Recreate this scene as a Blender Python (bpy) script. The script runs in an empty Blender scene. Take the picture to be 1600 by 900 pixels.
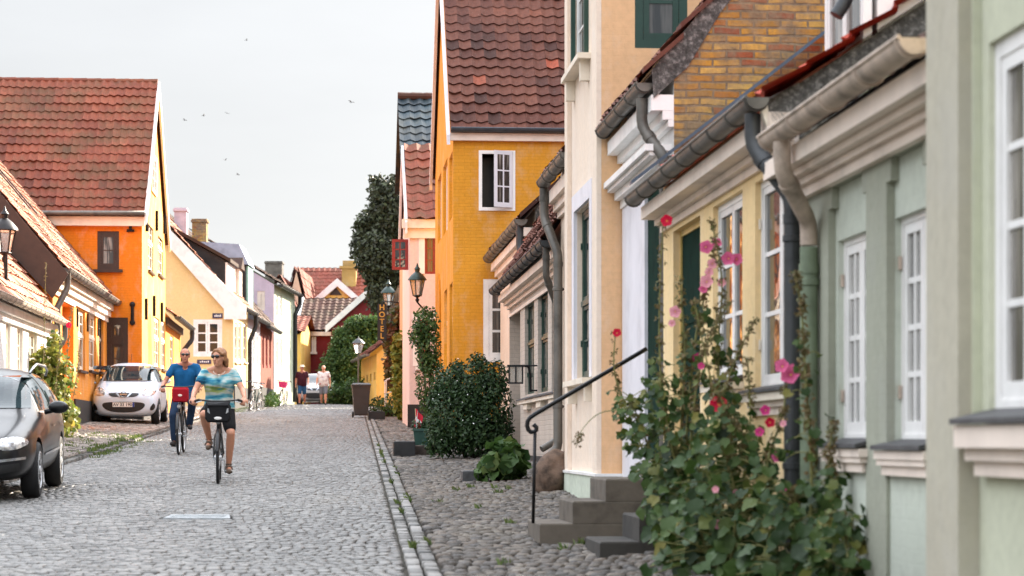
import bpy, bmesh, math, random
import numpy as np
from mathutils import Vector, Matrix, noise
from mathutils.bvhtree import BVHTree
R=math.radians; PI=math.pi
random.seed(7); NR=np.random.RandomState(5)
C=bpy.context.scene.collection
# ------------------------------------------------------------------ camera, light, exposure
F,CX,HY,CH=3500.0,800.0,690.0,1.45          # focal length in photo pixels, principal column, eye level row, eye height
cam=bpy.data.cameras.new('camera'); camo=bpy.data.objects.new('camera',cam); C.objects.link(camo)
camo.location=(0,0,CH); camo.rotation_euler=(R(90),0,0)
cam.sensor_width=36; cam.lens=F/1600*36; cam.shift_y=(HY-450)/1600; cam.clip_end=3000; cam.clip_start=.1
cam.dof.use_dof=True; cam.dof.focus_distance=37; cam.dof.aperture_fstop=3.2
bpy.context.scene.camera=camo
SUN_AZ,SUN_EL=R(36),R(28)                    # azimuth from +Y towards +X
w=bpy.data.worlds.new('World'); bpy.context.scene.world=w; w.use_nodes=True
nt=w.node_tree; bg=nt.nodes['Background']
sky=nt.nodes.new('ShaderNodeTexSky'); sky.sky_type='NISHITA'; sky.sun_disc=False
sky.sun_elevation=SUN_EL; sky.sun_rotation=SUN_AZ; sky.air_density=1.0; sky.dust_density=1.0; sky.ozone_density=1.2
hz=nt.nodes.new('ShaderNodeHueSaturation'); hz.inputs['Saturation'].default_value=.27; nt.links.new(sky.outputs[0],hz.inputs['Color'])
# thin veil of high cloud: it evens out the glow round the sun, c/(1+c/k), and carries faint streaks
vm=[nt.nodes.new('ShaderNodeVectorMath') for _ in range(4)]; SKYK=6.5
vm[0].operation='SCALE'; vm[0].inputs['Scale'].default_value=1/SKYK; nt.links.new(hz.outputs[0],vm[0].inputs[0])
vm[1].operation='ADD'; vm[1].inputs[1].default_value=(1,1,1); nt.links.new(vm[0].outputs[0],vm[1].inputs[0])
vm[2].operation='DIVIDE'; nt.links.new(hz.outputs[0],vm[2].inputs[0]); nt.links.new(vm[1].outputs[0],vm[2].inputs[1])
tc=nt.nodes.new('ShaderNodeTexCoord'); mpw=nt.nodes.new('ShaderNodeMapping'); mpw.inputs['Scale'].default_value=(2,2,7); nt.links.new(tc.outputs['Generated'],mpw.inputs[0])
cn=nt.nodes.new('ShaderNodeTexNoise'); cn.inputs['Scale'].default_value=2.2; cn.inputs['Detail'].default_value=5; nt.links.new(mpw.outputs[0],cn.inputs['Vector'])
mr0=nt.nodes.new('ShaderNodeMapRange'); mr0.inputs['From Min'].default_value=.3; mr0.inputs['From Max'].default_value=.7; mr0.inputs['To Min'].default_value=.93; mr0.inputs['To Max'].default_value=1.04; nt.links.new(cn.outputs['Fac'],mr0.inputs[0])
vm[3].operation='SCALE'; nt.links.new(vm[2].outputs[0],vm[3].inputs[0]); nt.links.new(mr0.outputs[0],vm[3].inputs['Scale']); 
# overcast brightness law: the veil grows brighter towards the zenith
sx=nt.nodes.new('ShaderNodeSeparateXYZ'); nt.links.new(tc.outputs['Generated'],sx.inputs[0]); mz=nt.nodes.new('ShaderNodeMapRange')
mz.inputs['From Min'].default_value=.24; mz.inputs['From Max'].default_value=.75; mz.inputs['To Min'].default_value=.322; mz.inputs['To Max'].default_value=2.6; nt.links.new(sx.outputs[2],mz.inputs[0])
vz=nt.nodes.new('ShaderNodeVectorMath'); vz.operation='SCALE'; nt.links.new(vm[3].outputs[0],vz.inputs[0]); nt.links.new(mz.outputs[0],vz.inputs['Scale']); nt.links.new(vz.outputs[0],bg.inputs[0]); bg.inputs[1].default_value=.15
sl=bpy.data.lights.new('sun','SUN'); so=bpy.data.objects.new('sun',sl); C.objects.link(so)
sl.energy=3.6; sl.angle=R(.6); sl.color=(1,.87,.70)
sd=Vector((math.sin(SUN_AZ)*math.cos(SUN_EL),math.cos(SUN_AZ)*math.cos(SUN_EL),math.sin(SUN_EL)))
so.rotation_euler=sd.to_track_quat('Z','Y').to_euler()
sc=bpy.context.scene
sc.view_settings.view_transform='Standard'; sc.view_settings.look='None'; sc.view_settings.exposure=2.5; sc.view_settings.gamma=1
sc.render.engine='CYCLES'; sc.cycles.use_denoising=True; sc.cycles.max_bounces=6; sc.cycles.diffuse_bounces=3
sc.cycles.transparent_max_bounces=8; sc.cycles.caustics_reflective=False; sc.cycles.caustics_refractive=False
# ------------------------------------------------------------------ measuring helpers
SLOPE=(HY-581)/F; CREST=99.0
def plane_z(Y): return SLOPE*Y if Y<CREST else SLOPE*CREST+.006*(Y-CREST)
def kerb_r(Y): return .379-.0707*Y
def kerb_l(Y): return -4.5-.0725*Y
def fac_r(Y): return 2.95-.08*Y
def ramp(Y): return float(np.interp(Y,[12,23,30,60],[.34,.13,.10,.08]))
def zg(X,Y):
    z=plane_z(Y)
    if X>kerb_r(Y): 
        f=min(1.15,(X-kerb_r(Y))/max(.4,fac_r(Y)-kerb_r(Y))); z+=.02+ramp(Y)*f**4
    elif X<kerb_l(Y): z+=.07+min(.12,.05*(kerb_l(Y)-X))
    return z
def at(px,py,Y): return Vector(((px-CX)/F*Y,Y,CH+(HY-py)/F*Y))
def onground(px,Y):
    X=(px-CX)/F*Y; return Vector((X,Y,zg(X,Y)))
# ------------------------------------------------------------------ object helpers
def tag(o,label=None,cat=None,group=None,kind=None):
    if label: o['label']=label
    if cat: o['category']=cat
    if group: o['group']=group
    if kind: o['kind']=kind
    return o
def empty(name,loc,rz=0,label=None,cat=None,group=None):
    o=bpy.data.objects.new(name,None); C.objects.link(o); o.location=loc; o.rotation_euler=(0,0,rz); o.empty_display_size=.2
    return tag(o,label,cat,group)
def copy_tree(o,parent=None):
    c=o.copy(); C.objects.link(c)
    if parent: c.parent=parent
    for ch in list(o.children): copy_tree(ch,c)
    return c
class MB:
    def __init__(s,tf=None): s.v=[];s.f=[];s.r=[];s.tf=tf
    def _a(s,p): s.v.append(tuple(s.tf(*p)) if s.tf else tuple(p)); return len(s.v)-1
    def face(s,pts,rnd=0):
        s.f.append([s._a(p) for p in pts]); s.r.append(rnd)
    def box(s,x0,x1,y0,y1,z0,z1,rnd=0,ch=0):
        i=[s._a(p) for p in((x0,y0,z0),(x1,y0,z0),(x1,y1,z0),(x0,y1,z0),(x0,y0,z1),(x1,y0,z1),(x1,y1,z1),(x0,y1,z1))]
        for q in((0,3,2,1),(4,5,6,7),(0,1,5,4),(1,2,6,5),(2,3,7,6),(3,0,4,7)): s.f.append([i[k] for k in q]); s.r.append(rnd)
    def ring_loft(s,rings,cap=True,rnd=0,closed=True):
        idx=[[s._a(p) for p in r] for r in rings]; n=len(idx[0])
        for a,b in zip(idx,idx[1:]):
            for k in range(n if closed else n-1):
                s.f.append([a[k],a[(k+1)%n],b[(k+1)%n],b[k]]); s.r.append(rnd)
        if cap and closed:
            s.f.append(idx[0][::-1]); s.r.append(rnd); s.f.append(idx[-1]); s.r.append(rnd)
    def tube(s,path,r,n=8,cap=True,rnd=0,arc=None,sq=1):
        P=[Vector(p) for p in path]; rs=r if isinstance(r,(list,tuple)) else [r]*len(P)
        rings=[]; prev=None
        for i,p in enumerate(P):
            d=(P[min(i+1,len(P)-1)]-P[max(i-1,0)])
            d=d.normalized() if d.length>1e-9 else Vector((0,0,1))
            if prev is None:
                a=d.cross(Vector((0,0,1)))
                if a.length<.05: a=d.cross(Vector((1,0,0)))
                a.normalize()
            else:
                a=prev-d*prev.dot(d); a.normalize()
            prev=a; b=d.cross(a)
            rings.append([p+(a*math.cos(2*PI*k/n)+b*math.sin(2*PI*k/n)*sq)*rs[i] for k in range(n)])
        s.ring_loft(rings,cap,rnd)
    def lathe(s,prof,c=(0,0,0),n=16,axis='z',rnd=0):
        c=Vector(c); rings=[]
        for r,h in prof:
            ring=[]
            for k in range(n):
                a=2*PI*k/n; u,v2=r*math.cos(a),r*math.sin(a)
                ring.append(c+Vector({'z':(u,v2,h),'x':(h,u,v2),'y':(v2,h,u)}[axis]))
            rings.append(ring)
        s.ring_loft(rings,True,rnd)
    def ell(s,c,rad,n=10,m=7,rnd=0,rot=None):
        c=Vector(c); rings=[]
        for j in range(m+1):
            th=PI*(j/m); th=min(max(th,.08),PI-.08); ring=[]
            for k in range(n):
                a=2*PI*k/n; q=Vector((rad[0]*math.sin(th)*math.cos(a),rad[1]*math.sin(th)*math.sin(a),-rad[2]*math.cos(th)))
                if rot: q=rot@q
                ring.append(c+q)
            rings.append(ring)
        s.ring_loft(rings,True,rnd)
    def prism(s,poly,off,rnd=0):
        a=[Vector(p) for p in poly]; b=[p+Vector(off) for p in a]; s.ring_loft([a,b],True,rnd)
    def build(s,name,mat,parent=None,smooth=False,loc=None,fix=False,angle=None):
        me=bpy.data.meshes.new(name); me.from_pydata(s.v,[],s.f); 
        if any(s.r): 
            at_=me.attributes.new('rnd','FLOAT','FACE'); at_.data.foreach_set('value',s.r)
        if fix:
            bm=bmesh.new(); bm.from_mesh(me); bmesh.ops.recalc_face_normals(bm,faces=bm.faces); bm.to_mesh(me); bm.free()
        me.materials.append(mat)
        if smooth: me.polygons.foreach_set('use_smooth',[True]*len(me.polygons))
        if angle: me.set_sharp_from_angle(angle=R(angle))
        o=bpy.data.objects.new(name,me); C.objects.link(o)
        if parent: o.parent=parent
        if loc: o.location=loc
        return o
def np_mesh(name,V,Fq,mat,rnd=None,smooth=False):
    me=bpy.data.meshes.new(name); V=np.asarray(V,dtype=np.float32); Fq=np.asarray(Fq,dtype=np.int32); n,k=Fq.shape
    me.vertices.add(len(V)); me.vertices.foreach_set('co',V.ravel())
    me.loops.add(n*k); me.loops.foreach_set('vertex_index',Fq.ravel())
    me.polygons.add(n); me.polygons.foreach_set('loop_start',np.arange(0,n*k,k,dtype=np.int32))
    try: me.polygons.foreach_set('loop_total',np.full(n,k,dtype=np.int32))
    except Exception: pass
    if rnd is not None:
        a=me.attributes.new('rnd','FLOAT','FACE'); a.data.foreach_set('value',np.asarray(rnd,dtype=np.float32))
    if smooth: me.polygons.foreach_set('use_smooth',np.ones(n,dtype=bool))
    me.update(calc_edges=True); me.validate(); me.materials.append(mat)
    o=bpy.data.objects.new(name,me); C.objects.link(o); return o
def bake(o,mods):
    """apply modifiers given as (type, settings) and keep the plain result"""
    for ty,st in mods:
        m=o.modifiers.new(ty.lower(),ty)
        for k,v in st.items(): setattr(m,k,v)
    dg=bpy.context.evaluated_depsgraph_get(); dg.update()
    me=bpy.data.meshes.new_from_object(o.evaluated_get(dg)); o.modifiers.clear(); old=o.data; o.data=me; me.name=old.name
    return o
# ------------------------------------------------------------------ materials
def L1(c): return c/12.92 if c<=.04045 else ((c+.055)/1.055)**2.4
def col(r,g,b,k=1.0): return (L1(r/255)*k,L1(g/255)*k,L1(b/255)*k,1)
MATS={}
class NT:
    def __init__(s,name):
        s.m=bpy.data.materials.new(name); s.m.use_nodes=True; s.t=s.m.node_tree; s.b=s.t.nodes['Principled BSDF']; s.co=None
    def n(s,ty,**kw):
        nd=s.t.nodes.new('ShaderNode'+ty)
        for k,v in kw.items():
            if isinstance(k,str) and hasattr(nd,k): setattr(nd,k,v)
        return nd
    def l(s,a,b): s.t.links.new(a,b)
    def obj(s,scale=None):
        if s.co is None: s.co=s.n('TexCoord').outputs['Object']
        if scale is None: return s.co
        mp=s.n('Mapping'); mp.inputs['Scale'].default_value=scale if hasattr(scale,'__len__') else (scale,)*3; s.l(s.co,mp.inputs[0]); return mp.outputs[0]
    def noise(s,scale,detail=4,rough=.6,vec=None):
        n=s.n('TexNoise'); n.inputs['Scale'].default_value=scale; n.inputs['Detail'].default_value=detail; n.inputs['Roughness'].default_value=rough
        s.l(vec if vec is not None else s.obj(),n.inputs['Vector']); return n.outputs['Fac']
    def rampn(s,fac,stops):
        r=s.n('ValToRGB'); e=r.color_ramp.elements
        while len(e)<len(stops): e.new(.5)
        for k,(p,c) in enumerate(stops):
            e[k].position=p; e[k].color=c if hasattr(c,'__len__') else (c,c,c,1)
        s.l(fac,r.inputs[0]); return r.outputs[0]
    def mix(s,fac,a,b,mode='MIX'):
        m=s.n('Mix'); m.data_type='RGBA'; m.blend_type=mode
        for i,v in((0,fac),(6,a),(7,b)):
            if hasattr(v,'is_linked') or hasattr(v,'links'): s.l(v,m.inputs[i])
            else: m.inputs[i].default_value=v
        return m.outputs[2]
    def math(s,op,a,b=0):
        m=s.n('Math'); m.operation=op
        for i,v in((0,a),(1,b)):
            if hasattr(v,'links'): s.l(v,m.inputs[i])
            else: m.inputs[i].default_value=v
        return m.outputs[0]
    def attr(s,name='rnd'):
        a=s.n('Attribute'); a.attribute_name=name; return a.outputs['Fac']
    def bump(s,h,strength=.3,dist=.02):
        b=s.n('Bump'); b.inputs['Strength'].default_value=strength; b.inputs['Distance'].default_value=dist
        s.l(h,b.inputs['Height']); s.l(b.outputs[0],s.b.inputs['Normal'])
    def out(s,c=None,rough=None,metal=None,spec=None):
        for nme,v in(('Base Color',c),('Roughness',rough),('Metallic',metal),('Specular IOR Level',spec)):
            if v is None: continue
            if hasattr(v,'links'): s.l(v,s.b.inputs[nme])
            else: s.b.inputs[nme].default_value=v
        return s.m
def mat(name,c,rough=.6,metal=0,spec=.5,var=.12,scale=6,bump=0):
    if name in MATS: return MATS[name]
    t=NT(name); f=t.noise(scale,5)
    dark=tuple(x*(1-var*2) for x in c[:3])+(1,); lite=tuple(min(1,x*(1+var)) for x in c[:3])+(1,)
    cc=t.rampn(f,[(.3,dark),(.5,c),(.7,lite)])
    if bump: t.bump(t.noise(scale*8,3),bump,.01)
    MATS[name]=t.out(cc,rough,metal,spec); return MATS[name]
def plaster(name,c,brick=.35,var=.10,stain=.25,stain_c=None,bw=.24,bh=.07,low=None,grain=1.0):
    """limewashed masonry: brick courses showing through thick paint, blotches, rain streaks and scuffs"""
    if name in MATS: return MATS[name]
    t=NT(name); o=t.obj()
    sp=t.n('SeparateXYZ'); t.l(o,sp.inputs[0])
    u=t.math('ADD',sp.outputs[0],sp.outputs[1]); cb=t.n('CombineXYZ'); t.l(u,cb.inputs[0]); t.l(sp.outputs[2],cb.inputs[1])
    wob=t.n('TexNoise'); wob.inputs['Scale'].default_value=3; t.l(o,wob.inputs['Vector'])
    wv=t.n('Mix'); wv.data_type='VECTOR'; wv.inputs[0].default_value=.02; t.l(cb.outputs[0],wv.inputs[4]); t.l(wob.outputs['Color'],wv.inputs[5])
    b=t.n('TexBrick'); b.inputs['Scale'].default_value=1; b.inputs['Brick Width'].default_value=bw; b.inputs['Row Height'].default_value=bh
    b.inputs['Mortar Size'].default_value=.009; b.inputs['Mortar Smooth'].default_value=.6; t.l(wv.outputs[1],b.inputs['Vector'])
    b.inputs['Color1'].default_value=(.9,.9,.9,1); b.inputs['Color2'].default_value=(1,1,1,1); b.inputs['Mortar'].default_value=(.72,.72,.72,1)
    big=t.noise(.9,5,.65); sm=t.noise(14,4,.6)
    streak=t.noise(1,4,.6,t.obj((5,5,.5)))
    k=lambda q:tuple(min(1,x*q) for x in c[:3])+(1,)
    base=t.rampn(big,[(.25,k(1-var*2)),(.5,c),(.75,k(1+var))])
    base=t.mix(.5*grain,base,t.rampn(sm,[(.3,.8),(.6,1.0)]),'MULTIPLY')
    pale=tuple(min(1,.72*x+.28*max(c[:3])*.95) for x in c[:3])+(1,)
    base=t.mix(t.math('MULTIPLY',t.rampn(t.noise(1.7,6,.72,t.obj((1,1,.7))),[(.5,0.),(.64,1.)]),.5),base,pale)     # worn, faded coats of paint
    base=t.mix(t.math('MULTIPLY',t.rampn(t.noise(2.3,7,.75,t.obj((1.3,1.3,1))),[(.60,0.),(.70,1.)]),.35+.3*stain),base,k(.78))
    if brick: base=t.mix(brick,base,b.outputs['Color'],'MULTIPLY')
    scv=stain_c or tuple(x*.55 for x in c[:3])+(1,)
    base=t.mix(t.math('MULTIPLY',t.rampn(streak,[(.55,0.),(.75,1.)]),stain),base,scv)
    if low is not None:      # splash dirt of its own at the foot of the wall
        g=t.math('SUBTRACT',1.0,t.math('DIVIDE',sp.outputs[2],low)); g=t.math('MULTIPLY',t.math('MAXIMUM',g,0.0),t.math('MULTIPLY',sm,1.2))
        base=t.mix(t.math('MINIMUM',g,.7),base,tuple(x*.45 for x in c[:3])+(1,))
    hb=t.math('ADD',t.math('MULTIPLY',b.outputs['Fac'],-.6*brick),t.math('ADD',t.math('MULTIPLY',sm,.35),t.math('MULTIPLY',t.noise(60,2),.12)))
    t.bump(hb,.45,.02)
    MATS[name]=t.out(base,.88,0,.25); return MATS[name]
def tilemat(name,cols,moss=0,mossc=(.06,.065,.03,1),speck=.4,rough=.8):
    if name in MATS: return MATS[name]
    t=NT(name); a=t.attr(); n=len(cols)
    base=t.rampn(a,[(i/(n-1)*.999,c) for i,c in enumerate(cols)])
    base=t.mix(.75,base,t.rampn(t.noise(9,6,.7),[(.25,.45),(.5,.9),(.75,1.15)]),'MULTIPLY')
    base=t.mix(t.math('MULTIPLY',t.rampn(t.noise(28,4,.7),[(.6,0.),(.68,1.)]),speck),base,(.03,.028,.026,1))
    base=t.mix(t.math('MULTIPLY',t.rampn(t.noise(40,3,.6,t.obj(1.3)),[(.66,0.),(.72,1.)]),speck*.7),base,(.42,.42,.38,1))
    if moss: base=t.mix(t.math('MULTIPLY',t.rampn(t.noise(.8,5,.7),[(.45,0.),(.62,1.)]),moss),base,mossc)
    t.bump(t.noise(30,4),.3,.01)
    MATS[name]=t.out(base,rough,0,.3); return MATS[name]
def stone(name,cols,rough=.7,scale=18,spec=.4,bump=.4):
    if name in MATS: return MATS[name]
    t=NT(name); a=t.attr(); n=len(cols)
    base=t.rampn(a,[(i/(n-1)*.999,c) for i,c in enumerate(cols)])
    base=t.mix(.8,base,t.rampn(t.noise(scale,5,.7),[(.25,.6),(.5,.95),(.8,1.2)]),'MULTIPLY')
    base=t.mix(.8,base,t.rampn(t.noise(.4,6,.65,t.obj((1.6,.6,1))),[(.3,.62),(.5,.95),(.7,1.15)]),'MULTIPLY')
    base=t.mix(t.math('MULTIPLY',t.rampn(t.noise(.7,5,.7,t.obj((1,.35,1))),[(.56,0.),(.7,1.)]),.35),base,(.15,.125,.09,1))      # sand and dust in the hollows
    t.bump(t.noise(scale*3,3),bump,.006)
    MATS[name]=t.out(base,rough,0,spec); return MATS[name]
def leafmat(name,cols,trans=.25,rough=.55):
    if name in MATS: return MATS[name]
    t=NT(name); a=t.attr(); n=len(cols)
    base=t.rampn(a,[(i/(n-1)*.999,c) for i,c in enumerate(cols)])
    t.out(base,rough,0,.35)
    tr=t.n('BsdfTranslucent'); t.l(base,tr.inputs[0]); mx=t.n('MixShader'); mx.inputs[0].default_value=trans
    o=t.t.nodes['Material Output']; t.l(t.b.outputs[0],mx.inputs[1]); t.l(tr.outputs[0],mx.inputs[2]); t.l(mx.outputs[0],o.inputs[0])
    MATS[name]=t.m; return t.m
def glassmat(name,c=(.025,.03,.033,1),cl=(.10,.10,.095,1),rough=.03):
    """old window glass in front of a dim room with pale curtains, slightly wavy"""
    t=NT(name); f=t.noise(1.0,3,.6,t.obj((9,9,.7)))
    t.bump(t.noise(3.5,2),.12,.02)
    return t.out(t.rampn(f,[(.5,c),(.62,cl)]),rough,0,.9)
M={}
M['white']=mat('white_paint',col(240,238,235),.5,var=.07,scale=3,bump=.1)
M['offwhite']=mat('cream_white_paint',col(238,226,208),.6,var=.1,scale=2,bump=.15)
M['pinkwhite']=mat('pinkish_white_paint',col(238,222,208),.6,var=.1,scale=2.5,bump=.15)
M['greylilac']=mat('grey_lilac_render',col(176,170,182),.8,var=.1,scale=3)
M['lilac']=mat('pale_lilac_paint',col(226,224,230),.6,var=.08,scale=2,bump=.1)
M['zinc']=mat('weathered_zinc',col(106,102,96),.5,.35,var=.25,scale=3,bump=.1)
M['darkzinc']=mat('dark_zinc',col(66,68,70),.5,.4,var=.2,scale=4,bump=.1)
M['pinkgutter']=mat('flaking_painted_gutter',col(190,172,156),.65,var=.28,scale=5,bump=.25)
M['greenpipe']=mat('green_painted_pipe',col(122,136,112),.55,var=.15,scale=5)
M['black']=mat('black_paint',col(26,26,27),.4,var=.2,scale=8)
M['iron']=mat('wrought_iron',col(30,30,32),.45,.5,var=.3,scale=14,bump=.2)
M['slate']=mat('slate',col(74,74,76),.6,var=.25,scale=9,bump=.3)
M['green']=mat('dark_green_paint',col(34,66,56),.45,var=.12,scale=5)
M['doorgreen']=mat('deep_green_door',col(24,48,40),.9,spec=.05,var=.15,scale=5)
M['red']=mat('red_window_paint',col(140,42,38),.45,var=.12,scale=5)
M['brown']=mat('dark_brown_paint',col(58,42,34),.5,var=.15,scale=6)
M['concrete']=mat('step_concrete',col(98,90,80),.85,var=.22,scale=4,bump=.35)
M['darkconcrete']=mat('dark_step_stone',col(58,55,51),.8,var=.25,scale=5,bump=.35)
M['tar']=mat('tarred_plinth',col(38,37,37),.7,var=.3,scale=3,bump=.3)
M['speck']=None
M['glass']=glassmat('window_glass')
M['glassdark']=NT('dark_window_glass').out((.02,.032,.034,1),.05,0,.3)
M['glasspale']=glassmat('pale_window_glass',(.16,.16,.155,1),(.36,.35,.33,1),.06)
M['glasscurtain']=glassmat('curtained_window_glass',(.05,.045,.04,1),(.34,.31,.27,1))
def mortar(name):
    t=NT(name); b=t.rampn(t.noise(22,6,.75),[(.3,(.035,.033,.03,1)),(.5,(.10,.095,.088,1)),(.68,(.36,.34,.32,1))]); b=t.mix(.5,b,t.rampn(t.noise(2,4),[(.35,.5),(.65,1.1)]),'MULTIPLY')
    t.bump(t.noise(30,5),.6,.02); return t.out(b,.9,0,.2)
M['speck']=mortar('lichened_mortar')
# ------------------------------------------------------------------ ground, road, kerbs, pavements
def ground_sheet():
    ys=[-40,-10,0,6]+list(np.arange(8,CREST+8,2.0))+[120,150,200,300,500,900,2000]
    V=[];Fc=[]; rows=[]
    for Y in ys:
        kl,kr,fr=kerb_l(max(Y,0)),kerb_r(max(Y,0)),fac_r(max(Y,0)); xs=[-1500,-60,kl-6,kl-3,kl-1.2,kl-.02,kl+.02,(kl+kr)/2,kr-.02,kr+.02,kr+(fr-kr)*.4,kr+(fr-kr)*.7,fr,fr+.4,fr+5,60,1500]
        rows.append(len(V))
        for X in xs:
            V.append((X,Y,zg(X,max(Y,-40))-.05))
    n=len(xs)
    for a,b in zip(rows,rows[1:]):
        for k in range(n-1): Fc.append((a+k,a+k+1,b+k+1,b+k))
    t=NT('joint_sand'); b=t.rampn(t.noise(3,6,.7),[(.3,(.03,.028,.023,1)),(.55,(.06,.055,.045,1)),(.72,(.045,.055,.024,1))]); t.bump(t.noise(40,4),.5,.02); t.out(b,.95,0,.1)
    return tag(np_mesh('ground',V,Fc,t.m),kind='structure')
ground_sheet()
def blocks(name,cells,material,inset=.012,top=.0,jit=.012,drop=.05,round_=False,oct_=False,tl=.05):
    """one mesh of dressed stones: cells = array of (x,y,z,wx,wy,rot,rnd)"""
    A=np.asarray(cells,dtype=np.float64); n=len(A); x,y,z,wx,wy,ro,rn=A.T
    k=8 if oct_ else 6 if round_ else 4
    ang=(np.arange(k)*2*PI/k+(PI/4 if k==4 else 0))
    ux=np.cos(ang);uy=np.sin(ang)
    if k==4: ux=np.sign(ux);uy=np.sign(uy)
    if k==8: ux=np.array([1,1,.52,-.52,-1,-1,-.52,.52]);uy=np.array([-.52,.52,1,1,.52,-.52,-1,-1])
    JX=1+NR.uniform(-.13,.13,(n,k)); JY=1+NR.uniform(-.13,.13,(n,k))
    if k==8: JX=1+NR.uniform(-.07,.03,(n,k)); JY=1+NR.uniform(-.07,.03,(n,k))
    if k==4: JX=1+NR.uniform(-.09,.03,(n,k)); JY=1+NR.uniform(-.09,.03,(n,k))
    def ring(scale,dz,ex=0.0):
        lx=ux[None]*JX*(wx[:,None]/2-ex)*scale; ly=uy[None]*JY*(wy[:,None]/2-ex)*scale
        c,s=np.cos(ro)[:,None],np.sin(ro)[:,None]
        return np.stack([x[:,None]+lx*c-ly*s,y[:,None]+lx*s+ly*c,np.broadcast_to((z+dz)[:,None] if hasattr(dz,'shape') else z[:,None]+dz,(n,k))],-1)
    tz=NR.uniform(-jit,jit,n)
    if oct_: rings=[ring(1.0,-drop+0*tz),ring(.985,tz-.006),ring(.86,tz)]
    elif round_: rings=[ring(1,-drop+0*tz),ring(.98,tz-.012),ring(.70,tz+.003)]
    else: rings=[ring(1,-drop+0*tz,.003),ring(1,tz-.007,.004),ring(1,tz,inset)]
    tilt=NR.uniform(-tl,tl,(n,2))
    for rg in rings[1:]:
        rg[:,:,2]+=(rg[:,:,0]-x[:,None])*tilt[:,:1]+(rg[:,:,1]-y[:,None])*tilt[:,1:]
    nr=len(rings); V=np.concatenate(rings,1).reshape(-1,3); base=(np.arange(n)*k*nr)[:,None]
    Fq=[];rr=[]
    for j in range(nr-1):
        for i in range(k):
            a=j*k+i;b=j*k+(i+1)%k; Fq.append(np.concatenate([base+a,base+b,base+b+k,base+a+k],1)); rr.append(rn)
    tb=(nr-1)*k
    if k==4: Fq.append(np.concatenate([base+tb,base+tb+1,base+tb+2,base+tb+3],1)); rr.append(rn)
    elif k==8:
        for q in((0,1,2,3),(0,3,4,7),(7,4,5,6)): Fq.append(np.concatenate([base+tb+i for i in q],1)); rr.append(rn)
    else:
        Fq.append(np.concatenate([base+tb,base+tb+1,base+tb+2,base+tb+3],1)); rr.append(rn)
        Fq.append(np.concatenate([base+tb,base+tb+3,base+tb+4,base+tb+5],1)); rr.append(rn)
    return np_mesh(name,V,np.concatenate(Fq),material,np.concatenate(rr),smooth=round_)
G=lambda v,b=0:(v*(1+.02*b),v,v*(1-.05*b),1)
mr=stone('granite_setts',[(.07,.066,.061,1),(.118,.113,.105,1),(.155,.150,.141,1),(.185,.175,.160,1),(.225,.216,.202,1)],.42,spec=.6)
near=[];far=[];Y=10.5
while Y<118:
    sy=.094 if Y<62 else .15
    kl,kr=kerb_l(Y)+.03,kerb_r(Y)-.0; X=kl-random.random()*.09
    while X<kr-.05:
        wx=random.uniform(.088,.112)*(1 if Y<62 else 1.5)
        if X+wx>kr: wx=kr-X
        if Y<26 and -3.43<X+wx/2<-2.77 and 21.95<Y<22.5: X+=wx; continue
        bow=.035*(1-((X-(kl+kr)/2)/2.6)**2)
        q=random.random(); gx=.985 if q>.2 else random.uniform(.70,.84); gy=.985 if random.random()>.12 else .86
        (near if Y<62 else far).append((X+wx/2,Y+random.uniform(-.004,.004),plane_z(Y)+bow-.02+.014*noise.noise((X*.6,Y*.35,0)),wx*gx,sy*gy,random.uniform(-.04,.04)-.07,min(.99,max(0,random.gauss(.5,.17)))))
        X+=wx
    Y+=sy
tag(blocks('road',near,mr,oct_=True,jit=.005,tl=.03),kind='structure'); tag(blocks('road',far,mr,jit=.006,tl=.03),kind='structure')
# double row of flat kerb stones, right
mkd=stone('dark_kerb_granite',[(.06,.058,.052,1),(.10,.095,.085,1),(.14,.13,.115,1)],.7)
mk=stone('kerb_granite',[(.11,.11,.105,1),(.17,.165,.155,1),(.22,.21,.195,1),(.27,.26,.245,1)],.6)
cells=[]
for off in(.06,.178):
    Y=9
    while Y<112:
        ln=random.uniform(.22,.42); X=kerb_r(Y)+off
        cells.append((X,Y+ln/2,plane_z(Y+ln/2)+(.0 if off<.1 else .03),.108,ln-.015,.0707,random.random())); Y+=ln
tag(blocks('kerb',cells,mk,jit=.008),kind='structure')
cells=[];Y=20
while Y<112:
    ln=random.uniform(.4,.8); X=kerb_l(Y)-.07
    cells.append((X,Y+ln/2,plane_z(Y+ln/2)+.03,.13,ln-.01,.0725,random.random()*.9)); Y+=ln
tag(blocks('kerb',cells,mkd,jit=.01,drop=.12),kind='structure')
# fieldstone pavement, right
mp=stone('fieldstone_cobbles',[(.05,.043,.037,1),(.09,.077,.065,1),(.128,.108,.089,1),(.105,.098,.093,1),(.155,.124,.098,1),(.21,.185,.155,1)],.65)
cells=[];Y=9.5
while Y<92:
    s=.092 if Y<34 else .14
    X=kerb_r(Y)+.245+random.random()*s; xe=fac_r(Y)+.45 if Y<58 else fac_r(Y)+.0
    while X<xe:
        wx=s*random.uniform(.75,1.5); yy=Y+random.uniform(-.3,.3)*s
        cells.append((X+wx/2,yy,zg(X,yy)-.008+.012*noise.noise((X*1.5,yy,3)),wx*1.02,s*random.uniform(.8,1.15),random.uniform(-.5,.5),random.random())); X+=wx
    Y+=s*.88
tag(blocks('pavement',cells,mp,round_=True,jit=.009),kind='structure')
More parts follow.
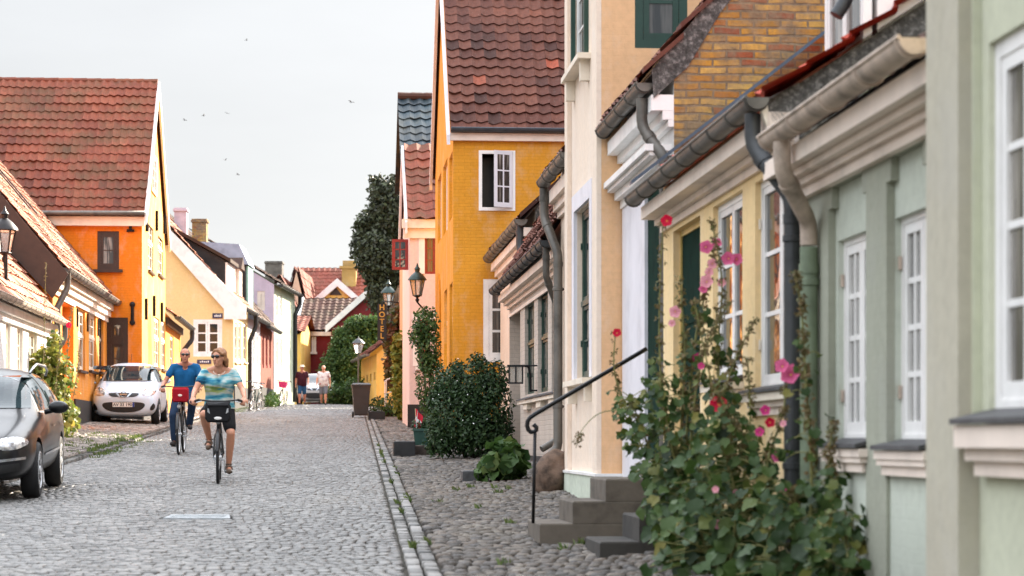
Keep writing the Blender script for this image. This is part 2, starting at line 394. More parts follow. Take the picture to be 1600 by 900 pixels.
# left pavement of small stones, warmer
ml=stone('left_pavement_stones',[(.14,.115,.10,1),(.21,.18,.155,1),(.29,.25,.22,1),(.34,.30,.265,1)],.75)
cells=[];Y=22
while Y<112:
    s=.12 if Y<60 else .17
    X=kerb_l(Y)-.17; xe=-6.9-.08*Y if Y<85 else kerb_l(Y)-1.2
    while X>xe:
        wx=s*random.uniform(.8,1.4); yy=Y+random.uniform(-.15,.15)*s
        cells.append((X-wx/2,yy,zg(X-wx/2,yy)-.01,wx,s,random.uniform(-.2,.2),random.random())); X-=wx
    Y+=s*.95
tag(blocks('pavement',cells,ml,jit=.012),kind='structure')
def grass(name,pts,h=.07,n=26,cols=None):
    """tufts as one counted-by-nobody mass"""
    V=[];Fq=[];rn=[]
    for (X,Y,r) in pts:
        for k in range(n):
            a=random.random()*2*PI; q=r*math.sqrt(random.random()); x,y=X+q*math.cos(a),Y+q*math.sin(a); z=zg(x,y)-.03
            hh=h*random.uniform(.4,1.2); d=random.random()*2*PI; wv=.006; lx,ly=math.cos(d)*hh*.6,math.sin(d)*hh*.6; b=len(V)
            V+=[(x-wv,y,z),(x+wv,y,z),(x+lx*.5+wv,y+ly*.5,z+hh*.7),(x+lx,y+ly,z+hh)]; Fq.append((b,b+1,b+2,b+3)); rn.append(random.random())
    m=leafmat('grass_blades',[(.05,.09,.02,1),(.10,.15,.035,1),(.17,.19,.06,1)],.3)
    return tag(np_mesh(name,V,Fq,m,rn),kind='stuff')
tufts=[]
for i in range(34):                       # along the left kerb in front of the white car
    Y=random.uniform(38,49); tufts.append((kerb_l(Y)+random.gauss(-.0,.14),Y,.13))
for i in range(20):
    Y=random.uniform(40,50); tufts.append((kerb_l(Y)+random.uniform(-1.0,.1),Y,.15))
for i in range(24):
    Y=random.uniform(78,96); tufts.append((kerb_l(Y)+random.uniform(-.1,.45),Y,.4))
for i in range(16):
    Y=random.uniform(16,45); tufts.append((kerb_r(Y)+random.choice((.12,.24,.12)),Y,.035))
for i in range(14):
    Y=random.uniform(13,30); tufts.append((random.uniform(kerb_r(Y)+.5,fac_r(Y)),Y,.05))
grass('grass_tufts',tufts)
# pale cover plate let into the setts
mb=MB(); q=[at(181,813,22),at(296,813,22),at(300,806,22.6),at(192,806,22.6)]
q=[Vector((p.x,p.y,plane_z(p.y)+.018)) for p in(Vector((-3.42,21.95,0)),Vector((-2.76,21.95,0)),Vector((-2.84,22.5,0)),Vector((-3.42,22.5,0)))]
mb.prism(q,(0,0,-.06))
for k in range(3): mb.prism([Vector((q[0].x+.06,22.03+.15*k,plane_z(22.05)+.022+.004)),Vector((q[1].x-.09,22.03+.15*k,plane_z(22.05)+.026)),Vector((q[1].x-.09,22.06+.15*k,plane_z(22.05)+.027)),Vector((q[0].x+.06,22.06+.15*k,plane_z(22.05)+.027))],(0,0,.004))
tag(mb.build('cover_plate',mat('pale_worn_plate',col(150,154,156),.7,0,var=.25,scale=9,bump=.3),fix=True),'pale rectangular cover plate let into the grey cobbles','cover plate')
# ------------------------------------------------------------------ house kit
def in_hole(a,z,H): return any(h[0]<a<h[1] and h[2]<z<h[3] for h in H)
def sheet(mb,P,a0,a1,z0,z1,H=(),apex=None):
    xs=sorted({a0,a1,*[min(max(h[i],a0),a1) for h in H for i in(0,1)]}); zs=sorted({z0,z1,*[min(max(h[i],z0),z1) for h in H for i in(2,3)]})
    for x,x2 in zip(xs,xs[1:]):
        for z,z2 in zip(zs,zs[1:]):
            if x2-x<1e-6 or z2-z<1e-6 or in_hole((x+x2)/2,(z+z2)/2,H): continue
            mb.face([P(x,z,0),P(x2,z,0),P(x2,z2,0),P(x,z2,0)])
    for h in H:
        b0,b1,c0,c1,d=h[:5]
        for q in(((b0,c0),(b0,c1)),((b1,c0),(b1,c1)),((b0,c0),(b1,c0)),((b0,c1),(b1,c1))):
            (p,r),(p2,r2)=q; mb.face([P(p,r,0),P(p2,r2,0),P(p2,r2,d),P(p,r,d)])
    if apex: mb.face([P(a0,z1,0),P(a1,z1,0),P(apex[0],apex[1],0)])
class House:
    def __init__(s,name,label,cat,side,P0,L,dirv=(-.08,1),D=5,group='houses along the street'):
        s.side=side; d=Vector((dirv[0],dirv[1],0)).normalized(); s.d=d
        n=Vector((d.y,-d.x,0))*(1 if side>0 else -1); s.n=n; s.s=1 if side>0 else -1
        s.P0=Vector((P0[0],P0[1],0)); s.base=zg(P0[0],P0[1]); s.L=L; s.D=D
        s.o=empty(name,(P0[0],P0[1],s.base),math.atan2(n.y,n.x),label,cat,group)
        s.hf=[];s.he=[]
    def loc(s,v,t,z): return (v,s.s*t,z-s.base)
    def world(s,v,t,z): return s.P0+s.n*v+s.d*t+Vector((0,0,z))
    def _ray(s,px,py,nn,off):
        dr=Vector(((px-CX)/F,1,(HY-py)/F)); Y=(off+nn.dot(s.P0))/nn.dot(dr); return dr*Y+Vector((0,0,CH))
    def front(s,px,py,v=0):
        p=s._ray(px,py,s.n,v); return (p-s.P0).dot(s.d),p.z
    def end(s,px,py,t=0):
        p=s._ray(px,py,s.d,t); return (p-s.P0).dot(s.n),p.z
    def PF(s,v0=0): return lambda a,z,d: s.loc(v0+d,a,z)
    def PE(s,t0=0): return lambda a,z,d: s.loc(a,t0+d,z)
    def PX(s,v0): return lambda a,z,d: s.loc(v0-d,a,z)
    def rf(s,x0,x1,y0,y1,v=0):
        m=(x0+x1)/2; a=[s.front(x0,y0,v)[0],s.front(x1,y0,v)[0]]; return (min(a),max(a),s.front(m,y1,v)[1],s.front(m,y0,v)[1])
    def re(s,x0,x1,y0,y1,t=0):
        a=[s.end(x0,y0,t)[0],s.end(x1,y0,t)[0]]; return (min(a),max(a),s.end(x0,y1,t)[1],s.end(x0,y0,t)[1])
    def pbox(s,mb,P,a0,a1,z0,z1,d0,d1,rnd=0):
        c=[P(a0,z0,d0),P(a1,z0,d0),P(a1,z0,d1),P(a0,z0,d1),P(a0,z1,d0),P(a1,z1,d0),P(a1,z1,d1),P(a0,z1,d1)]
        b=len(mb.v); mb.v+=[tuple(q) for q in c]
        for q in((0,3,2,1),(4,5,6,7),(0,1,5,4),(1,2,6,5),(2,3,7,6),(3,0,4,7)): mb.f.append([b+k for k in q]); mb.r.append(rnd)
    def boxes(s,name,m,lst,P=None,parent=None):
        if name in('sill_bracket','pilaster','apron','window_surround','corner_pilaster','doorcase','wall_anchor','door_panel','shutter','corbel','plinth') and len(lst)>1: return [s.boxes(name,m,[b],P,parent) for b in lst][0]
        mb=MB()
        for b in lst: s.pbox(mb,P or s.PF(),*b)
        return mb.build(name,m,parent or s.o,fix=True)
    def walls(s,ze,m,gable='ends',zr=None,v0=0,zb=None,name='wall',mend=None,t0=0):
        mb=MB(); zb=s.base-.9 if zb is None else zb; L,D=s.L,s.D
        PF,PE=s.PF(v0),s.PE(t0); zr=zr or ze
        hf=[h for h in s.hf]; he=s.he
        sheet(mb,PF,t0,L,zb,ze,hf,apex=((t0+L)/2,zr) if gable=='street' else None)
        eb=mb if mend is None else MB()
        sheet(eb,PE,v0,D,zb,ze,he,apex=(D/2,zr) if gable=='ends' else None)
        sheet(mb,lambda a,z,d:s.loc(a,L,z),v0,D,zb,ze,(),apex=(D/2,zr) if gable=='ends' else None)
        sheet(mb,lambda a,z,d:s.loc(D,a,z),t0,L,zb,ze,(),apex=((t0+L)/2,zr) if gable=='street' else None)
        w=mb.build(name,m,s.o,fix=True)
        if mend is not None: eb.build('end_wall',mend,s.o,fix=True)
        return w
    def window(s,P,r,leaves=2,cols=1,rows=3,fr='white',gl='glass',rec=.09,fw=.05,mw=.022,name='window',sash=.045,mid=None,hinge=False):
        a0,a1,z0,z1=r; m=M[fr]; mb=MB(); F0=rec-.045; F1=F0+.055
        B=lambda *q: s.pbox(mb,P,*q)
        B(a0,a0+fw,z0,z1,F0,F1);B(a1-fw,a1,z0,z1,F0,F1);B(a0+fw,a1-fw,z1-fw,z1,F0,F1);B(a0+fw,a1-fw,z0,z0+fw,F0,F1)
        ia0,ia1,iz0,iz1=a0+fw,a1-fw,z0+fw,z1-fw; bays=[(iz0,iz1,rows)]
        if mid:
            zm=iz0+(iz1-iz0)*mid[0]; B(ia0,ia1,zm-fw*.6,zm+fw*.6,F0-.02,F1); bays=[(iz0,zm-fw*.6,rows),(zm+fw*.6,iz1,mid[1])]
        lw=(ia1-ia0)/leaves
        for (q0,q1,nr) in bays:
            for k in range(leaves):
                b0,b1=ia0+k*lw+.004,ia0+(k+1)*lw-.004; S0,S1=F0+.007,F1-.008
                B(b0,b0+sash,q0,q1,S0,S1);B(b1-sash,b1,q0,q1,S0,S1);B(b0+sash,b1-sash,q1-sash,q1,S0,S1);B(b0+sash,b1-sash,q0,q0+sash*1.2,S0,S1)
                c0,c1,e0,e1=b0+sash,b1-sash,q0+sash*1.2,q1-sash
                for c in range(1,cols): x=c0+(c1-c0)*c/cols; B(x-mw/2,x+mw/2,e0,e1,S0+.005,S1-.008)
                for c in range(1,nr): z=e0+(e1-e0)*c/nr; B(c0,c1,z-mw/2,z+mw/2,S0+.0072,S1-.0102)
        w=mb.build(name,m,s.o,fix=True)
        g=MB(); s.pbox(g,P,ia0+.001,ia1-.001,iz0+.001,iz1-.001,F0+.026,F0+.031); g.build('pane',M[gl],w,fix=True)
        if hinge:
            for z in(z0+.22*(z1-z0),z0+.8*(z1-z0)): hb=MB(); s.pbox(hb,P,a1-.03,a1-.004,z-.035,z+.035,F0-.018,F0-.004); hb.build('hinge',M['iron'] if hinge is True else M[hinge],w,fix=True)
        return w
    def wf(s,x0,x1,y0,y1,v=0,rec=.1,hole=True,r=None,**k):
        r=r or s.rf(x0,x1,y0,y1,v)
        if hole: s.hf.append(r+(rec,))
        return r,s.window(s.PF(v),r,rec=rec,**k)
    def we(s,x0,x1,y0,y1,t=0,rec=.07,hole=True,r=None,**k):
        r=r or s.re(x0,x1,y0,y1,t)
        if hole: s.he.append(r+(rec,))
        return r,s.window(s.PE(t),r,rec=rec,**k)
    def sill(s,P,a0,a1,z,out=.08,th=.05,m='white',slate=False,ext=.06,rec=.1,moulds=()):
        mb=MB(); s.pbox(mb,P,a0-ext,a1+ext,z-th,z-.0,-out,.0)
        w=mb.build('sill',M[m],s.o,fix=True)
        if slate:
            b=MB(); c=[(a0-ext*.9,-out-.02,z+.004),(a1+ext*.9,-out-.02,z+.004),(a1+.0,rec-.03,z+.05),(a0-.0,rec-.03,z+.05)]
            b.prism([P(a,zz,d) for a,d,zz in c],(0,0,.022)); b.build('sill_slate',M['slate'],w,fix=True)
        if moulds:
            b=MB(); zz=z-th-.002
            for (o2,h2,e2) in moulds: s.pbox(b,P,a0-e2,a1+e2,zz-h2,zz,-o2,.0); zz-=h2+.002
            b.build('sill_moulding',M[moulds_m],w,fix=True)
        return w
    def gutter(s,v,z,t0,t1,r=.07,m='zinc',slope=0,name='gutter'):
        mb=MB(); n=10; rings=[]
        N=max(2,int((t1-t0)/.7))
        for i in range(N+1):
            t=t0+(t1-t0)*i/N; rings.append([Vector(s.loc(v+r*math.cos(PI+PI*k/n),t,z+slope*(t-t0)+r*math.sin(PI+PI*k/n))) for k in range(n+1)]+[Vector(s.loc(v+(r-.008)*math.cos(2*PI-PI*k/n),t,z+.002+slope*(t-t0)+(r-.008)*math.sin(2*PI-PI*k/n))) for k in range(n+1)])
        mb.ring_loft(rings)
        for tt in(t0-.003,t1+.003):
            zz=z+slope*(tt-t0); mb.face([s.loc(v+r*math.cos(PI+PI*k/n),tt,zz+r*math.sin(PI+PI*k/n)) for k in range(n+1)])
        mb.tube([s.loc(v-r,t0,z+.004),s.loc(v-r,t1,z+slope*(t1-t0)+.004)],.011,6)
        for i in range(N+1):        # brackets
            t=t0+.05+(t1-t0-.1)*i/N; zz=z+slope*(t-t0)
            mb.tube([s.loc(v+(r+.004)*math.cos(PI+PI*k/8),t,zz+(r+.004)*math.sin(PI+PI*k/8)) for k in range(9)],.009,5)
        return mb.build(name,M[m],s.o,smooth=True,fix=True,angle=40)
    def pipe(s,pts,r=.045,m='zinc',clips=(),name='downpipe',parent=None,shoe=None):
        P=[Vector(s.loc(*p)) for p in pts]; out=[P[0]]
        for a,b,c in zip(P,P[1:],P[2:]):          # rounded elbows
            k=min(.07,(b-a).length*.4,(c-b).length*.4); p=b+(a-b).normalized()*k; q=b+(c-b).normalized()*k
            out+= [p,(p+q)/4+b/2,q]
        out.append(P[-1]); mb=MB(); mb.tube(out,r,12)
        for (v,t,z) in clips:
            c=Vector(s.loc(v,t,z)); mb.lathe([(r+.002,-.022),(r+.01,-.018),(r+.01,.018),(r+.002,.022)],c,12)
            mb.tube([c,Vector(s.loc(.02,t,z))],.012,5)
        for a,b in zip(P,P[1:]):
            if (b-a).length>.3:
                u=(b-a).normalized(); mb.tube([a+u*.1,a+u*.16],[r+.007,r+.007],12)
        return mb.build(name,M[m],parent or s.o,smooth=True,fix=True,angle=40)
    def tiles(s,name,m,e0,along,up,W,H,tw=.24,ch=.33,amp=.032,flip=False,ns=5,parent=None,vary=None):
        """pantiles: one corrugated course after another, each lapping the one below; e0 etc. in (v,t,z)"""
        A=Vector(s.loc(along[0],along[1],along[2]+s.base)); U=Vector(s.loc(up[0],up[1],up[2]+s.base)); A.normalize();U.normalize()
        N=A.cross(U); 
        if N.z<0: N=-N
        E=Vector(s.loc(*e0)); nc=max(1,round(W/tw)); tw=W/nc; nr=max(1,round(H/ch)); ch=H/nr; mb=MB()
        prof=[(k/ns, (math.cos(2*PI*((k/ns)**.8))*.5+.5)) for k in range(ns+1)]
        rl=random.Random(hash(name+str(round(W,2)))%999)
        for j in range(nr):
            for i in range(nc):
                big=noise.noise((i*tw*.9,j*ch*.9,W))*.32; rn=min(.99,max(.0,rl.gauss(.5+big,.13) if vary is None else vary(rl,i/nc,j/nr)+big)); dj=rl.uniform(-.014,.014)-(rl.uniform(.02,.06) if rl.random()<.03 else 0); dz=rl.uniform(-.005,.008)+.05*noise.noise((i*tw*.45,j*ch*.35,W+3))+.018*noise.noise((i*tw*1.6,j*ch*1.4,W))
                lo=[];hi=[];lip=[]
                for q,h in prof:
                    a=(i+q)*tw; base=E+A*a
                    lo.append(base+U*(j*ch+dj-.02)+N*(amp*h+.034+dz)); hi.append(base+U*((j+1)*ch)+N*(amp*h+dz*.5)); lip.append(base+U*(j*ch+dj-.016)+N*(amp*h+.008))
                for k in range(ns):
                    mb.face([lo[k],lo[k+1],hi[k+1],hi[k]],rn+.001); mb.face([lip[k],lip[k+1],lo[k+1],lo[k]],rn*.5+.001)
        mb.face([E-N*.02,E+A*W-N*.02,E+A*W+U*H-N*.02,E+U*H-N*.02],.01)
        return mb.build(name,m,parent or s.o,smooth=False)
    def ridge(s,m,p0,p1,r=.11,parent=None):
        mb=MB(); a=Vector(s.loc(*p0));b=Vector(s.loc(*p1)); n=max(1,int((b-a).length/.4))
        for i in range(n):
            q0=a+(b-a)*i/n;q1=a+(b-a)*((i+1)/n+.02/ n); mb.tube([q0,q1],[r*1.0,r*.9],9,rnd=.3+.6*random.random())
        return mb.build('ridge',m,parent or s.o)
    def chimney(s,v,t,z0,z1,w,d,m,cap=None,cm=None,parent=None):
        mb=MB(); P=s.PF(); B=lambda *q:s.pbox(mb,P,*q)
        B(t-w/2,t+w/2,z0,z1-.14,v-d/2,v+d/2);B(t-w/2-.05,t+w/2+.05,z1-.14,z1-.06,v-d/2-.05,v+d/2+.05);B(t-w/2-.02,t+w/2+.02,z1-.06,z1,v-d/2-.02,v+d/2+.02)
        mb2=MB()
        c=mb.build('chimney',m,parent or s.o,fix=True); return c
def text(body,size,loc,rot,m,parent,name='lettering',ext=.004,align='CENTER'):
    cu=bpy.data.curves.new(name,'FONT'); cu.body=body; cu.size=size; cu.extrude=ext; cu.align_x=align; cu.align_y='CENTER'; cu.offset=size*.012
    o=bpy.data.objects.new(name,cu); C.objects.link(o); dg=bpy.context.evaluated_depsgraph_get(); dg.update(); me=bpy.data.meshes.new_from_object(o.evaluated_get(dg)); bpy.data.objects.remove(o)
    o=bpy.data.objects.new(name,me); C.objects.link(o); me.materials.clear(); me.materials.append(m); o.parent=parent; o.location=loc; o.rotation_euler=rot; return o
moulds_m='pinkwhite'
def Y_at(px,o,k=-.08): return o/((px-CX)/F-k)
def RH(name,label,o,Y0,Y1,D=5,cat='house'): return House(name,label,cat,1,(o-.08*Y0,Y0),(Y1-Y0)*math.sqrt(1+.0064),D=D)
CU={'R1':plaster('pale_green_limewash',col(206,208,184),brick=.0,var=.05,stain=.12),
 'R1p':plaster('grey_green_limewash',col(188,182,164),brick=.0,var=.05,stain=.12),
 'R2':plaster('sage_green_limewash',col(200,206,192),brick=.05,var=.06,stain=.15,low=.5),
 'R2p':plaster('dull_sage_pilaster',col(166,168,152),brick=.05,var=.07,stain=.2,low=.5),
 'R3':plaster('pale_yellow_limewash',col(247,216,162),brick=.06,var=.05,stain=.10,low=.6),
 'R4':plaster('white_surround',col(226,222,218),brick=0,var=.05,stain=.12),
 'R5':plaster('cream_white_limewash',col(244,224,204),brick=.04,var=.05,stain=.16,stain_c=col(205,180,150),low=.4),
 'R5e':plaster('peach_limewash',col(238,192,146),brick=.06,var=.06,stain=.18,stain_c=col(196,150,112),low=.4),
 'R5b':plaster('buff_limewash',col(230,208,186),brick=.1,var=.06,stain=.2),
 'R6':plaster('greige_painted_brick',col(206,192,178),brick=.4,var=.06,stain=.3,low=.5),
 'R7':plaster('ochre_painted_brick',col(218,152,48),brick=.42,var=.06,stain=.22,stain_c=col(190,120,20)),
 'plinthg':plaster('pale_green_plinth',col(206,214,196),brick=0,var=.1,stain=.35,stain_c=col(120,135,105),grain=1.6)}
def bricks(name):
    """old yellow stock bricks with grey mortar, some red, mortar smeared over"""
    t=NT(name); o=t.obj(); sp=t.n('SeparateXYZ'); t.l(o,sp.inputs[0]); u=t.math('ADD',sp.outputs[0],sp.outputs[1]); cb=t.n('CombineXYZ'); t.l(u,cb.inputs[0]); t.l(sp.outputs[2],cb.inputs[1])
    wob=t.n('TexNoise'); wob.inputs['Scale'].default_value=4; t.l(o,wob.inputs['Vector']); wv=t.n('Mix'); wv.data_type='VECTOR'; wv.inputs[0].default_value=.03; t.l(cb.outputs[0],wv.inputs[4]); t.l(wob.outputs['Color'],wv.inputs[5])
    b=t.n('TexBrick'); b.inputs['Scale'].default_value=1; b.inputs['Brick Width'].default_value=.235; b.inputs['Row Height'].default_value=.068; b.inputs['Mortar Size'].default_value=.011; b.inputs['Mortar Smooth'].default_value=.3; b.inputs['Bias'].default_value=.0; t.l(wv.outputs[1],b.inputs['Vector'])
    b.inputs['Color1'].default_value=(0,0,0,1); b.inputs['Color2'].default_value=(1,1,1,1); b.inputs['Mortar'].default_value=(.5,.5,.5,1)
    bc=t.rampn(b.outputs['Color'],[(0,col(136,66,44)),(.1,col(160,88,54)),(.2,col(176,124,56)),(.5,col(196,148,66)),(.8,col(206,166,92)),(.97,col(170,126,58))])
    bc=t.mix(.6,bc,t.rampn(t.noise(16,5,.7),[(.25,.55),(.6,1.05)]),'MULTIPLY')
    mo=t.rampn(t.noise(12,4),[(.3,col(104,92,78)),(.7,col(150,130,104))]); c=t.mix(b.outputs['Fac'],bc,mo)
    sm=t.rampn(t.noise(2.6,6,.7),[(.42,0.),(.60,.9)]); c=t.mix(sm,c,mo)
    t.bump(t.math('ADD',t.math('MULTIPLY',b.outputs['Fac'],-1.0),t.math('MULTIPLY',t.noise(30,4),.6)),.7,.02)
    return t.out(c,.9,0,.2)
M['brick']=bricks('yellow_stock_brick')
RT={'dark':tilemat('old_brown_pantiles',[col(70,44,38),col(94,56,46),col(106,64,51),col(114,70,56),col(128,76,58),col(172,84,60)],moss=0,speck=.75),
 'red':tilemat('red_pantiles',[col(84,46,36),col(112,58,42),col(126,66,47),col(138,74,52),col(152,88,64)],moss=.5,mossc=(.075,.062,.028,1),speck=.55),
 'sun':tilemat('sunlit_pink_pantiles',[col(150,96,76),col(176,118,94),col(190,134,108),col(204,150,124)],speck=.3),  # the pink pallor of sunlight is put into the tile colour
 'bright':tilemat('new_red_tiles',[col(150,56,40),col(176,66,44),col(190,76,52)],speck=.2),
 'blue':tilemat('blue_glazed_pantiles',[col(30,40,46),col(38,52,60),col(46,64,72),col(58,76,84)],moss=.25,mossc=(.16,.12,.03,1),speck=.3,rough=.45),
 'brown':tilemat('dark_brown_tiles',[col(66,42,34),col(82,52,42),col(94,62,50)],moss=.3,speck=.4),
 'far':tilemat('faded_red_tiles',[col(116,58,46),col(134,66,50),col(146,76,58)],moss=.4,mossc=(.11,.07,.04,1),speck=.3)}
# ================================================================== RIGHT SIDE
# --- R1 nearest pale green house
h=RH('green_house','pale green house at the right edge with a large white window and grey-green pilaster',2.65,5.5,9.66,D=4)
r,w=h.wf(1545,1716,16,650,rec=.07,leaves=2,cols=2,rows=4,fw=.07,sash=.06,mw=.03,gl='glasscurtain',r=None)
r0=h.rf(1545,1716,16,650); 
h.walls(4.2,CU['R1'],zr=6.5,zb=-.2)
a,b=h.front(1447,300,-.09)[0],h.front(1497,300,-.09)[0]
h.boxes('pilaster',CU['R1p'],[(b,a,-.2,4.2,-.09,-.001)])
h.sill(h.PF(),r[0],r[1]+.04,r[2]-.03,out=.12,th=.09,m='pinkwhite',slate=True,ext=.05,rec=.07,moulds=((.08,.05,.03),(.05,.06,.0)))
h.boxes('window_surround',CU['R1'],[(r[1]+.1,r[1]+.14,r[2]-.03,4.0,-.035,-.001),(r[1]+.2,r[1]+.225,r[2]-.03,4.0,-.03,-.001)])
h.tiles('roof',RT['red'],(-.3,-.1,4.2),(0,1,0),(.7,0,.7),h.L+.1,3.2)
# --- R2 sage green house
h=RH('green_house','sage green house with two tall white windows between grey-green pilasters',2.9,9.6,13.9,D=5)
ZE=3.24; vw=.045
pos=[]
for (x0,w_,yt,yb) in((1309,.84,377,687),(1398,.84,342,689)):
    t1,_=h.front(x0,yt,vw); zt=h.front(x0,yt,vw)[1]; zb=h.front(x0,yb,vw)[1]; r=(t1-w_,t1,zb,zt); pos.append(r)
    h.hf.append(r+(.09,)); h.window(h.PF(vw),r,leaves=2,cols=2,rows=4,rec=.08,fw=.035,sash=.055,mw=.03,gl='glasspale',hinge='pinkgutter')
    h.sill(h.PF(0),r[0],r[1],r[2]-.05,out=.05,th=.045,m='pinkwhite',slate=True,ext=.08,rec=.16,moulds=((.04,.03,.06),(.02,.05,.03)))
h.walls(ZE+.1,CU['R2'],zr=ZE+2.0,v0=vw,zb=-.2)
def tf(px,y=500): return h.front(px,y)[0]
pl=[(tf(1294),h.L-.001),(tf(1385),tf(1353)),(tf(1490),tf(1449))]
zt=h.front(1300,287)[1]
L=[(a,b,-.2,zt,-.0,vw-.001) for a,b in pl]
h.boxes('frieze',CU['R2p'],[(tf(1490),h.L-.001,zt+.001,2.929,-.0,vw-.001)])
for a,b in pl: L+=[(a-.09,a-.001,zt-.14,zt,.0,vw-.001),(b+.001,b+.09,zt-.14,zt,.0,vw-.001)] if b<h.L-.1 else [(a-.09,a-.001,zt-.14,zt,.0,vw-.001)]
h.boxes('pilaster',CU['R2p'],L[:3]); h.boxes('corbel',CU['R2p'],L[3:])
h.boxes('apron',CU['R2'],[(r[0]-.05,r[1]+.05,-.2,r[2]-.18,.02,vw-.002) for r in pos])
h.boxes('cornice',M['pinkwhite'],[(.0,h.L+.03,2.93,2.99,-.05,.1),(.0,h.L+.04,2.992,3.03,-.09,.1),(.0,h.L+.05,3.032,3.07,-.15,.1),(.0,h.L+.06,3.072,3.18,-.22,.1)])
h.gutter(-.29,ZE+.02,.46,h.front(1203,214,-.29)[0],r=.075,m='pinkgutter')
tt=h.front(1222,222,-.29)[0]; tp=h.front(1269,400,-.04)[0]
h.pipe([(-.29,tt,3.19),(-.29,tt,3.02),(-.06,tp,2.76),(-.06,tp,2.62)],r=.052,m='pinkgutter')
h.pipe([(-.06,tp,2.61),(-.06,tp,.3)],r=.054,m='greenpipe',clips=[(-.06,tp,2.4),(-.06,tp,1.2)])
h.tiles('roof',RT['brown'],(-.12,-.1,ZE+.02),(0,1,0),(math.cos(R(36)),0,math.sin(R(36))),h.L+.08,2.9,ns=4)
# --- R3 pale yellow house
h=RH('yellow_house','pale yellow low house with a dark green door and long grey gutter',2.9,13.93,19.65,D=5.2)
ZE=3.56
rd=h.rf(1052,1094,348,900); rd=(rd[0],rd[1],h.base+.25,h.front(1052,362)[1]); h.hf.append(rd+(.10,))
P=h.PF()
d=h.boxes('door',M['doorgreen'],[(rd[0]+.03,rd[1]-.03,rd[2],rd[3]-.05,.075,.12)]); 
h.boxes('door_panel',M['doorgreen'],[(rd[0]+.13,rd[1]-.13,z0,z1,.066,.0745) for z0,z1 in((rd[2]+.15,rd[2]+.7),(rd[2]+.82,rd[2]+1.35),(rd[2]+1.45,rd[3]-.18))],parent=d)
h.boxes('door_frame',mat('straw_yellow_paint',col(206,178,104),.5,scale=5),[(rd[0],rd[0]+.03,rd[2],rd[3],.06,.13),(rd[1]-.03,rd[1],rd[2],rd[3],.06,.13),(rd[0]+.03,rd[1]-.03,rd[3]-.05,rd[3],.06,.13)])
for (x0,x1,yt,yb) in((1114,1160,324,590),(1180,1243,286,603)):
    t1,zt=h.front(x0,yt); t0=h.front(x1,yt)[0]; zb=h.front(x1,yb)[1]; r=(t0,t1,zb,zt)
    h.wf(0,0,0,0,r=r,rec=.085,leaves=2,cols=1,rows=3,fw=.045,sash=.05,mw=.03,gl='glass',hinge='offwhite')
    h.sill(P,r[0],r[1],r[2]-.03,out=.09,th=.05,m='offwhite',slate=True,ext=.06,rec=.13,moulds=((.05,.04,.04),(.025,.05,.02)))
h.walls(ZE+.12,CU['R3'],zr=ZE+1.80,zb=-.1,mend=M['speck'])
h.boxes('cornice',M['pinkwhite'],[(.0,h.L,3.28,3.34,-.03,-.001),(.0,h.L,3.342,3.39,-.08,-.001),(.0,h.L,3.392,3.5,-.2,-.001)])
h.gutter(-.27,ZE+.02,-.05,h.L+.0,r=.072,m='zinc')
tp=h.front(1238,500,-.07)[0]
h.pipe([(-.27,.12,3.5),(-.27,.12,3.3),(-.07,tp,2.95),(-.07,tp,.35)],r=.052,m='darkzinc',clips=[(-.07,tp,2.7),(-.07,tp,1.3)])
pc=R(33); up=(math.cos(pc),0,math.sin(pc))
mb=MB(); mb.prism([h.loc(-.17,.0,ZE-.12),h.loc(-.20,.0,ZE+.02),h.loc(.0,.0,ZE+.125),h.loc(.0,.0,ZE-.2)],Vector(h.loc(0,.06,0))-Vector(h.loc(0,0,0))); mb.build('mortar_fillet',M['speck'],h.o,fix=True)
mb=MB(); mb.prism([h.loc(-.172,.0,ZE-.2),h.loc(-.22,.0,ZE-.1),h.loc(-.25,.0,ZE+.0),h.loc(-.202,.0,ZE+.015)],Vector(h.loc(0,.07,0))-Vector(h.loc(0,0,0))); mb.build('eaves_return',M['offwhite'],h.o,fix=True)
rf=h.tiles('roof',RT['bright'],(-.2,-.06,ZE+.03),(0,1,0),up,h.L+.04,3.3,ns=4)
mb=MB(); mb.prism([h.loc(-.3,h.L-.12,ZE+.13),h.loc(-.3,h.L+.0,ZE+.13),h.loc(2.4,h.L+.0,ZE+.13+2.7*math.tan(R(38))),h.loc(2.4,h.L-.12,ZE+.13+2.7*math.tan(R(38)))],(0,0,.035)); mb.build('roof_flashing',mat('blue_lead_flashing',col(66,84,100),.45,.3,scale=6),h.o,fix=True)
# dormer
dr=h.end(1292,75,1.2); 
mb=MB(); P3=h.PF()
zb=4.02; v1=.42; tA,tB=.06,1.16
mb2=MB(); h.pbox(mb2,P3,tA,tB,zb-.3,zb+1.6,v1+.09,v1+1.9); dm=mb2.build('dormer',M['white'],h.o,fix=True)
wd=h.window(h.PF(v1),(tA,tB,zb-.12,zb+1.5),leaves=2,cols=1,rows=2,rec=.045,fw=.06,sash=.05,name='dormer_window',gl='glasscurtain'); 
h.boxes('dormer_roof',M['darkzinc'],[(tA-.1,tB+.1,zb+1.6,zb+1.7,v1-.12,v1+2.1)],parent=dm)
tq=.3
h.pipe([(.38,tq,ZE+1.9),(.38,tq,ZE+.72),(.3,tq,ZE+.60)],r=.045,m='darkzinc',parent=dm)
nb=MB(); c=h.front(1067,328); 
text('1',.17,h.loc(-.008,c[0],c[1]),(R(90),0,R(-90)),M['brown'],h.o,name='house_number')
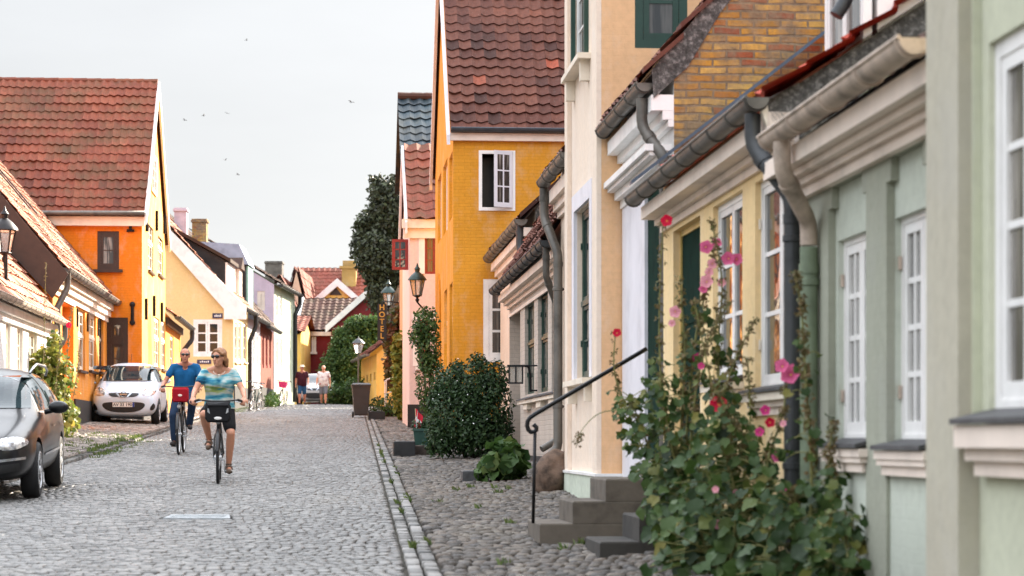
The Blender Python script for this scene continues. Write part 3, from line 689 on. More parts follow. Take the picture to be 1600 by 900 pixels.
# --- R4 narrow house with white doorcase and brick gable
h=RH('brick_gable_house','narrow house with a white doorcase and a yellow brick gable above the neighbouring roof',3.0,19.7,22.85,D=5.2)
ZE=4.58
h.walls(ZE+.33,CU['R4'],zr=ZE+3.4,zb=.1,mend=M['brick'])
P=h.PF(); L=h.L
h.boxes('doorcase',M['lilac'],[(1.5,L-.01,h.base-.2,3.82,-.05,-.001),(.2,.5,h.base-.2,3.82,-.05,-.001)])
h.boxes('door_hood',M['white'],[(.2,L-.0,3.82,3.9,-.07,-.001),(.15,L-.01,3.902,3.98,-.13,-.001),(.12,L-.01,3.982,4.02,-.2,-.001),(.1,L-.01,4.022,4.08,-.24,-.001)])
d=h.boxes('door',M['doorgreen'],[(.51,1.49,h.base+.45,3.81,-.02,-.001)])
h.boxes('cornice',M['white'],[(.0,L-.01,4.22,4.28,-.05,-.001),(.0,L-.01,4.282,4.36,-.1,-.001),(.0,L-.01,4.362,4.5,-.2,-.001)])
h.gutter(-.25,ZE+.03,.05,L-.02,r=.075)
tq=.25
h.pipe([(-.25,tq,4.5),(-.25,tq,4.25),(-.07,tq-.18,3.95),(-.07,tq-.18,.9)],r=.05,m='zinc',clips=[(-.07,tq-.18,3.6),(-.07,tq-.18,2.0)])
pc=R(50)
rf=h.tiles('roof',RT['dark'],(-.28,.0,ZE+.05),(0,1,0),(math.cos(pc),0,math.sin(pc)),L,4.2,ns=4)
mb=MB()          # ragged verge tiles bedded in mortar along the gable
for i in range(9):
    u0=-.28+i*.33; za=ZE+.08+(u0+.28)*math.tan(pc); du=.36; ww=.16+.05*random.random()
    mb.prism([h.loc(u0,-.07,za+.02),h.loc(u0,ww,za+.02),h.loc(u0+du,ww,za+.02+du*.88),h.loc(u0+du,-.04,za+.02+du*.88)],(0,0,.05),rnd=.2+.3*random.random())
mb.build('verge',RT['dark'],h.o,fix=True)
mb=MB(); rz=lambda v:ZE+.05+(v+.28)*math.tan(pc)
vs=[-.2,.1,.4,.8,1.3,1.9]; lo=[.26,.34,.2,.2,.12,.1]
mb.prism([h.loc(v,-.003,rz(v)-.01) for v in vs]+[h.loc(v+.02,-.003,rz(v)-q) for v,q in reversed(list(zip(vs,lo)))],(0,-.01,0)); mb.build('mortar_fillet',M['speck'],h.o,fix=True)
# --- R5 tall cream and peach house
h=RH('peach_house','tall cream-fronted house with a peach side wall and green windows',2.74,22.85,26.0,D=7)
ZE=8.5; L=h.L
r,w=h.wf(902,926,322,592,rec=.10,leaves=2,cols=1,rows=2,fr='green',fw=.05,sash=.04,mid=(.45,1),hinge='green'); P=h.PF()
mb=MB()
for q in((r[0]-.22,r[0]-.01,r[2],r[3]+.2),(r[1]+.01,r[1]+.22,r[2],r[3]+.2),(r[0]-.01,r[1]+.01,r[3]+.01,r[3]+.2)): h.pbox(mb,P,q[0],q[1],q[2],q[3],-.04,-.001)
mb.build('window_surround',M['lilac'],h.o,fix=True)
s1=h.sill(P,r[0]-.15,r[1]+.15,r[2]-.01,out=.14,th=.06,m='offwhite',ext=.1)
h.boxes('sill_bracket',M['offwhite'],[(q-.05,q+.05,r[2]-.26,r[2]-.072,-.10,-.001) for q in(r[0]-.08,r[1]+.08)],parent=s1)
r,w=h.wf(899,919,-75,100,rec=.06,leaves=1,cols=2,rows=3,fr='white',fw=.05,gl='glass')
h.boxes('shutter',M['green'],[(r[1]-.02,r[1]+.05,r[2],r[3],-.05,-.001),(r[0]-.05,r[0]+.02,r[2],r[3],-.05,-.001)])
s1=h.sill(P,r[0]-.12,r[1]+.12,r[2]-.02,out=.14,th=.06,m='offwhite',ext=.12)
h.boxes('sill_bracket',M['offwhite'],[(q-.05,q+.05,r[2]-.3,r[2]-.082,-.10,-.001) for q in(r[0]-.08,r[1]+.08)],parent=s1)
h.we(992,1074,-70,75,rec=.05,leaves=1,cols=1,rows=2,fr='green',fw=.085,sash=.06,mw=.035,gl='glass',hole=True)
h.walls(ZE,CU['R5'],zr=ZE+4,zb=.4,mend=CU['R5e'])
h.boxes('corner_pilaster',CU['R5'],[(.0,.4,h.base+.3,ZE,-.05,-.001),(L-.3,L,h.base+.3,ZE,-.05,-.001)])
zp=h.end(930,740)[1]
h.boxes('plinth',CU['plinthg'],[(-.06,L,h.base-.6,zp-.03,-.06,2.0)]); h.boxes('plinth_cap',M['white'],[(-.07,L,zp-.029,zp,-.075,1.99)])
h.tiles('roof',RT['dark'],(-.3,-.1,ZE),(0,1,0),(.7,0,.7),L+.2,4.5)
# --- R5b buff house behind
h=RH('buff_house','sliver of a buff house with a grey gutter behind the tall peach house',2.96,26.02,29.08,D=5)
ZE=4.78; L=h.L
h.walls(ZE+.26,CU['R5b'],zr=ZE+2.7,zb=.4)
h.boxes('cornice',M['pinkwhite'],[(.0,L,4.34,4.42,-.05,-.001),(.0,L,4.422,4.52,-.10,-.001),(.0,L,4.522,4.68,-.17,-.001)])
h.gutter(-.23,ZE+.03,.0,L-.02,r=.085)
tq=L-.12
h.pipe([(-.23,tq,4.72),(-.23,tq,4.35),(-.08,tq-.3,3.85),(-.08,tq-.3,h.base+.42),(-.25,tq-.36,h.base+.25)],r=.06,m='zinc',clips=[(-.08,tq-.3,3.4),(-.08,tq-.3,1.9)])
h.tiles('roof',RT['dark'],(-.25,-.05,ZE+.04),(0,1,0),(math.cos(R(45)),0,math.sin(R(45))),L,3.2,ns=4)
# --- R6 greige low house
h=RH('greige_house','low greige painted-brick house with slim dark-green windows and a black tarred plinth',3.05,29.1,38.65,D=8.6)
ZE=4.02; L=h.L; P=h.PF()
rr=[]
for (x0,x1,yt,yb) in((820,834.5,474,614),(840.5,856,461,611),(862,874,449,609)):
    t1,zt=h.front(x0,yt); t0=h.front(x1,yt)[0]; zb=h.front(x1,yb)[1]; r=(t0,t1,zb,zt); rr.append(r)
    h.wf(0,0,0,0,r=r,rec=.10,leaves=2,cols=1,rows=1,fr='green',fw=.035,sash=.035,mid=(.55,1),gl='glasscurtain',hinge='green')
zs=min(r[2] for r in rr)
s1=h.sill(P,rr[2][0]-.3,rr[0][1],zs-.06,out=.10,th=.05,m='offwhite',slate=True,ext=.25,rec=.05)
h.boxes('sill_bracket',M['offwhite'],[((r[0]+r[1])/2-.35,(r[0]+r[1])/2+.35,zs-.2,zs-.112,-.07,-.001) for r in rr],parent=s1)
rd=h.rf(796,813,486,760); rd=(rd[0],rd[1],h.base-.1,h.front(800,488)[1]); h.hf.append(rd+(.2,))
d=h.boxes('door',mat('greige_door',col(150,140,132),.6,scale=5),[(rd[0],rd[1],rd[2],rd[3],.2,.24)])
h.walls(ZE+.37,CU['R6'],zr=ZE+6.8,zb=.5)
zp=h.front(835,712)[1]
h.boxes('plinth',M['tar'],[(.0,rd[0]-.1,h.base-.5,zp,-.04,-.001)])
h.boxes('cornice',M['pinkwhite'],[(.0,L,3.58,3.63,-.025,-.001),(.0,L,3.72,3.78,-.05,-.001),(.0,L,3.782,3.84,-.11,-.001),(.0,L,3.842,3.95,-.2,-.001)])
h.gutter(-.27,ZE+.04,-.02,L,r=.085,m='darkzinc')
h.pipe([(-.27,.12,3.98),(-.27,.12,3.6),(-.09,.5,3.25),(-.09,.5,h.base+.42),(-.3,.42,h.base+.3)],r=.045,m='zinc',clips=[(-.09,.5,2.9),(-.09,.5,1.9)])
h.tiles('roof',RT['dark'],(-.27,-.02,ZE+.05),(0,1,0),(math.cos(R(56.5)),0,math.sin(R(56.5))),L,8.3,ns=4)  # ridge raised out of view to keep the sun off the road
# wall lantern standing out over the pavement
# --- R6b next low house
h=RH('buff_house','low house with a lichen-grey mortared gable and a grey gutter against the ochre wall',3.5,38.7,46.8,D=9.0)  # depth enlarged so the unseen ridge shades the road
ZE=5.25; L=h.L
h.walls(ZE+.24,CU['R5b'],zr=ZE+4.3,zb=.8,mend=M['speck'])
h.boxes('cornice',M['pinkwhite'],[(.0,L,4.78,4.88,-.05,-.001),(.0,L,4.882,5.0,-.12,-.001),(.0,L,5.002,5.15,-.2,-.001)])
h.gutter(-.25,ZE+.04,-.02,L,r=.11,m='zinc')
h.pipe([(-.25,.15,5.2),(-.25,.15,4.8),(-.1,-.2,4.3),(.25,-.5,4.15)],r=.075,m='darkzinc')
rf=h.tiles('roof',RT['dark'],(-.27,-.05,ZE+.05),(0,1,0),(math.cos(R(42)),0,math.sin(R(42))),L,6.3,ns=4)
mb=MB(); mb.prism([h.loc(-.27,-.1,ZE+.06),h.loc(-.27,.1,ZE+.06),h.loc(2.3,.1,ZE+.06+2.57*.9),h.loc(2.3,-.1,ZE+.06+2.57*.9)],(0,0,.09)); mb.build('verge',RT['dark'],h.o,fix=True)
# --- R7 tall ochre house
h=RH('ochre_house','tall ochre-yellow brick house with dark brown pantile roof and an open white casement',2.52,46.9,55.1,D=8)
zE=h.end(708,208)[1]; L=h.L; zR=zE+4.8
re_=h.re(748,805,235,329); h.he.append(re_+(.25,))
P=h.PE()
fw=.05; mb=MB()
for q in((re_[0],re_[0]+.07,re_[2],re_[3]),(re_[1]-.07,re_[1],re_[2],re_[3]),(re_[0]+.07,re_[1]-.07,re_[3]-.07,re_[3]),(re_[0]+.07,re_[1]-.07,re_[2],re_[2]+.07)): h.pbox(mb,P,*q,-.02,.05)
wo=mb.build('window',M['white'],h.o,fix=True)
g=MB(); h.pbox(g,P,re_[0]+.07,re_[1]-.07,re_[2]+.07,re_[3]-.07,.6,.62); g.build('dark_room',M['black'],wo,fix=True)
# the opened leaf, swung out towards the street on the right jamb
ow=(re_[1]-re_[0])*.60; ang=R(28); a1=re_[1]-.05
def PO(a,z,d): # a from hinge
    return h.loc(a1-a*math.cos(ang)+d*math.sin(ang), -.03-a*math.sin(ang)-d*math.cos(ang)*-1, z)
z0,z1=re_[2]+.06,re_[3]-.02; mb=MB(); B=lambda *q:h.pbox(mb,PO,*q)
B(0,.08,z0,z1,-.02,.025);B(ow-.08,ow,z0,z1,-.02,.025);B(.08,ow-.08,z1-.08,z1,-.02,.025);B(.08,ow-.08,z0,z0+.1,-.02,.025)
B(ow/2-.015,ow/2+.015,z0+.1,z1-.08,-.015,.02)
for k in(1,2): zz=z0+.1+(z1-z0-.18)*k/3; B(.08,ow-.08,zz-.014,zz+.014,-.013,.018)
lf=mb.build('casement',M['lilac'],wo,fix=True); g=MB(); h.pbox(g,PO,.08,ow-.08,z0+.1,z1-.08,-.002,.004); g.build('pane',M['glasscurtain'],lf,fix=True)
r2=h.re(755,797,436,566); h.we(0,0,0,0,r=(r2[0],r2[1]+.05,r2[2],r2[3]),rec=.05,leaves=1,cols=1,rows=3,fw=.12,sash=.07,mw=.05,gl='glass')
for (x0,x1,yt,yb) in((684,689.5,282,372),(692.5,699,262,358),(702,707.2,248,338)):
    r=h.rf(x0,x1,yt,yb); r=(r[0],r[1],h.front(x1,yb)[1],h.front(x0,yt)[1]); h.wf(0,0,0,0,r=r,rec=.12,leaves=2,cols=1,rows=3,fw=.09,sash=.06,gl='glasscurtain')
for (x0,x1,yt,yb) in((694,698.5,456,575),(702.5,707,446,572)):
    r=h.rf(x0,x1,yt,yb); r=(r[0],r[1],h.front(x1,yb)[1],h.front(x0,yt)[1]); h.wf(0,0,0,0,r=r,rec=.12,leaves=2,cols=1,rows=2,fw=.09,sash=.06,mid=(.6,2),gl='glasscurtain')
h.walls(zE,CU['R7'],gable='street',zr=zR,zb=1.0)
rn=h.rf(683,689,470,600); mb=MB(); c=(rn[0]+rn[1])/2; hw=(rn[1]-rn[0])/2; zt=h.front(686,490)[1]
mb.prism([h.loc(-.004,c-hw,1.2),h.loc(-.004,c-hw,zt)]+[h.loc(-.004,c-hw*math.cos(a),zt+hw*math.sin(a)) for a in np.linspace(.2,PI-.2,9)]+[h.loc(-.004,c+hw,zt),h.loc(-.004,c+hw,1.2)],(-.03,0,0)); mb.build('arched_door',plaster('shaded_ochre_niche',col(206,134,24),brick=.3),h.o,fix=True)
pc=math.atan2(zR-zE,L/2); sl_=math.hypot(zR-zE,L/2)
def vary7(rl,u,v): 
    q=rl.random(); return .97 if q<.008 else (min(.8,max(.02,rl.gauss(.36,.13))))
h.tiles('roof',RT['dark'],(-.06,-.12,zE+.03-.12*math.tan(pc)+.12),(1,0,0),(0,math.cos(pc),math.sin(pc)),h.D,sl_+.15,tw=.265,ch=.30,amp=.05,ns=8,vary=vary7)
h.tiles('roof',RT['dark'],(-.06,L+.12,zE+.03-.12*math.tan(pc)+.12),(1,0,0),(0,-math.cos(pc),math.sin(pc)),h.D,sl_+.15,tw=.265,ch=.30,amp=.05,ns=4)
h.ridge(RT['dark'],(-.05,L/2,zR+.1),(h.D,L/2,zR+.1),r=.16)
mb=MB()
for (ta,za,tb,zb2) in((-.15,zE-.2,L/2,zR+.12),(L+.15,zE-.2,L/2,zR+.12)):
    mb.prism([h.loc(-.14,ta,za-.06),h.loc(-.14,ta,za+.15),h.loc(-.14,tb,zb2-.02),h.loc(-.14,tb,zb2-.3)],(.07,0,0))
mb.build('verge_board',M['lilac'],h.o,fix=True)
h.boxes('eaves_board',M['pinkwhite'],[(-.1,h.D,zE-.16,zE-.0,-.10,-.001)],P=h.PE())
mb=MB(); tr=MB(); rg=[]
for v in np.linspace(-.05,h.D,14): rg.append([Vector(h.loc(v,-.17+.09*math.cos(PI+PI*k/8),zE+.09+.09*math.sin(PI+PI*k/8))) for k in range(9)]+[Vector(h.loc(v,-.17-.08,zE+.1)),Vector(h.loc(v,-.17+.08,zE+.1))][::-1])
mb.ring_loft(rg); mb.build('gutter',mat('blue_grey_gutter',col(74,82,90),.5,.3,scale=4),h.o,smooth=True,fix=True,angle=40)
mb=MB(); wl=Vector(h.loc(4.6,0,0))-Vector(h.loc(0,0,0)); mb.prism([h.loc(5.4,.6,1.0),h.loc(5.4,.6,14.0),h.loc(5.4,3.9,17.0),h.loc(5.4,7.2,14.0),h.loc(5.4,7.2,1.0)],wl); rw=mb.build('sun_blocker',CU['R7'],h.o,fix=True)  # added unseen block that keeps a sun patch off the road
for sg in(1,-1): h.tiles('roof',RT['dark'],(5.2,3.9-sg*3.6,13.85),(1,0,0),(0,sg*.74,.673),5,4.9,ns=3,parent=rw)  # tiles over the same added block
# --- R8 pinkish white house with red windows
h=RH('pink_house','pale pinkish-white house with red window frames and a steep red tile roof',1.97,57.5,63.3,D=7)
zE=h.end(660,342)[1]; zR=h.end(660,233,3)[1]; L=h.L; P=h.PE()
PK=plaster('pale_pink_limewash',col(226,204,200),brick=.08,var=.05,stain=.12)
h.we(664,680,366,428,rec=.06,leaves=1,cols=2,rows=3,fr='red',fw=.03,sash=.025,mw=.012,hole=True); h.we(655,672,500,572,rec=.06,leaves=1,cols=2,rows=3,fr='red',fw=.035,sash=.03,mw=.014)
r=h.re(655,672,500,572); h.sill(P,r[0],r[1],r[2]-.02,out=.08,th=.08,m='white',ext=.1)
rr=h.re(664,680,366,428)
h.boxes('window_surround',M['white'],[(q[0]-.16,q[0]-.01,q[2],q[3]+.15,-.03,-.001) for q in(r,rr)]+[(q[0]-.01,q[1]+.3,q[3]+.01,q[3]+.15,-.03,-.001) for q in(r,rr)],P=P)
h.walls(zE,PK,gable='street',zr=zR,zb=1.4)
h.boxes('plinth',M['tar'],[(-.05,2.5,h.base-.4,h.end(650,632)[1],-.05,-.001)],P=P)
h.boxes('eaves_board',M['pinkwhite'],[(-.15,h.D,zE-.5,zE-.25,-.06,-.001),(-.2,h.D,zE-.248,zE-.02,-.14,-.001)],P=P)
pc=math.atan2(zR-zE,L/2); sl_=math.hypot(zR-zE,L/2)
for sgn,t0 in((1,-.15),(-1,L+.15)): h.tiles('roof',RT['far'] if sgn<0 else RT['red'],(-.05,t0,zE-.02),(1,0,0),(0,sgn*math.cos(pc),math.sin(pc)),h.D,sl_+.2,tw=.33,ch=.42,amp=.06,ns=5)
mb=MB(); mb.prism([h.loc(-.12,-.2,zE-.4),h.loc(-.12,-.2,zE-.1),h.loc(-.12,L/2,zR+.08),h.loc(-.12,L/2,zR-.2)],(.06,0,0)); mb.prism([h.loc(-.12,L+.2,zE-.4),h.loc(-.12,L+.2,zE-.1),h.loc(-.12,L/2,zR+.08),h.loc(-.12,L/2,zR-.2)],(.06,0,0)); mb.build('verge_board',M['lilac'],h.o,fix=True)
# red casement standing open over the street
c0=h.front(640,395,-.0); P1=h.world(-.02,.6,0); zA,zB=h.end(630,420)[1],h.end(630,372)[1]
mb=MB(); PQ=lambda a,z,d: h.loc(-a,.35+d,z)
B=lambda *q:h.pbox(mb,PQ,*q)
B(.02,.10,zA,zB,-.03,.03);B(.36,.44,zA,zB,-.03,.03);B(.10,.36,zB-.07,zB,-.03,.03);B(.10,.36,zA,zA+.07,-.03,.03);B(.22,.25,zA+.07,zB-.07,-.02,.02)
for k in(1,2): zz=zA+(zB-zA)*k/3; B(.10,.36,zz-.015,zz+.015,-.018,.018)
cw=mb.build('casement',M['red'],h.o,fix=True); g=MB(); h.pbox(g,PQ,.1,.36,zA+.07,zB-.07,-.004,.004); g.build('pane',M['glass'],cw,fix=True)
# --- R9 blue-roofed house
h=RH('blue_roof_house','peach house with a steep blue glazed tile roof behind the pinkish-white house',2.12,65,71,D=7)
zE=h.end(650,262)[1]; zR=h.end(650,156,3)[1]; L=h.L
h.walls(zE,plaster('deep_peach_limewash',col(222,160,126),brick=.1),gable='street',zr=zR,zb=1.6)
pc=math.atan2(zR-zE,L/2); sl_=math.hypot(zR-zE,L/2)
for sgn,t0 in((1,-.15),(-1,L+.15)): h.tiles('roof',RT['blue'],(-.15,t0,zE-.1),(1,0,0),(0,sgn*math.cos(pc),math.sin(pc)),h.D,sl_+.2,tw=.34,ch=.42,amp=.06,ns=5)
h.ridge(RT['brown'],(-.15,L/2,zR+.1),(h.D,L/2,zR+.1),r=.13)
# --- R10 low hotel front, creeper red
h=RH('hotel_house','low house front with red windows, grey gutter and rambling creeper beyond the pinkish-white house',2.45,71.2,90,D=6)
ZE=6.35; L=h.L; P=h.PF()
for (x0,x1,yt,yb,kk) in((627,631,470,545,'red'),(620,624,480,545,'red'),(614,617.5,486,546,'white'),(609,612,490,548,'red')):
    r=h.rf(x0,x1,yt,yb); h.wf(0,0,0,0,r=r,rec=.1,leaves=2,cols=1,rows=3,fr=kk,fw=.1,gl='glass')
h.walls(ZE,plaster('salmon_limewash',col(206,120,96),brick=.15),zr=ZE+3,zb=1.9)
h.boxes('cornice',M['pinkwhite'],[(.0,L,ZE-.7,ZE-.4,-.1,-.001),(.0,L,ZE-.398,ZE-.05,-.2,-.001)])
h.boxes('plinth',M['tar'],[(.0,L,1.8,h.base+.7,-.06,-.001)])
h.gutter(-.25,ZE+.05,-.1,L,r=.12); h.pipe([(-.25,.4,ZE),(-.25,.4,ZE-.4),(-.1,.8,ZE-1.1),(-.1,.8,h.base+.5)],r=.1,m='zinc')
h.tiles('roof',RT['dark'],(-.27,-.05,ZE+.05),(0,1,0),(.7,0,.7),L,4,tw=.35,ch=.45,ns=4)
# ================================================================== LEFT SIDE
def LH(name,label,o,Y0,Y1,D=6): return House(name,label,'house',-1,(o-.08*Y0,Y0),(Y1-Y0)*math.sqrt(1.0064),D=D)
CU.update(LW=plaster('chalk_white_limewash',col(232,230,226),brick=.1,var=.05,stain=.15,low=.5),
 LO=plaster('orange_painted_brick',col(232,132,34),brick=.32,var=.06,stain=.18,stain_c=col(200,104,20),low=.5),
 LOl=plaster('sunlit_orange_limewash',col(240,158,60),brick=.3,var=.06,stain=.15,stain_c=col(206,120,40),low=.4),  # paler copy of the orange wall for sunlit fronts; sun is in the colour
 L3f=plaster('sunlit_apricot_limewash',col(240,180,90),brick=.25,var=.05,stain=.15),  # street front of the orange house, sunlight painted into its colour
 L5=plaster('cream_limewash',col(238,208,150),brick=.06,var=.04,stain=.1),
 L6=plaster('pale_grey_limewash',col(196,194,200),brick=.06),L7=plaster('red_brown_brick',col(132,72,56),brick=.4),
 L8e=plaster('lilac_limewash',col(214,200,214),brick=.03),L8=plaster('mint_white_limewash',col(178,184,162),brick=.03))
pL=R(50); upL=(math.cos(pL),0,math.sin(pL))
# --- L1 white cottage
h=LH('white_cottage','low chalk-white cottage with slim grey windows and a sunlit pink tile roof',-6.25,36,49.85,D=6.5); L=h.L; ZE=4.05
for (x0,x1,yt,yb) in((9,17,503,588),(26.5,36,509,590),(45,58,515,586),(73,79,522,580)):
    t0,zt=h.front(x0,yt); t1=h.front(x1,yt)[0]; zb=h.front(x1,yb)[1]; h.wf(0,0,0,0,r=(t0,t1,zb,zt),rec=.1,leaves=2,cols=1,rows=3,fw=.06,fr='offwhite',gl='glasscurtain')
h.walls(ZE+.34,CU['LW'],zr=ZE+.3+3.25*math.tan(pL),zb=.8)
h.boxes('cornice',M['white'],[(.0,L,ZE-.32,ZE-.18,-.06,-.001),(.0,L,ZE-.178,ZE-.02,-.14,-.001)])
h.boxes('plinth',M['tar'],[(.0,L,.7,h.base+.62,-.04,-.001)])
h.gutter(-.30,ZE+.06,-.1,L+.1,r=.09,m='pinkgutter'); h.pipe([(-.3,L-.1,ZE),(-.3,L-.1,ZE-.3),(-.08,L-.3,ZE-.7),(-.08,L-.3,h.base+.2)],r=.06,m='zinc')
h.tiles('roof',RT['sun'],(-.3,-.25,ZE+.03),(0,1,0),upL,L+.3,3.55/math.cos(pL),tw=.25,ch=.34,amp=.03,ns=4)
h.boxes('verge_board',M['brown'],[(-.0,.001,0,0.001,0,0.001)]) if False else None
mb=MB(); mb.prism([h.loc(-.35,-.3,ZE-.25),h.loc(-.35,-.3,ZE+.05),h.loc(3.3,-.3,ZE+.1+3.65*math.tan(pL)),h.loc(3.3,-.3,ZE-.3+3.65*math.tan(pL))],Vector(h.loc(0,.06,0))-Vector(h.loc(0,0,0))); mb.build('verge_board',M['brown'],h.o,fix=True)
# --- L2 orange cottage
h=LH('orange_cottage','low orange cottage with a sunlit pink tile roof beside the tall orange house',-6.25,50,62,D=8); L=h.L; ZE=5.25
ws=[]
for (x0,x1,yt,yb,fr) in((122,133,482,580,'offwhite'),(139,150,487,581,'offwhite'),(154.5,161.5,492,582,'brown')):
    t0,zt=h.front(x0,yt); t1=h.front(x1,yt)[0]; zb=h.front(x1,yb)[1]; r=(t0,t1,zb,zt); h.wf(0,0,0,0,r=r,rec=.1,leaves=2,cols=1,rows=2,fw=.06,fr=fr,mid=(.58,2),gl='glasscurtain')
    h.sill(h.PF(),r[0],r[1],r[2]-.01,out=.08,th=.06,m='brown',ext=.05); ws.append(r)
rd=h.rf(97,115,476,700); rd=(rd[0],rd[1],h.base-.05,h.front(106,476)[1]); h.hf.append(rd+(.3,))
h.boxes('door',CU['LO'],[(rd[0],rd[1],rd[2],rd[3],.30,.33)])
h.walls(ZE+.34,CU['LOl'],zr=ZE+.3+4*math.tan(pL),zb=.9,mend=CU['LO'])
h.boxes('door_lintel',M['offwhite'],[(rd[0]-.1,rd[1]+.1,rd[3]+.02,rd[3]+.3,-.04,-.001)])
h.boxes('wall_anchor',M['iron'],[(q-.03,q+.03,ZE-1.0,ZE-.55,-.04,-.002) for q in(ws[0][0]-.3,(ws[0][1]+ws[1][0])/2,(ws[1][1]+ws[2][0])/2)])
h.boxes('cornice',M['offwhite'],[(.0,L-.05,ZE-.5,ZE-.36,-.05,-.001),(.0,L-.05,ZE-.358,ZE-.2,-.12,-.001),(.0,L-.05,ZE-.198,ZE-.02,-.19,-.001)])
h.boxes('plinth',M['tar'],[(rd[1],L-.1,1.0,h.base+.75,-.05,-.001)])
h.gutter(-.30,ZE+.06,-.2,L-.02,r=.11,m='zinc'); h.pipe([(-.3,.2,ZE),(-.3,.2,ZE-.35),(-.1,.0,ZE-.8),(-.1,-.0,h.base+1.4)],r=.075,m='zinc')
h.tiles('roof',RT['sun'],(-.3,-.25,ZE+.03),(0,1,0),upL,L+.24,4.3/math.cos(pL),tw=.25,ch=.34,amp=.03,ns=4)
mb=MB(); pr=[]
for i,u in enumerate(np.linspace(-.38,4.2,12)): pr.append((u,ZE+.02+(u+.3)*math.tan(pL)))
mb.prism([h.loc(u,-.3,z) for u,z in pr]+[h.loc(u+.35,-.3,z-.55-.12*min(1,i/3)) for i,(u,z) in reversed(list(enumerate(pr)))],Vector(h.loc(0,.05,0))-Vector(h.loc(0,0,0))); mb.build('verge_board',M['brown'],h.o,fix=True)
h.boxes('roof_light',M['black'],[(6.0,6.12,0,.0,0,0)]) if False else None
for t0,u0 in((5.2,1.2),(6.6,1.2)):
    mb=MB(); z0=ZE+.03+(u0+.3)*math.tan(pL)+.1; mb.prism([h.loc(u0,t0,z0),h.loc(u0,t0+.12,z0),h.loc(u0+1.0,t0+.12,z0+1.0*math.tan(pL)),h.loc(u0+1.0,t0,z0+1.0*math.tan(pL))],(0,0,.05)); mb.build('snow_guard',M['black'],h.o,fix=True)

# --- L3 tall orange house
h=LH('tall_orange_house','tall orange gabled house with a big mossy red tile roof and dark brown windows',-5.28,62,70.6,D=9); L=h.L; P=h.PE()
zE=h.end(222,338)[1]; zR=h.end(242,136,L/2)[1]
r,w_=h.we(152,186,361,421,rec=.08,leaves=1,cols=1,rows=2,fr='brown',fw=.10,sash=.06,gl='glasscurtain'); h.sill(P,r[0],r[1],r[2],out=.1,th=.08,m='brown',ext=.1)
r,w_=h.we(166,200,496,590,rec=.08,leaves=1,cols=1,rows=2,fr='brown',fw=.13,sash=.08,mid=(.62,1),gl='glasscurtain')
for (x0,x1,yt,yb) in((231.5,239.5,349,424),(247,254.5,360,430),(241,249,497,574),(252,258.5,502,577)):
    q=h.rf(x0,x1,yt,yb); h.wf(0,0,0,0,r=q,rec=.08,leaves=2,cols=1,rows=2,fw=.07,fr='offwhite',mid=(.6,2),gl='glasscurtain'); h.sill(h.PF(),q[0],q[1],q[2]-.01,out=.07,th=.06,m='brown',ext=.04)
q=h.rf(236,243,243,303); h.window(h.PF(-.055),q,leaves=2,cols=1,rows=3,fr='offwhite',fw=.07,rec=.05,gl='glasscurtain')
h.walls(zE,CU['L3f'],gable='street',zr=zR,zb=1.4,mend=CU['LO'])
q=h.rf(231,237,505,640); c=(q[0]+q[1])/2; hw=(q[1]-q[0])/2; zt=h.front(234,512)[1]; mb=MB()
mb.prism([h.loc(-.004,c-hw,1.6),h.loc(-.004,c-hw,zt)]+[h.loc(-.004,c-hw*math.cos(a),zt+hw*.6*math.sin(a)) for a in np.linspace(.2,PI-.2,9)]+[h.loc(-.004,c+hw,zt),h.loc(-.004,c+hw,1.6)],(.02,0,0)); mb.build('arched_door',CU['LO'],h.o,fix=True)
# iron wall ties
a,z=h.end(207,490); mb=MB(); mb.tube([P(a,z-.26,-.03),P(a,z+.26,-.03)],[.05,.05],6); mb.ell(P(a,z+.25,-.03),(.08,.05,.08)); mb.ell(P(a,z-.25,-.03),(.08,.05,.08)); mb.build('wall_anchor',M['iron'],h.o,fix=True)
a,z=h.end(204,352); mb=MB(); mb.tube([P(a,z-.15,-.03),P(a,z+.12,-.03)],.045,6); mb.tube([P(a-.1,z-.15,-.03),P(a+.1,z-.15,-.03)],.04,6); mb.build('wall_anchor',M['iron'],h.o,fix=True)
for (x,y) in((227.5,345),(243,345),(226.5,483),(239,478),(251,488),(255,350)):
    t_,z=h.front(x,y); mb=MB(); mb.tube([h.loc(-.04,t_,z-.3),h.loc(-.04,t_,z+.3)],.045,6); mb.build('wall_anchor',M['iron'],h.o,fix=True)
h.boxes('plinth',M['tar'],[(-.03,2.3,1.4,h.base+.65,-.05,-.001)],P=P); h.boxes('plinth',M['tar'],[(.0,L,1.4,h.base+.65,-.05,-.001)])
pc=math.atan2(zR-zE,L/2); sl_=math.hypot(zR-zE,L/2); ov=.22
def vary3(rl,u,v): return min(.99,max(.02,rl.gauss(.52+.2*(v-.5),.13)))
h.tiles('roof',RT['red'],(-.1,-ov,zE+.06-ov*math.tan(pc)+.14),(1,0,0),(0,math.cos(pc),math.sin(pc)),h.D,sl_+ov*1.1,tw=.225,ch=.39,amp=.045,ns=6,vary=vary3)
h.tiles('roof',RT['red'],(-.1,L+ov,zE+.06-ov*math.tan(pc)+.14),(1,0,0),(0,-math.cos(pc),math.sin(pc)),h.D,sl_+ov*1.1,tw=.225,ch=.39,amp=.045,ns=3)
h.ridge(RT['red'],(-.1,L/2,zR+.12),(h.D,L/2,zR+.12),r=.13)
mb=MB()
for tA in(-ov-.02,L+ov+.02): mb.prism([h.loc(-.16,tA,zE-.25),h.loc(-.16,tA,zE+.08),h.loc(-.16,L/2,zR+.16),h.loc(-.16,L/2,zR-.16)],(.07,0,0))
mb.build('verge_board',M['white'],h.o,fix=True)
h.boxes('eaves_board',M['offwhite'],[(-.08,h.D,zE-.28,zE-.02,-.16,-.001)],P=P)
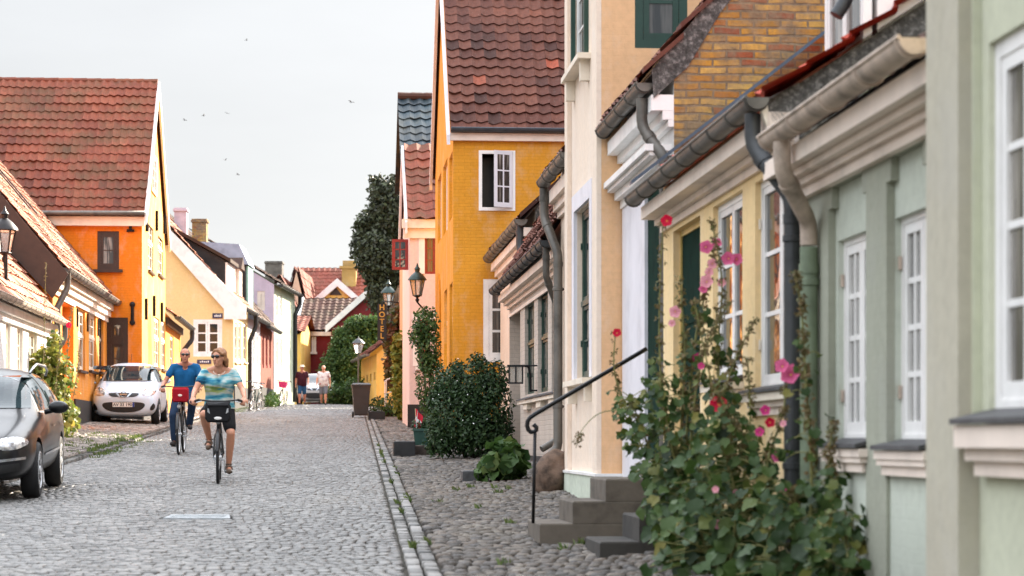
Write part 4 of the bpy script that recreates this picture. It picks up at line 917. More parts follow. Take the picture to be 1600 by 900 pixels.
mb=MB(); mb.tube([h.loc(-.1,-.3,zE+.06),h.loc(4.4,-.3,zE+.03)],.065,8); mb.tube([h.loc(4.35,-.3,zE+.03),h.loc(4.25,-.3,zE-.25)],.07,8); mb.build('gutter',M['zinc'],h.o,smooth=True)
# --- L4 lean-to
h=LH('orange_outhouse','small orange lean-to with a sloping roof tucked beyond the tall orange house',-5.3,70.75,78,D=4); L=h.L; ZE=5.4
q=h.rf(266,271,525,580); h.wf(0,0,0,0,r=q,rec=.08,leaves=1,cols=1,rows=3,fr='offwhite',fw=.08,gl='glass')
h.walls(ZE,CU['LOl'],zr=ZE+2,zb=1.6)
h.tiles('roof',RT['sun'],(-.35,-.1,ZE),(0,1,0),(.8,0,.6),L+.2,3.2,tw=.3,ch=.4,ns=4); h.boxes('eaves_board',M['brown'],[(.0,L,ZE-.25,ZE-.02,-.1,-.001)])
h.gutter(-.4,ZE,-.1,L+.1,r=.1,m='darkzinc'); h.pipe([(-.4,L,ZE-.05),(-.4,L,ZE-.4),(-.1,L-.2,ZE-.8),(-.1,L-.2,h.base+.2)],r=.08,m='darkzinc')
# --- L5 cream gabled house
h=House('cream_house','cream gabled house with a black shed dormer and white double window',  'house',-1,(-10.88,87.5),5.3,dirv=(-.0114,1),D=8.4); L=h.L; P=h.PE(); ZE=6.72; pc=R(48); zr=ZE+4.2*math.tan(pc)
h.we(258,277,413,457,rec=.06,leaves=2,cols=1,rows=3,fw=.09,gl='glass'); r,_=h.we(302,347,499,557,rec=.05,leaves=2,cols=1,rows=3,fw=.10,sash=.08,mw=.05,gl='glassdark')
for (x0,x1) in((366.5,371),(372.5,377),(380,385)):
    q=h.rf(x0,x1,505,566); h.wf(0,0,0,0,r=q,rec=.08,leaves=1,cols=1,rows=3,fr='offwhite',fw=.09,gl='glasscurtain'); h.sill(h.PF(),q[0],q[1],q[2],m='offwhite',out=.08)
h.walls(ZE+.3,CU['L5'],zr=zr+.3,zb=2.0)
upc=(math.cos(pc),0,math.sin(pc))
h.tiles('roof',RT['sun'],(-.3,-.15,ZE+.03),(0,1,0),upc,L+.15,4.5/math.cos(pc),tw=.3,ch=.4,ns=4)
mb=MB(); mb.prism([h.loc(-.5,-.2,ZE-.5),h.loc(-.5,-.2,ZE),h.loc(4.2,-.2,zr+.1),h.loc(4.2,-.2,zr-.42),h.loc(.35,-.2,ZE-.1),h.loc(.35,-.2,ZE-.5)],Vector(h.loc(0,.15,0))-Vector(h.loc(0,0,0))); mb.build('verge_board',M['white'],h.o,fix=True)
h.boxes('plinth',M['tar'],[(.0,L,1.9,h.base+.85,-.06,-.001)]); h.gutter(-.35,ZE+.02,-.1,L,r=.11,m='darkzinc')
h.pipe([(-.35,L-.2,ZE),(-.35,L-.2,ZE-.5),(-.12,L-.4,ZE-1.1),(-.12,L-.4,h.base+.3)],r=.09,m='black')
mb=MB(); dd=Vector(h.loc(0,2.6,0))-Vector(h.loc(0,0,0)); mb.prism([h.loc(.42,.9,7.2),h.loc(.42,.9,8.6),h.loc(2.5,.9,9.75)],dd); dm=mb.build('dormer',M['tar'],h.o,fix=True)
mb=MB(); mb.prism([h.loc(.2,.75,8.52),h.loc(.2,.75,8.66),h.loc(2.7,.75,10.05),h.loc(2.7,.75,9.9)],dd*1.1); mb.build('dormer_roof',RT['brown'],dm,fix=True)
h.boxes('dormer_window',M['white'],[(.88,3.52,7.25,8.52,.33,.418)],parent=dm)
mb=MB(); d2=Vector(h.loc(0,1.0,0))-Vector(h.loc(0,0,0)); mb.prism([h.loc(.2,3.9,7.1),h.loc(.2,3.9,8.5),h.loc(1.8,3.9,8.7)],d2); dm=mb.build('dormer',M['pinkwhite'],h.o,fix=True)
mb=MB(); mb.prism([h.loc(.1,3.75,8.5),h.loc(.1,4.4,9.0),h.loc(.1,5.05,8.5)],Vector(h.loc(1.8,0,0))-Vector(h.loc(0,0,0))); mb.build('dormer_roof',RT['brown'],dm,fix=True)
for v,t,zt,wd,mm in((3.25,2.5,11.4,.5,M['greylilac']),(2.75,5.2,11.1,.5,M['greylilac']),(2.3,7.8,10.9,.6,M['brick'])): h.chimney(v,t,8.6,zt,wd,wd,mm)
# street name plates (only dim marks can be made out on them)
pm=mat('blue_enamel_plate',col(40,52,88),.35,scale=4)
for (x0,x1,y0,y1) in((332,348,489.5,497.5),(308,330,562,568.5)):
    q=h.re(x0,x1,y0,y1); mb=MB(); h.pbox(mb,P,q[0],q[1],q[2],q[3],-.03,-.002); sg=mb.build('street_sign',pm,None,fix=True)
    sg.matrix_world=h.o.matrix_basis.copy(); tag(sg,'small blue enamel street name plate above the white double window' if y0<500 else 'dark blue street name plate below the white double window','street sign','name plates on the cream gable')
    b=MB(); n_=5
    for k in range(n_):
        a0=q[0]+(q[1]-q[0])*(.16+.68*k/n_); hh=(q[3]-q[2]); h.pbox(b,P,a0,a0+(q[1]-q[0])*.09,q[2]+hh*.32,q[2]+hh*(.62 if k not in(0,3) else .74),-.034,-.031)
    b.build('lettering',M['white'],sg,fix=True)
# --- L6, L7 terraces
h6=House('grey_house','narrow pale grey house with tall windows and a blue-grey dormer','house',-1,(-10.95,92.85),5.1,dirv=(-.0114,1),D=8); h=h6; L=h.L; ZE=6.6
for (x0,x1) in((389.5,393),(395,398.5),(400.5,404)):
    q=h.rf(x0,x1,520,575); h.wf(0,0,0,0,r=q,rec=.08,leaves=1,cols=1,rows=3,fr='white',fw=.1,gl='glass')
h.walls(ZE,CU['L6'],zr=ZE+4.4,zb=2.0); h.tiles('roof',RT['brown'],(-.3,0,ZE+.03),(0,1,0),upc,L,4.3/math.cos(pc),tw=.3,ch=.4,ns=4); h.gutter(-.35,ZE+.02,0,L,r=.11,m='darkzinc'); h.boxes('plinth',M['tar'],[(.0,L,1.9,h.base+.85,-.06,-.001)])
mb=MB(); mb.prism([h.loc(.25,1.5,6.9),h.loc(.25,1.5,8.9),h.loc(2.6,1.5,8.9)],d2*2.2); dm=mb.build('dormer',M['tar'],h.o,fix=True)
mb=MB(); mb.prism([h.loc(.1,1.3,8.9),h.loc(.5,1.3,9.75),h.loc(2.9,1.3,9.9),h.loc(2.9,1.3,8.9)],d2*2.5); mb.build('dormer_roof',mat('pale_blue_zinc',col(150,164,184),.4,.3,scale=3),dm,fix=True)
h.boxes('dormer_window',mat('teal_window_paint',col(120,160,150),.5,scale=4),[(1.55,3.65,7.0,8.85,.16,.245)],parent=dm)
h=House('brick_house','narrow red-brown brick house between the grey house and the mint-white house','house',-1,(-11.0,98.0),5.6,dirv=(-.0114,1),D=8); L=h.L; ZE=6.5
for (x0,x1) in((409.5,412.5),(415,418),(420.5,423.5)):
    q=h.rf(x0,x1,525,575); h.wf(0,0,0,0,r=q,rec=.08,leaves=1,cols=1,rows=3,fr='red',fw=.1,gl='glass')
h.walls(ZE,CU['L7'],zr=ZE+4.4,zb=2.0); h.tiles('roof',RT['brown'],(-.3,0,ZE+.03),(0,1,0),upc,L,4.3/math.cos(pc),tw=.3,ch=.4,ns=4); h.gutter(-.35,ZE+.02,0,L,r=.11,m='darkzinc'); h.boxes('plinth',M['tar'],[(.0,L,1.9,h.base+.8,-.06,-.001)])
# --- L8 tall lilac / mint house
h=House('lilac_house','taller house with a lilac side wall, mint-white street front and a black drainpipe','house',-1,(-11.05,104),7.6,dirv=(.03,1),D=8); L=h.L; ZE=8.75
q=h.re(402,414,455,485); h.we(0,0,0,0,r=q,rec=.06,leaves=1,cols=1,rows=1,fr='offwhite',fw=.14,gl='glasscurtain')
for (x0,x1) in((431,434.5),(437,440.5)):
    for (yt,yb) in((462,498),(530,575)):
        q=h.rf(x0,x1,yt,yb); h.wf(0,0,0,0,r=q,rec=.08,leaves=1,cols=1,rows=3,fr='white',fw=.1,gl='glass')
h.walls(ZE,CU['L8'],zr=ZE+2.4,zb=2.2,mend=CU['L8e']); h.tiles('roof',RT['brown'],(-.3,-.1,ZE+.03),(0,1,0),(math.cos(R(31)),0,math.sin(R(31))),L+.2,5.0,tw=.35,ch=.45,ns=4)
h.gutter(-.3,ZE,0,L,r=.12,m='darkzinc'); h.pipe([(-.3,L-.3,ZE),(-.3,L-.3,ZE-.5),(-.1,L-.6,ZE-1),(-.1,L-.6,h.base+.3)],r=.1,m='black')
# ================================================================== FAR END OF THE STREET
def FH(name,label,px0,px1,Y,D2,ye,yr,ybot,wall,roof,D=None):
    """house whose long side faces down the street towards us"""
    x0=(px0-CX)/F*Y; x1=(px1-CX)/F*Y; h=House(name,label,'house',1,(x0,Y),D2,dirv=(0,1),D=x1-x0)
    h.ZE=CH+(HY-ye)/F*Y; h.ZR=CH+(HY-yr)/F*(Y+D2/2); return h
def FR(h,wall,roof,tw=.36,ch=.45,over=.25,mend=None,front_tri=True):
    h.walls(h.ZE,wall,gable='street',zr=h.ZR,zb=1.5,mend=mend); L=h.L; pc=math.atan2(h.ZR-h.ZE,L/2); sl_=math.hypot(h.ZR-h.ZE,L/2)
    h.tiles('roof',RT[roof],(-over,-over,h.ZE-over*math.tan(pc)+.2),(1,0,0),(0,math.cos(pc),math.sin(pc)),h.D+over*2,sl_+over*1.3,tw=tw,ch=ch,amp=.05,ns=5)
    h.tiles('roof',RT[roof],(-over,L+over,h.ZE-over*math.tan(pc)+.2),(1,0,0),(0,-math.cos(pc),math.sin(pc)),h.D+over*2,sl_+over*1.3,tw=tw,ch=ch,amp=.07,ns=3)
YW=plaster('butter_yellow_limewash',col(236,190,96),brick=.06); PW=plaster('peach_white_limewash',col(236,206,176),brick=.05); MR=plaster('maroon_limewash',col(128,48,52),brick=.1)
h=FH('gabled_town_house','large yellow house closing the street, with a wide red roof, gabled frontispiece and yellow chimney',459,640,140,10,500,424,640,YW,'far'); FR(h,YW,'far',mend=YW)
P=h.PE()
a0,z0=h.end(497,470,-1.2); a1=h.end(557,470,-1.2)[0]; zt=h.end(525,446,-1.2)[1]; am=(a0+a1)/2
mb=MB(); mb.prism([P(a0,2,-1.0),P(a0,z0,-1.0),P(am,zt,-1.0),P(a1,z0,-1.0),P(a1,2,-1.0)],Vector(P(0,0,5))-Vector(P(0,0,0))); fg=mb.build('frontispiece',YW,h.o,fix=True)
mb=MB()
for aa in(a0-.3,a1+.3): mb.prism([P(aa,z0-.35,-1.25),P(aa,z0+.1,-1.25),P(am,zt+.45,-1.25),P(am,zt-.05,-1.25)],Vector(P(0,0,5))-Vector(P(0,0,0)))
mb.build('verge_board',M['white'],fg,fix=True)
mb=MB(); aa,zz=h.end(524,457,-1.2); mb.prism([P(aa-.4,zz-.15,-1.04),P(aa,zz+.35,-1.04),P(aa+.4,zz-.15,-1.04)],Vector(P(0,0,.03))-Vector(P(0,0,0))); mb.build('pediment_window',M['brown'],fg,fix=True)
aa=h.end(546,420,3.5)[0]; mb=MB(); B=lambda *q:h.pbox(mb,P,*q); zt=h.end(546,408,3.5)[1]; B(aa-.45,aa+.45,zt-2.3,zt-.5,3,4); B(aa-.6,aa+.6,zt-.5,zt-.35,2.9,4.1); B(aa-.4,aa+.4,zt-.35,zt,3.05,3.95); B(aa-.7,aa+.7,zt-3.2,zt-2.3,2.9,4.1); mb.build('chimney',plaster('yellow_chimney_brick',col(168,138,82),brick=.4),h.o,fix=True)
h=FH('maroon_house','maroon-red house with a dark tile roof and one slim white window',473,562,128,8,518,472,640,MR,'brown'); q=h.re(487,494,526,550); h.window(h.PE(-.06),q,leaves=1,cols=2,rows=4,fr='white',fw=.14,rec=.05); h.sill(h.PE(-.02),q[0],q[1],q[2],m='white',out=.12,th=.12)
for (x0,x1) in((467,468.5),(470,471.5)): 
    q=h.rf(x0,x1,530,560) 
FR(h,MR,'brown'); 
h.boxes('eaves_board',M['pinkwhite'],[(-.2,h.D,h.ZE-.25,h.ZE-.02,-.2,-.001)],P=h.PE())
mb=MB(); L=h.L
for tA in(-.4,L+.4): mb.prism([h.loc(-.45,tA,h.ZE-.5),h.loc(-.45,tA,h.ZE),h.loc(-.45,L/2,h.ZR+.3),h.loc(-.45,L/2,h.ZR-.2)],(.15,0,0))
mb.build('verge_board',M['white'],h.o,fix=True)
# gable with white barge boards, right of it
x0=(522-CX)/F*126; x1=(640-CX)/F*126; h=House('maroon_gable','dark red gable with broad white barge boards rising from the big bush','house',1,(x0,124),9,dirv=(0,1),D=x1-x0); h.ZE=CH+(HY-512)/F*124; h.ZR=CH+(HY-462)/F*124
h.walls(h.ZE,MR,gable='ends',zr=h.ZR,zb=1.5); P=h.PE(); D=h.D
mb=MB()
for aa in(-.3,D+.3): mb.prism([P(aa,h.ZE-.3,-.3),P(aa,h.ZE+.1,-.3),P(D/2,h.ZR+.45,-.3),P(D/2,h.ZR+.05,-.3)],Vector(P(0,0,.25))-Vector(P(0,0,0)))
mb.build('verge_board',M['white'],h.o,fix=True)
pc=math.atan2(h.ZR-h.ZE,D/2)
h.tiles('roof',RT['far'],(-.3,-.1,h.ZE+.1),(0,1,0),(math.cos(pc),0,math.sin(pc)),9,math.hypot(D/2,h.ZR-h.ZE)+.4,tw=.5,ch=.6,ns=3)
h.tiles('roof',RT['far'],(D+.3,-.1,h.ZE+.1),(0,1,0),(-math.cos(pc),0,math.sin(pc)),9,math.hypot(D/2,h.ZR-h.ZE)+.4,tw=.5,ch=.6,ns=3)
# white and yellow gables left of the vista
def gable_house(name,label,px0,px1,Y,ye,yr,wall,roof,L=9):
    x0=(px0-CX)/F*Y; x1=(px1-CX)/F*Y; h=House(name,label,'house',1,(x0,Y),L,dirv=(0,1),D=x1-x0); ze=CH+(HY-ye)/F*Y; zr=CH+(HY-yr)/F*Y
    h.walls(ze,wall,gable='ends',zr=zr,zb=1.5); D=h.D; pc=math.atan2(zr-ze,D/2); ln=math.hypot(D/2,zr-ze)+.3
    h.tiles('roof',RT[roof],(-.15,-.05,ze),(0,1,0),(math.cos(pc),0,math.sin(pc)),L,ln,tw=.5,ch=.6,ns=3); h.tiles('roof',RT[roof],(D+.15,-.05,ze),(0,1,0),(-math.cos(pc),0,math.sin(pc)),L,ln,tw=.5,ch=.6,ns=3); h.ze=ze; h.zr=zr; return h
h=gable_house('white_gable_house','plain white gable showing above a small red roof beyond the mint-white house',405,468,132,500,436,CU['LW'],'far')
h.chimney(h.D*.5-.4,1.0,h.zr-1,h.zr+1.1,1.0,1.0,M['zinc'])
h=FH('yellow_far_house','yellow house with a low red roof in the far gap',425,470,122,7,522,500,640,YW,'far'); q=h.re(452,456,545,560); h.window(h.PE(-.06),q,leaves=1,cols=1,rows=2,fr='green',fw=.1,rec=.05); FR(h,YW,'far')
h=gable_house('peach_far_house','tall narrow peach gable beside the maroon house at the street end',452,474,134,470,424,PW,'far')
# yellow hut by the bend on the right
h=House('yellow_hut','small yellow house with a red roof and dark windows beside the big bush','house',1,(-5.80,96),8.2,dirv=(-.15,1),D=4.5); L=h.L; ZE=CH+(HY-556)/F*98
for k in range(4):
    t=.7+1.9*k; q=(t,t+.8,h.base+1.1,ZE-.75); h.wf(0,0,0,0,r=q,rec=.1,leaves=1,cols=1,rows=3,fr='brown',fw=.1,gl='glassdark')
h.walls(ZE,YW,zr=ZE+2,zb=1.8); h.tiles('roof',RT['far'],(-.35,-.1,ZE),(0,1,0),(.8,0,.6),L+.2,3.2,tw=.35,ch=.45,ns=4); h.gutter(-.4,ZE,-.1,L,r=.1,m='zinc')
# ================================================================== STREET FURNITURE
def lantern(name,label,px,py,Y,wall,hgt=.75,group='wall lanterns',grn='verdigris_lantern'):
    """old street lantern on a scrolled bracket; px,py = foot of the glass, wall = world point on the wall"""
    p=at(px,py,Y); e=empty(name,p,0,label,'street lamp',group); k=hgt/.75; m=mat(grn,col(46,62,58) if grn!='dark_lantern' else col(36,34,34),.4,.5,var=.2,scale=9)
    fr=MB(); n=6
    def hexr(r,z): return [Vector((r*math.cos(2*PI*i/n+.3),r*math.sin(2*PI*i/n+.3),z)) for i in range(n)]
    lo,hi=.10*k,.175*k; H=.36*k
    for a,b in zip(hexr(lo,0),hexr(hi,H)): fr.tube([a,b],.011*k,5)
    for r,z in((lo,0),(hi,H)):
        q=hexr(r,z); 
        for a,b in zip(q,q[1:]+q[:1]): fr.tube([a,b],.013*k,5)
    fr.build('frame',m,e)
    gl=MB(); gl.ring_loft([hexr(lo*.93,.01*k),hexr(hi*.95,H-.01*k)]); 
    if 'lampglass' not in M:
        t=NT('lamp_glass'); t.b.inputs['Transmission Weight'].default_value=.75; M['lampglass']=t.out((.9,.88,.82,1),.12)
    gl.build('lamp_glass',M['lampglass'],e)
    tp=MB(); tp.lathe([(hi*1.28,H),(hi*1.22,H+.03*k),(hi*.75,H+.13*k),(.055*k,H+.19*k),(.06*k,H+.25*k),(.075*k,H+.26*k),(.03*k,H+.32*k),(.012*k,H+.39*k)],n=14); tp.build('hood',m,e,smooth=True,angle=35)
    bk=MB(); w=Vector(wall)-p; bk.lathe([(.02*k,-.16*k),(.05*k,-.1*k),(.025*k,-.05*k),(lo*1.05,0)],n=10)
    b0=Vector((0,0,-.15*k)); u=Vector((w.x,w.y,0)); 
    pts=[b0+u*s+Vector((0,0,(-.16*math.sin(s*PI*.9)-.08*s)*k)) for s in np.linspace(0,1,12)]; bk.tube(pts,.02*k,7)
    bk.tube([b0+u+Vector((0,0,.06*k)),b0+u+Vector((0,0,-.40*k))],.026*k,7)
    for c,r,a0 in((.62,.10,0),(.3,.07,2)):
        cc=b0+u*c+Vector((0,0,(-.30 if c>.5 else -.22)*k)); uu=u.normalized(); bk.tube([cc+(uu*math.cos(a)+Vector((0,0,1))*math.sin(a))*r*k*(1-.09*i) for i,a in enumerate(np.linspace(a0,a0+5.2,10))],.012*k,6)
    bk.build('bracket',M['iron'],e); return e
lantern('wall_lantern','green-capped street lantern on a scrolled iron bracket at the corner of the ochre house',652,462,54,(2.52-.08*54.5+.02,54.6,0),hgt=.78)
lantern('wall_lantern','small dark lantern on a bracket beside the vertical hotel sign',607,478,76,(2.45-.08*76,76.6,0),hgt=.9)
lantern('wall_lantern','dark street lantern cut by the left edge of the picture above the white cottage',7,395,44,(-6.3-.08*43.2,43.2,0),hgt=.92,grn='dark_lantern')
# lamp on a post near the bush
g0=onground(560,98.5); e=empty('street_lamp',g0,0,'slim grey street lamp post standing before the big green bush','street lamp'); zt=at(560,552,98.5).z-g0.z
mb=MB(); mb.lathe([(.09,0),(.09,.3),(.06,.4),(.04,.9),(.035,zt-.1),(.05,zt)],n=10); mb.build('post',M['zinc'],e,smooth=True,angle=40)
mb=MB(); mb.lathe([(.12,zt),(.25,zt+.42),(.24,zt+.44)],n=8); mb.build('lamp_glass',M['lampglass'],e); mb=MB(); mb.lathe([(.3,zt+.44),(.16,zt+.58),(.04,zt+.66),(.01,zt+.74)],n=8); mb.build('hood',M['darkzinc'],e)
# hotel sign
c=at(597,503,74); e=empty('hotel_sign',c,0,'tall black sign with the word HOTEL in gold letters reading downwards','sign'); hh=.60
mb=MB(); mb.box(-.15,.15,-.03,.03,-hh,hh); mb.build('board',M['black'],e)
mb=MB(); mb.tube([(0,0,hh),(0,0,hh+.08),(.85,.9,hh+.08)],.018,6); mb.tube([(0,0,-hh),(.1,.1,-hh-.12),(.85,.9,-hh-.12)],.014,6); mb.build('bracket',M['iron'],e)
gold=mat('gold_letters',col(206,160,70),.4,.3,scale=9)
for i,ch in enumerate('HOTEL'): text(ch,.25,(0,-.036,hh-.13-.235*i),(R(90),0,0),gold,e)
# wheelie bin
g0=onground(564,71.4); e=empty('wheelie_bin',g0,R(6),'dark grey wheelie bin standing at the right kerb','bin'); pm=mat('dark_grey_plastic',col(58,58,60),.5,var=.1,scale=4)
mb=MB(); mb.ring_loft([[Vector((x,y,z)) for x,y in((-w,-d),(w,-d),(w,d),(-w,d))] for w,d,z in((.21,.22,.06),(.215,.24,.1),(.285,.33,.95),(.295,.34,.955),(.295,.34,1.0))]); mb.build('bin_body',pm,e,fix=True)
mb=MB(); mb.ring_loft([[Vector((x,y,z)) for x,y in((-w,-d),(w,-d),(w,d),(-w,d))] for w,d,z in((.31,.37,1.0),(.31,.37,1.04),(.25,.28,1.09))]); mb.tube([(-.25,.4,1.0),(.25,.4,1.0)],.02,8); mb.build('lid',pm,e,fix=True)
for sx in(-1,1): mb=MB(); mb.lathe([(.1,-.03),(.1,.03)],(sx*.25,.24,.1),16,'x'); mb.build('wheel',M['black'],e)
# planter, flag and black stone blocks
dst=mat('black_stone',col(34,34,35),.6,var=.35,scale=6,bump=.3)
def block(name,label,px,Y,w,d,h,m,rz=R(4.5),cat='stone',z0=None,bev=.012):
    g0=onground(px,Y); mb=MB(); b=bev; mb.ring_loft([[Vector((sx*(w/2-e2),sy*(d/2-e2),z)) for sx,sy in((-1,-1),(1,-1),(1,1),(-1,1))] for e2,z in((0,-.15),(0,h-b),(b,h))]); o=mb.build(name,m,None,fix=True); o.location=g0; o.rotation_euler=(0,0,rz); return tag(o,label,cat,'stone blocks on the pavement')
block('stone_block','black stone block jutting to the kerb in front of the green planter',631,38.4,.36,.8,.24,dst)
block('stone_block','low dark brown stone bearing the green planter',664,38.9,.40,.6,.15,mat('brown_stone',col(74,62,54),.8,var=.25,scale=6,bump=.4))
block('stone_block','flat grey stone beside the big-leaved plant at the bush',737,29.6,.26,.4,.12,M['slate'])
block('stone_block','black stone step at the kerb beyond the planter near the bin',588,68,.5,1.2,.22,dst)
g0=onground(662,39.0); e=empty('planter',g0+Vector((0,0,.15)),R(4),'green rectangular planter box holding a small dark shrub and a flag','planter'); gp=mat('green_planter_plastic',col(52,84,74),.5,var=.12,scale=5)
mb=MB(); mb.ring_loft([[Vector((sx*w,sy*d,z)) for sx,sy in((-1,-1),(1,-1),(1,1),(-1,1))] for w,d,z in((.155,.16,0),(.18,.2,.25),(.195,.215,.25),(.195,.215,.29),(.17,.19,.29),(.17,.19,.25))]); mb.build('tub',gp,e,fix=True)
PLANTER=e
g1=e.location+Vector((-.125,-.05,.22)); fl=empty('flag',g1,0,'small red flag with a white cross on a thin stick in the planter','flag')
mb=MB(); mb.tube([(0,0,0),(-.02,0,.42)],.007,6); mb.build('stick',mat('pale_wood',col(206,180,140),.6),fl)
rows=[]; 
def fp(u,v): return Vector((-.02+u*.13-.02*v+.012*math.sin(u*9+v*3),-.012*math.sin(u*7),.42-v*.30+u*(-.1)-.05*u*u))
mr_=MB(); mw=MB()
for i in range(14):
    for j in range(12):
        u0,u1,v0,v1=i/14,(i+1)/14,j/12,(j+1)/12; wh=(4<=i<6) or (5<=j<7)
        (mw if wh else mr_).face([fp(u0,v0),fp(u1,v0),fp(u1,v1),fp(u0,v1)])
mr_.build('flag_cloth',mat('flag_red',col(196,22,48),.7,var=.08),fl,smooth=True); mw.build('flag_cross',M['white'],fl,smooth=True)
# wall lantern of the greige house
c=at(806,585,33.4); e=empty('wall_lantern',c,0,'flat-topped black glazed lamp on a bracket over the pavement at the greige house','street lamp')
mb=MB()
for x0,x1,y0,y1,z0,z1 in((-.13,.13,-.10,.10,.11,.14),(-.11,.11,-.08,.08,-.14,-.12)): mb.box(x0,x1,y0,y1,z0,z1)
for sx in(-.10,-.0,.10):
    for sy in(-.07,.07): mb.box(sx-.012,sx+.012,sy-.012,sy+.012,-.12,.11)
mb.build('frame',M['black'],e); mb=MB(); mb.box(-.095,.095,-.065,.065,-.118,.108); mb.build('lamp_glass',M['lampglass'],e)
mb=MB(); mb.tube([(.12,0,.13),(.19,0,.11),(.215,0,0),(.22,0,-.26)],.02,6); mb.tube([(.13,0,.13),(.40,0,.13)],.014,6); mb.tube([(.22,0,-.24),(.4,0,-.24)],.014,6); mb.build('bracket',M['iron'],e)
# entrance steps of the white doorcase with the iron handrail
def steps(name,label,p0,n,tread,rise,width,mtl,rz,base=.25,nose=.0,first=None):
    e=empty(name,p0,rz,label,'steps','entrance steps')
    for k in range(n):
        mb=MB(); x0=k*tread; b=.012; x1=n*tread if k==n-1 else n*tread
        zb=-base if k==0 else k*rise+.0005; zt_=(k+1)*rise
        mb.ring_loft([[Vector(q+(z,)) for q in((x0+e2,-width/2+e2*.5),(n*tread+.25,-width/2+e2*.5),(n*tread+.25,width/2-e2*.5),(x0+e2,width/2-e2*.5))] for e2,z in((0,zb),(0,zt_-b),(b,zt_))])
        mb.build('step',mtl,e,fix=True)
    return e
Ys=19.1; p=at(834,853,Ys); p.z=at(848,853,18.6).z
st=steps('entrance_steps','grey concrete entrance steps with an iron handrail before the white doorcase',(p.x,19.15,p.z),3,.275,.185,1.15,M['concrete'],R(4.5))
def hp(px,py,Y=18.72): 
    q=at(px,py,Y); return q
rl=empty('handrail',at(833,812,18.75),0,'black wrought-iron handrail with a curled end on the concrete steps','handrail'); o0=rl.location
A=at(833,812,18.75); T=at(836,672,18.75); 
mb=MB(); mb.tube([Vector((0,0,-.03)),T-o0],.014,8); mb.build('post',M['iron'],rl,smooth=True)
pts=[(836,672),(838.5,665),(836.5,661),(831.5,662.5),(829.5,668),(831,672.5),(836,674.5)]
cu=[at(x,y,18.75)-o0 for x,y in((836,700),(837,668),(834.5,663),(831,664.5),(831,668.5))]
mb=MB(); main=[at(x,y,18.75)-o0 for x,y in((834.5,675),(829,675),(825.5,671.5),(823.5,665),(824.5,658),(828.5,652.5),(836,647))]; endp=at(1010,545,19.15)-o0
rs=[main[-1]+(endp-main[-1])*t for t in np.linspace(.06,1,14)]
mb.tube([at(x,y,18.75)-o0 for x,y in((833.2,667.5),(835.8,664),(838,667.5),(838,672),(834.5,675))]+main[1:]+rs,.019,8); mb.build('rail',M['iron'],rl,smooth=True)
p=at(950,886,17.0)
st2=steps('entrance_steps','two dark stone steps in front of the pale yellow house among the hollyhocks',(at(926,886,17.4).x,17.45,at(950,886,16.95).z),2,.30,.19,1.0,M['darkconcrete'],R(4.5))
# boulder under the rain spouts
g0=onground(864,26.2); bm=bmesh.new(); bmesh.ops.create_icosphere(bm,subdivisions=4,radius=1)
for v in bm.verts:
    n=v.co.copy(); k=1+.22*noise.noise(n*1.3)+.07*noise.noise(n*4); v.co=Vector((n.x*.23*k,n.y*.28*k,n.z*.29*k)); v.co.x+=v.co.z*.22
me=bpy.data.meshes.new('boulder'); bm.to_mesh(me); bm.free(); me.materials.append(mat('boulder_granite',col(104,84,70),.85,var=.35,scale=7,bump=.7)); me.polygons.foreach_set('use_smooth',[True]*len(me.polygons))
o=bpy.data.objects.new('boulder',me); C.objects.link(o); o.location=g0+Vector((0,0,.17)); tag(o,'rounded brown granite boulder under the downpipe spouts','boulder')
# railing and steps before the hotel
g0=onground(600,72.5); st3=steps('entrance_steps','far stone steps with a thin white railing at the hotel front',(g0.x,g0.y,g0.z),3,.3,.2,1.6,M['tar'],R(5))
mb=MB(); 
for k in range(2):
    y=-.75+1.5*k; mb.tube([(.05,y,.2),(.05,y,1.15),(1.1,y,1.6)],.022,6); mb.tube([(.05,y,.7),(1.1,y,1.15)],.014,6)
mb.build('railing',M['white'],st3)
# birds far up in the sky
bmt=mat('grey_feathers',col(120,120,122),.8)
def bird(px,py,Y,rz,fl_):
    mb=MB(); mb.ell((0,0,0),(.05,.2,.05),8,6); mb.ell((0,-.2,.02),(.035,.07,.035),6,5); mb.prism([(-.03,.15,0),(.03,.15,0),(.07,.36,0),(-.07,.36,0)],(0,0,.012))
    for s in(-1,1): mb.prism([(0,-.08,.02),(s*.28,-.12,.02+fl_),(s*.55,.06,.02+fl_*.6),(s*.26,.08,.02+fl_*.8),(0,.08,.02)],(0,0,.012))
    o=mb.build('bird',bmt,None,fix=True); o.location=at(px,py,Y); o.scale=(.42,)*3; o.rotation_euler=(0,R(12),rz); return tag(o,'tiny bird gliding in the pale sky','bird','birds in the sky')
for px,py,Y,rz,f in((289,188,150,1,.12),(318,181,160,2,.2),(355,177,170,.5,.05),(352,250,165,2.5,.16),(372,273,150,1.2,.1),(549,160,130,.7,.14),(385,63,170,1.9,.18)): bird(px,py,Y,rz,f)
# cables low on the peach house etc: a thin dark post at the left edge
mb=MB(); mb.tube([(0,0,-.2),(0,0,2.2)],.05,8); o=mb.build('dark_post',M['darkzinc'],None); p=onground(1,43.5); o.location=(p.x,p.y,p.z); tag(o,'dark blue-grey post at the left edge in front of the white cottage','post')
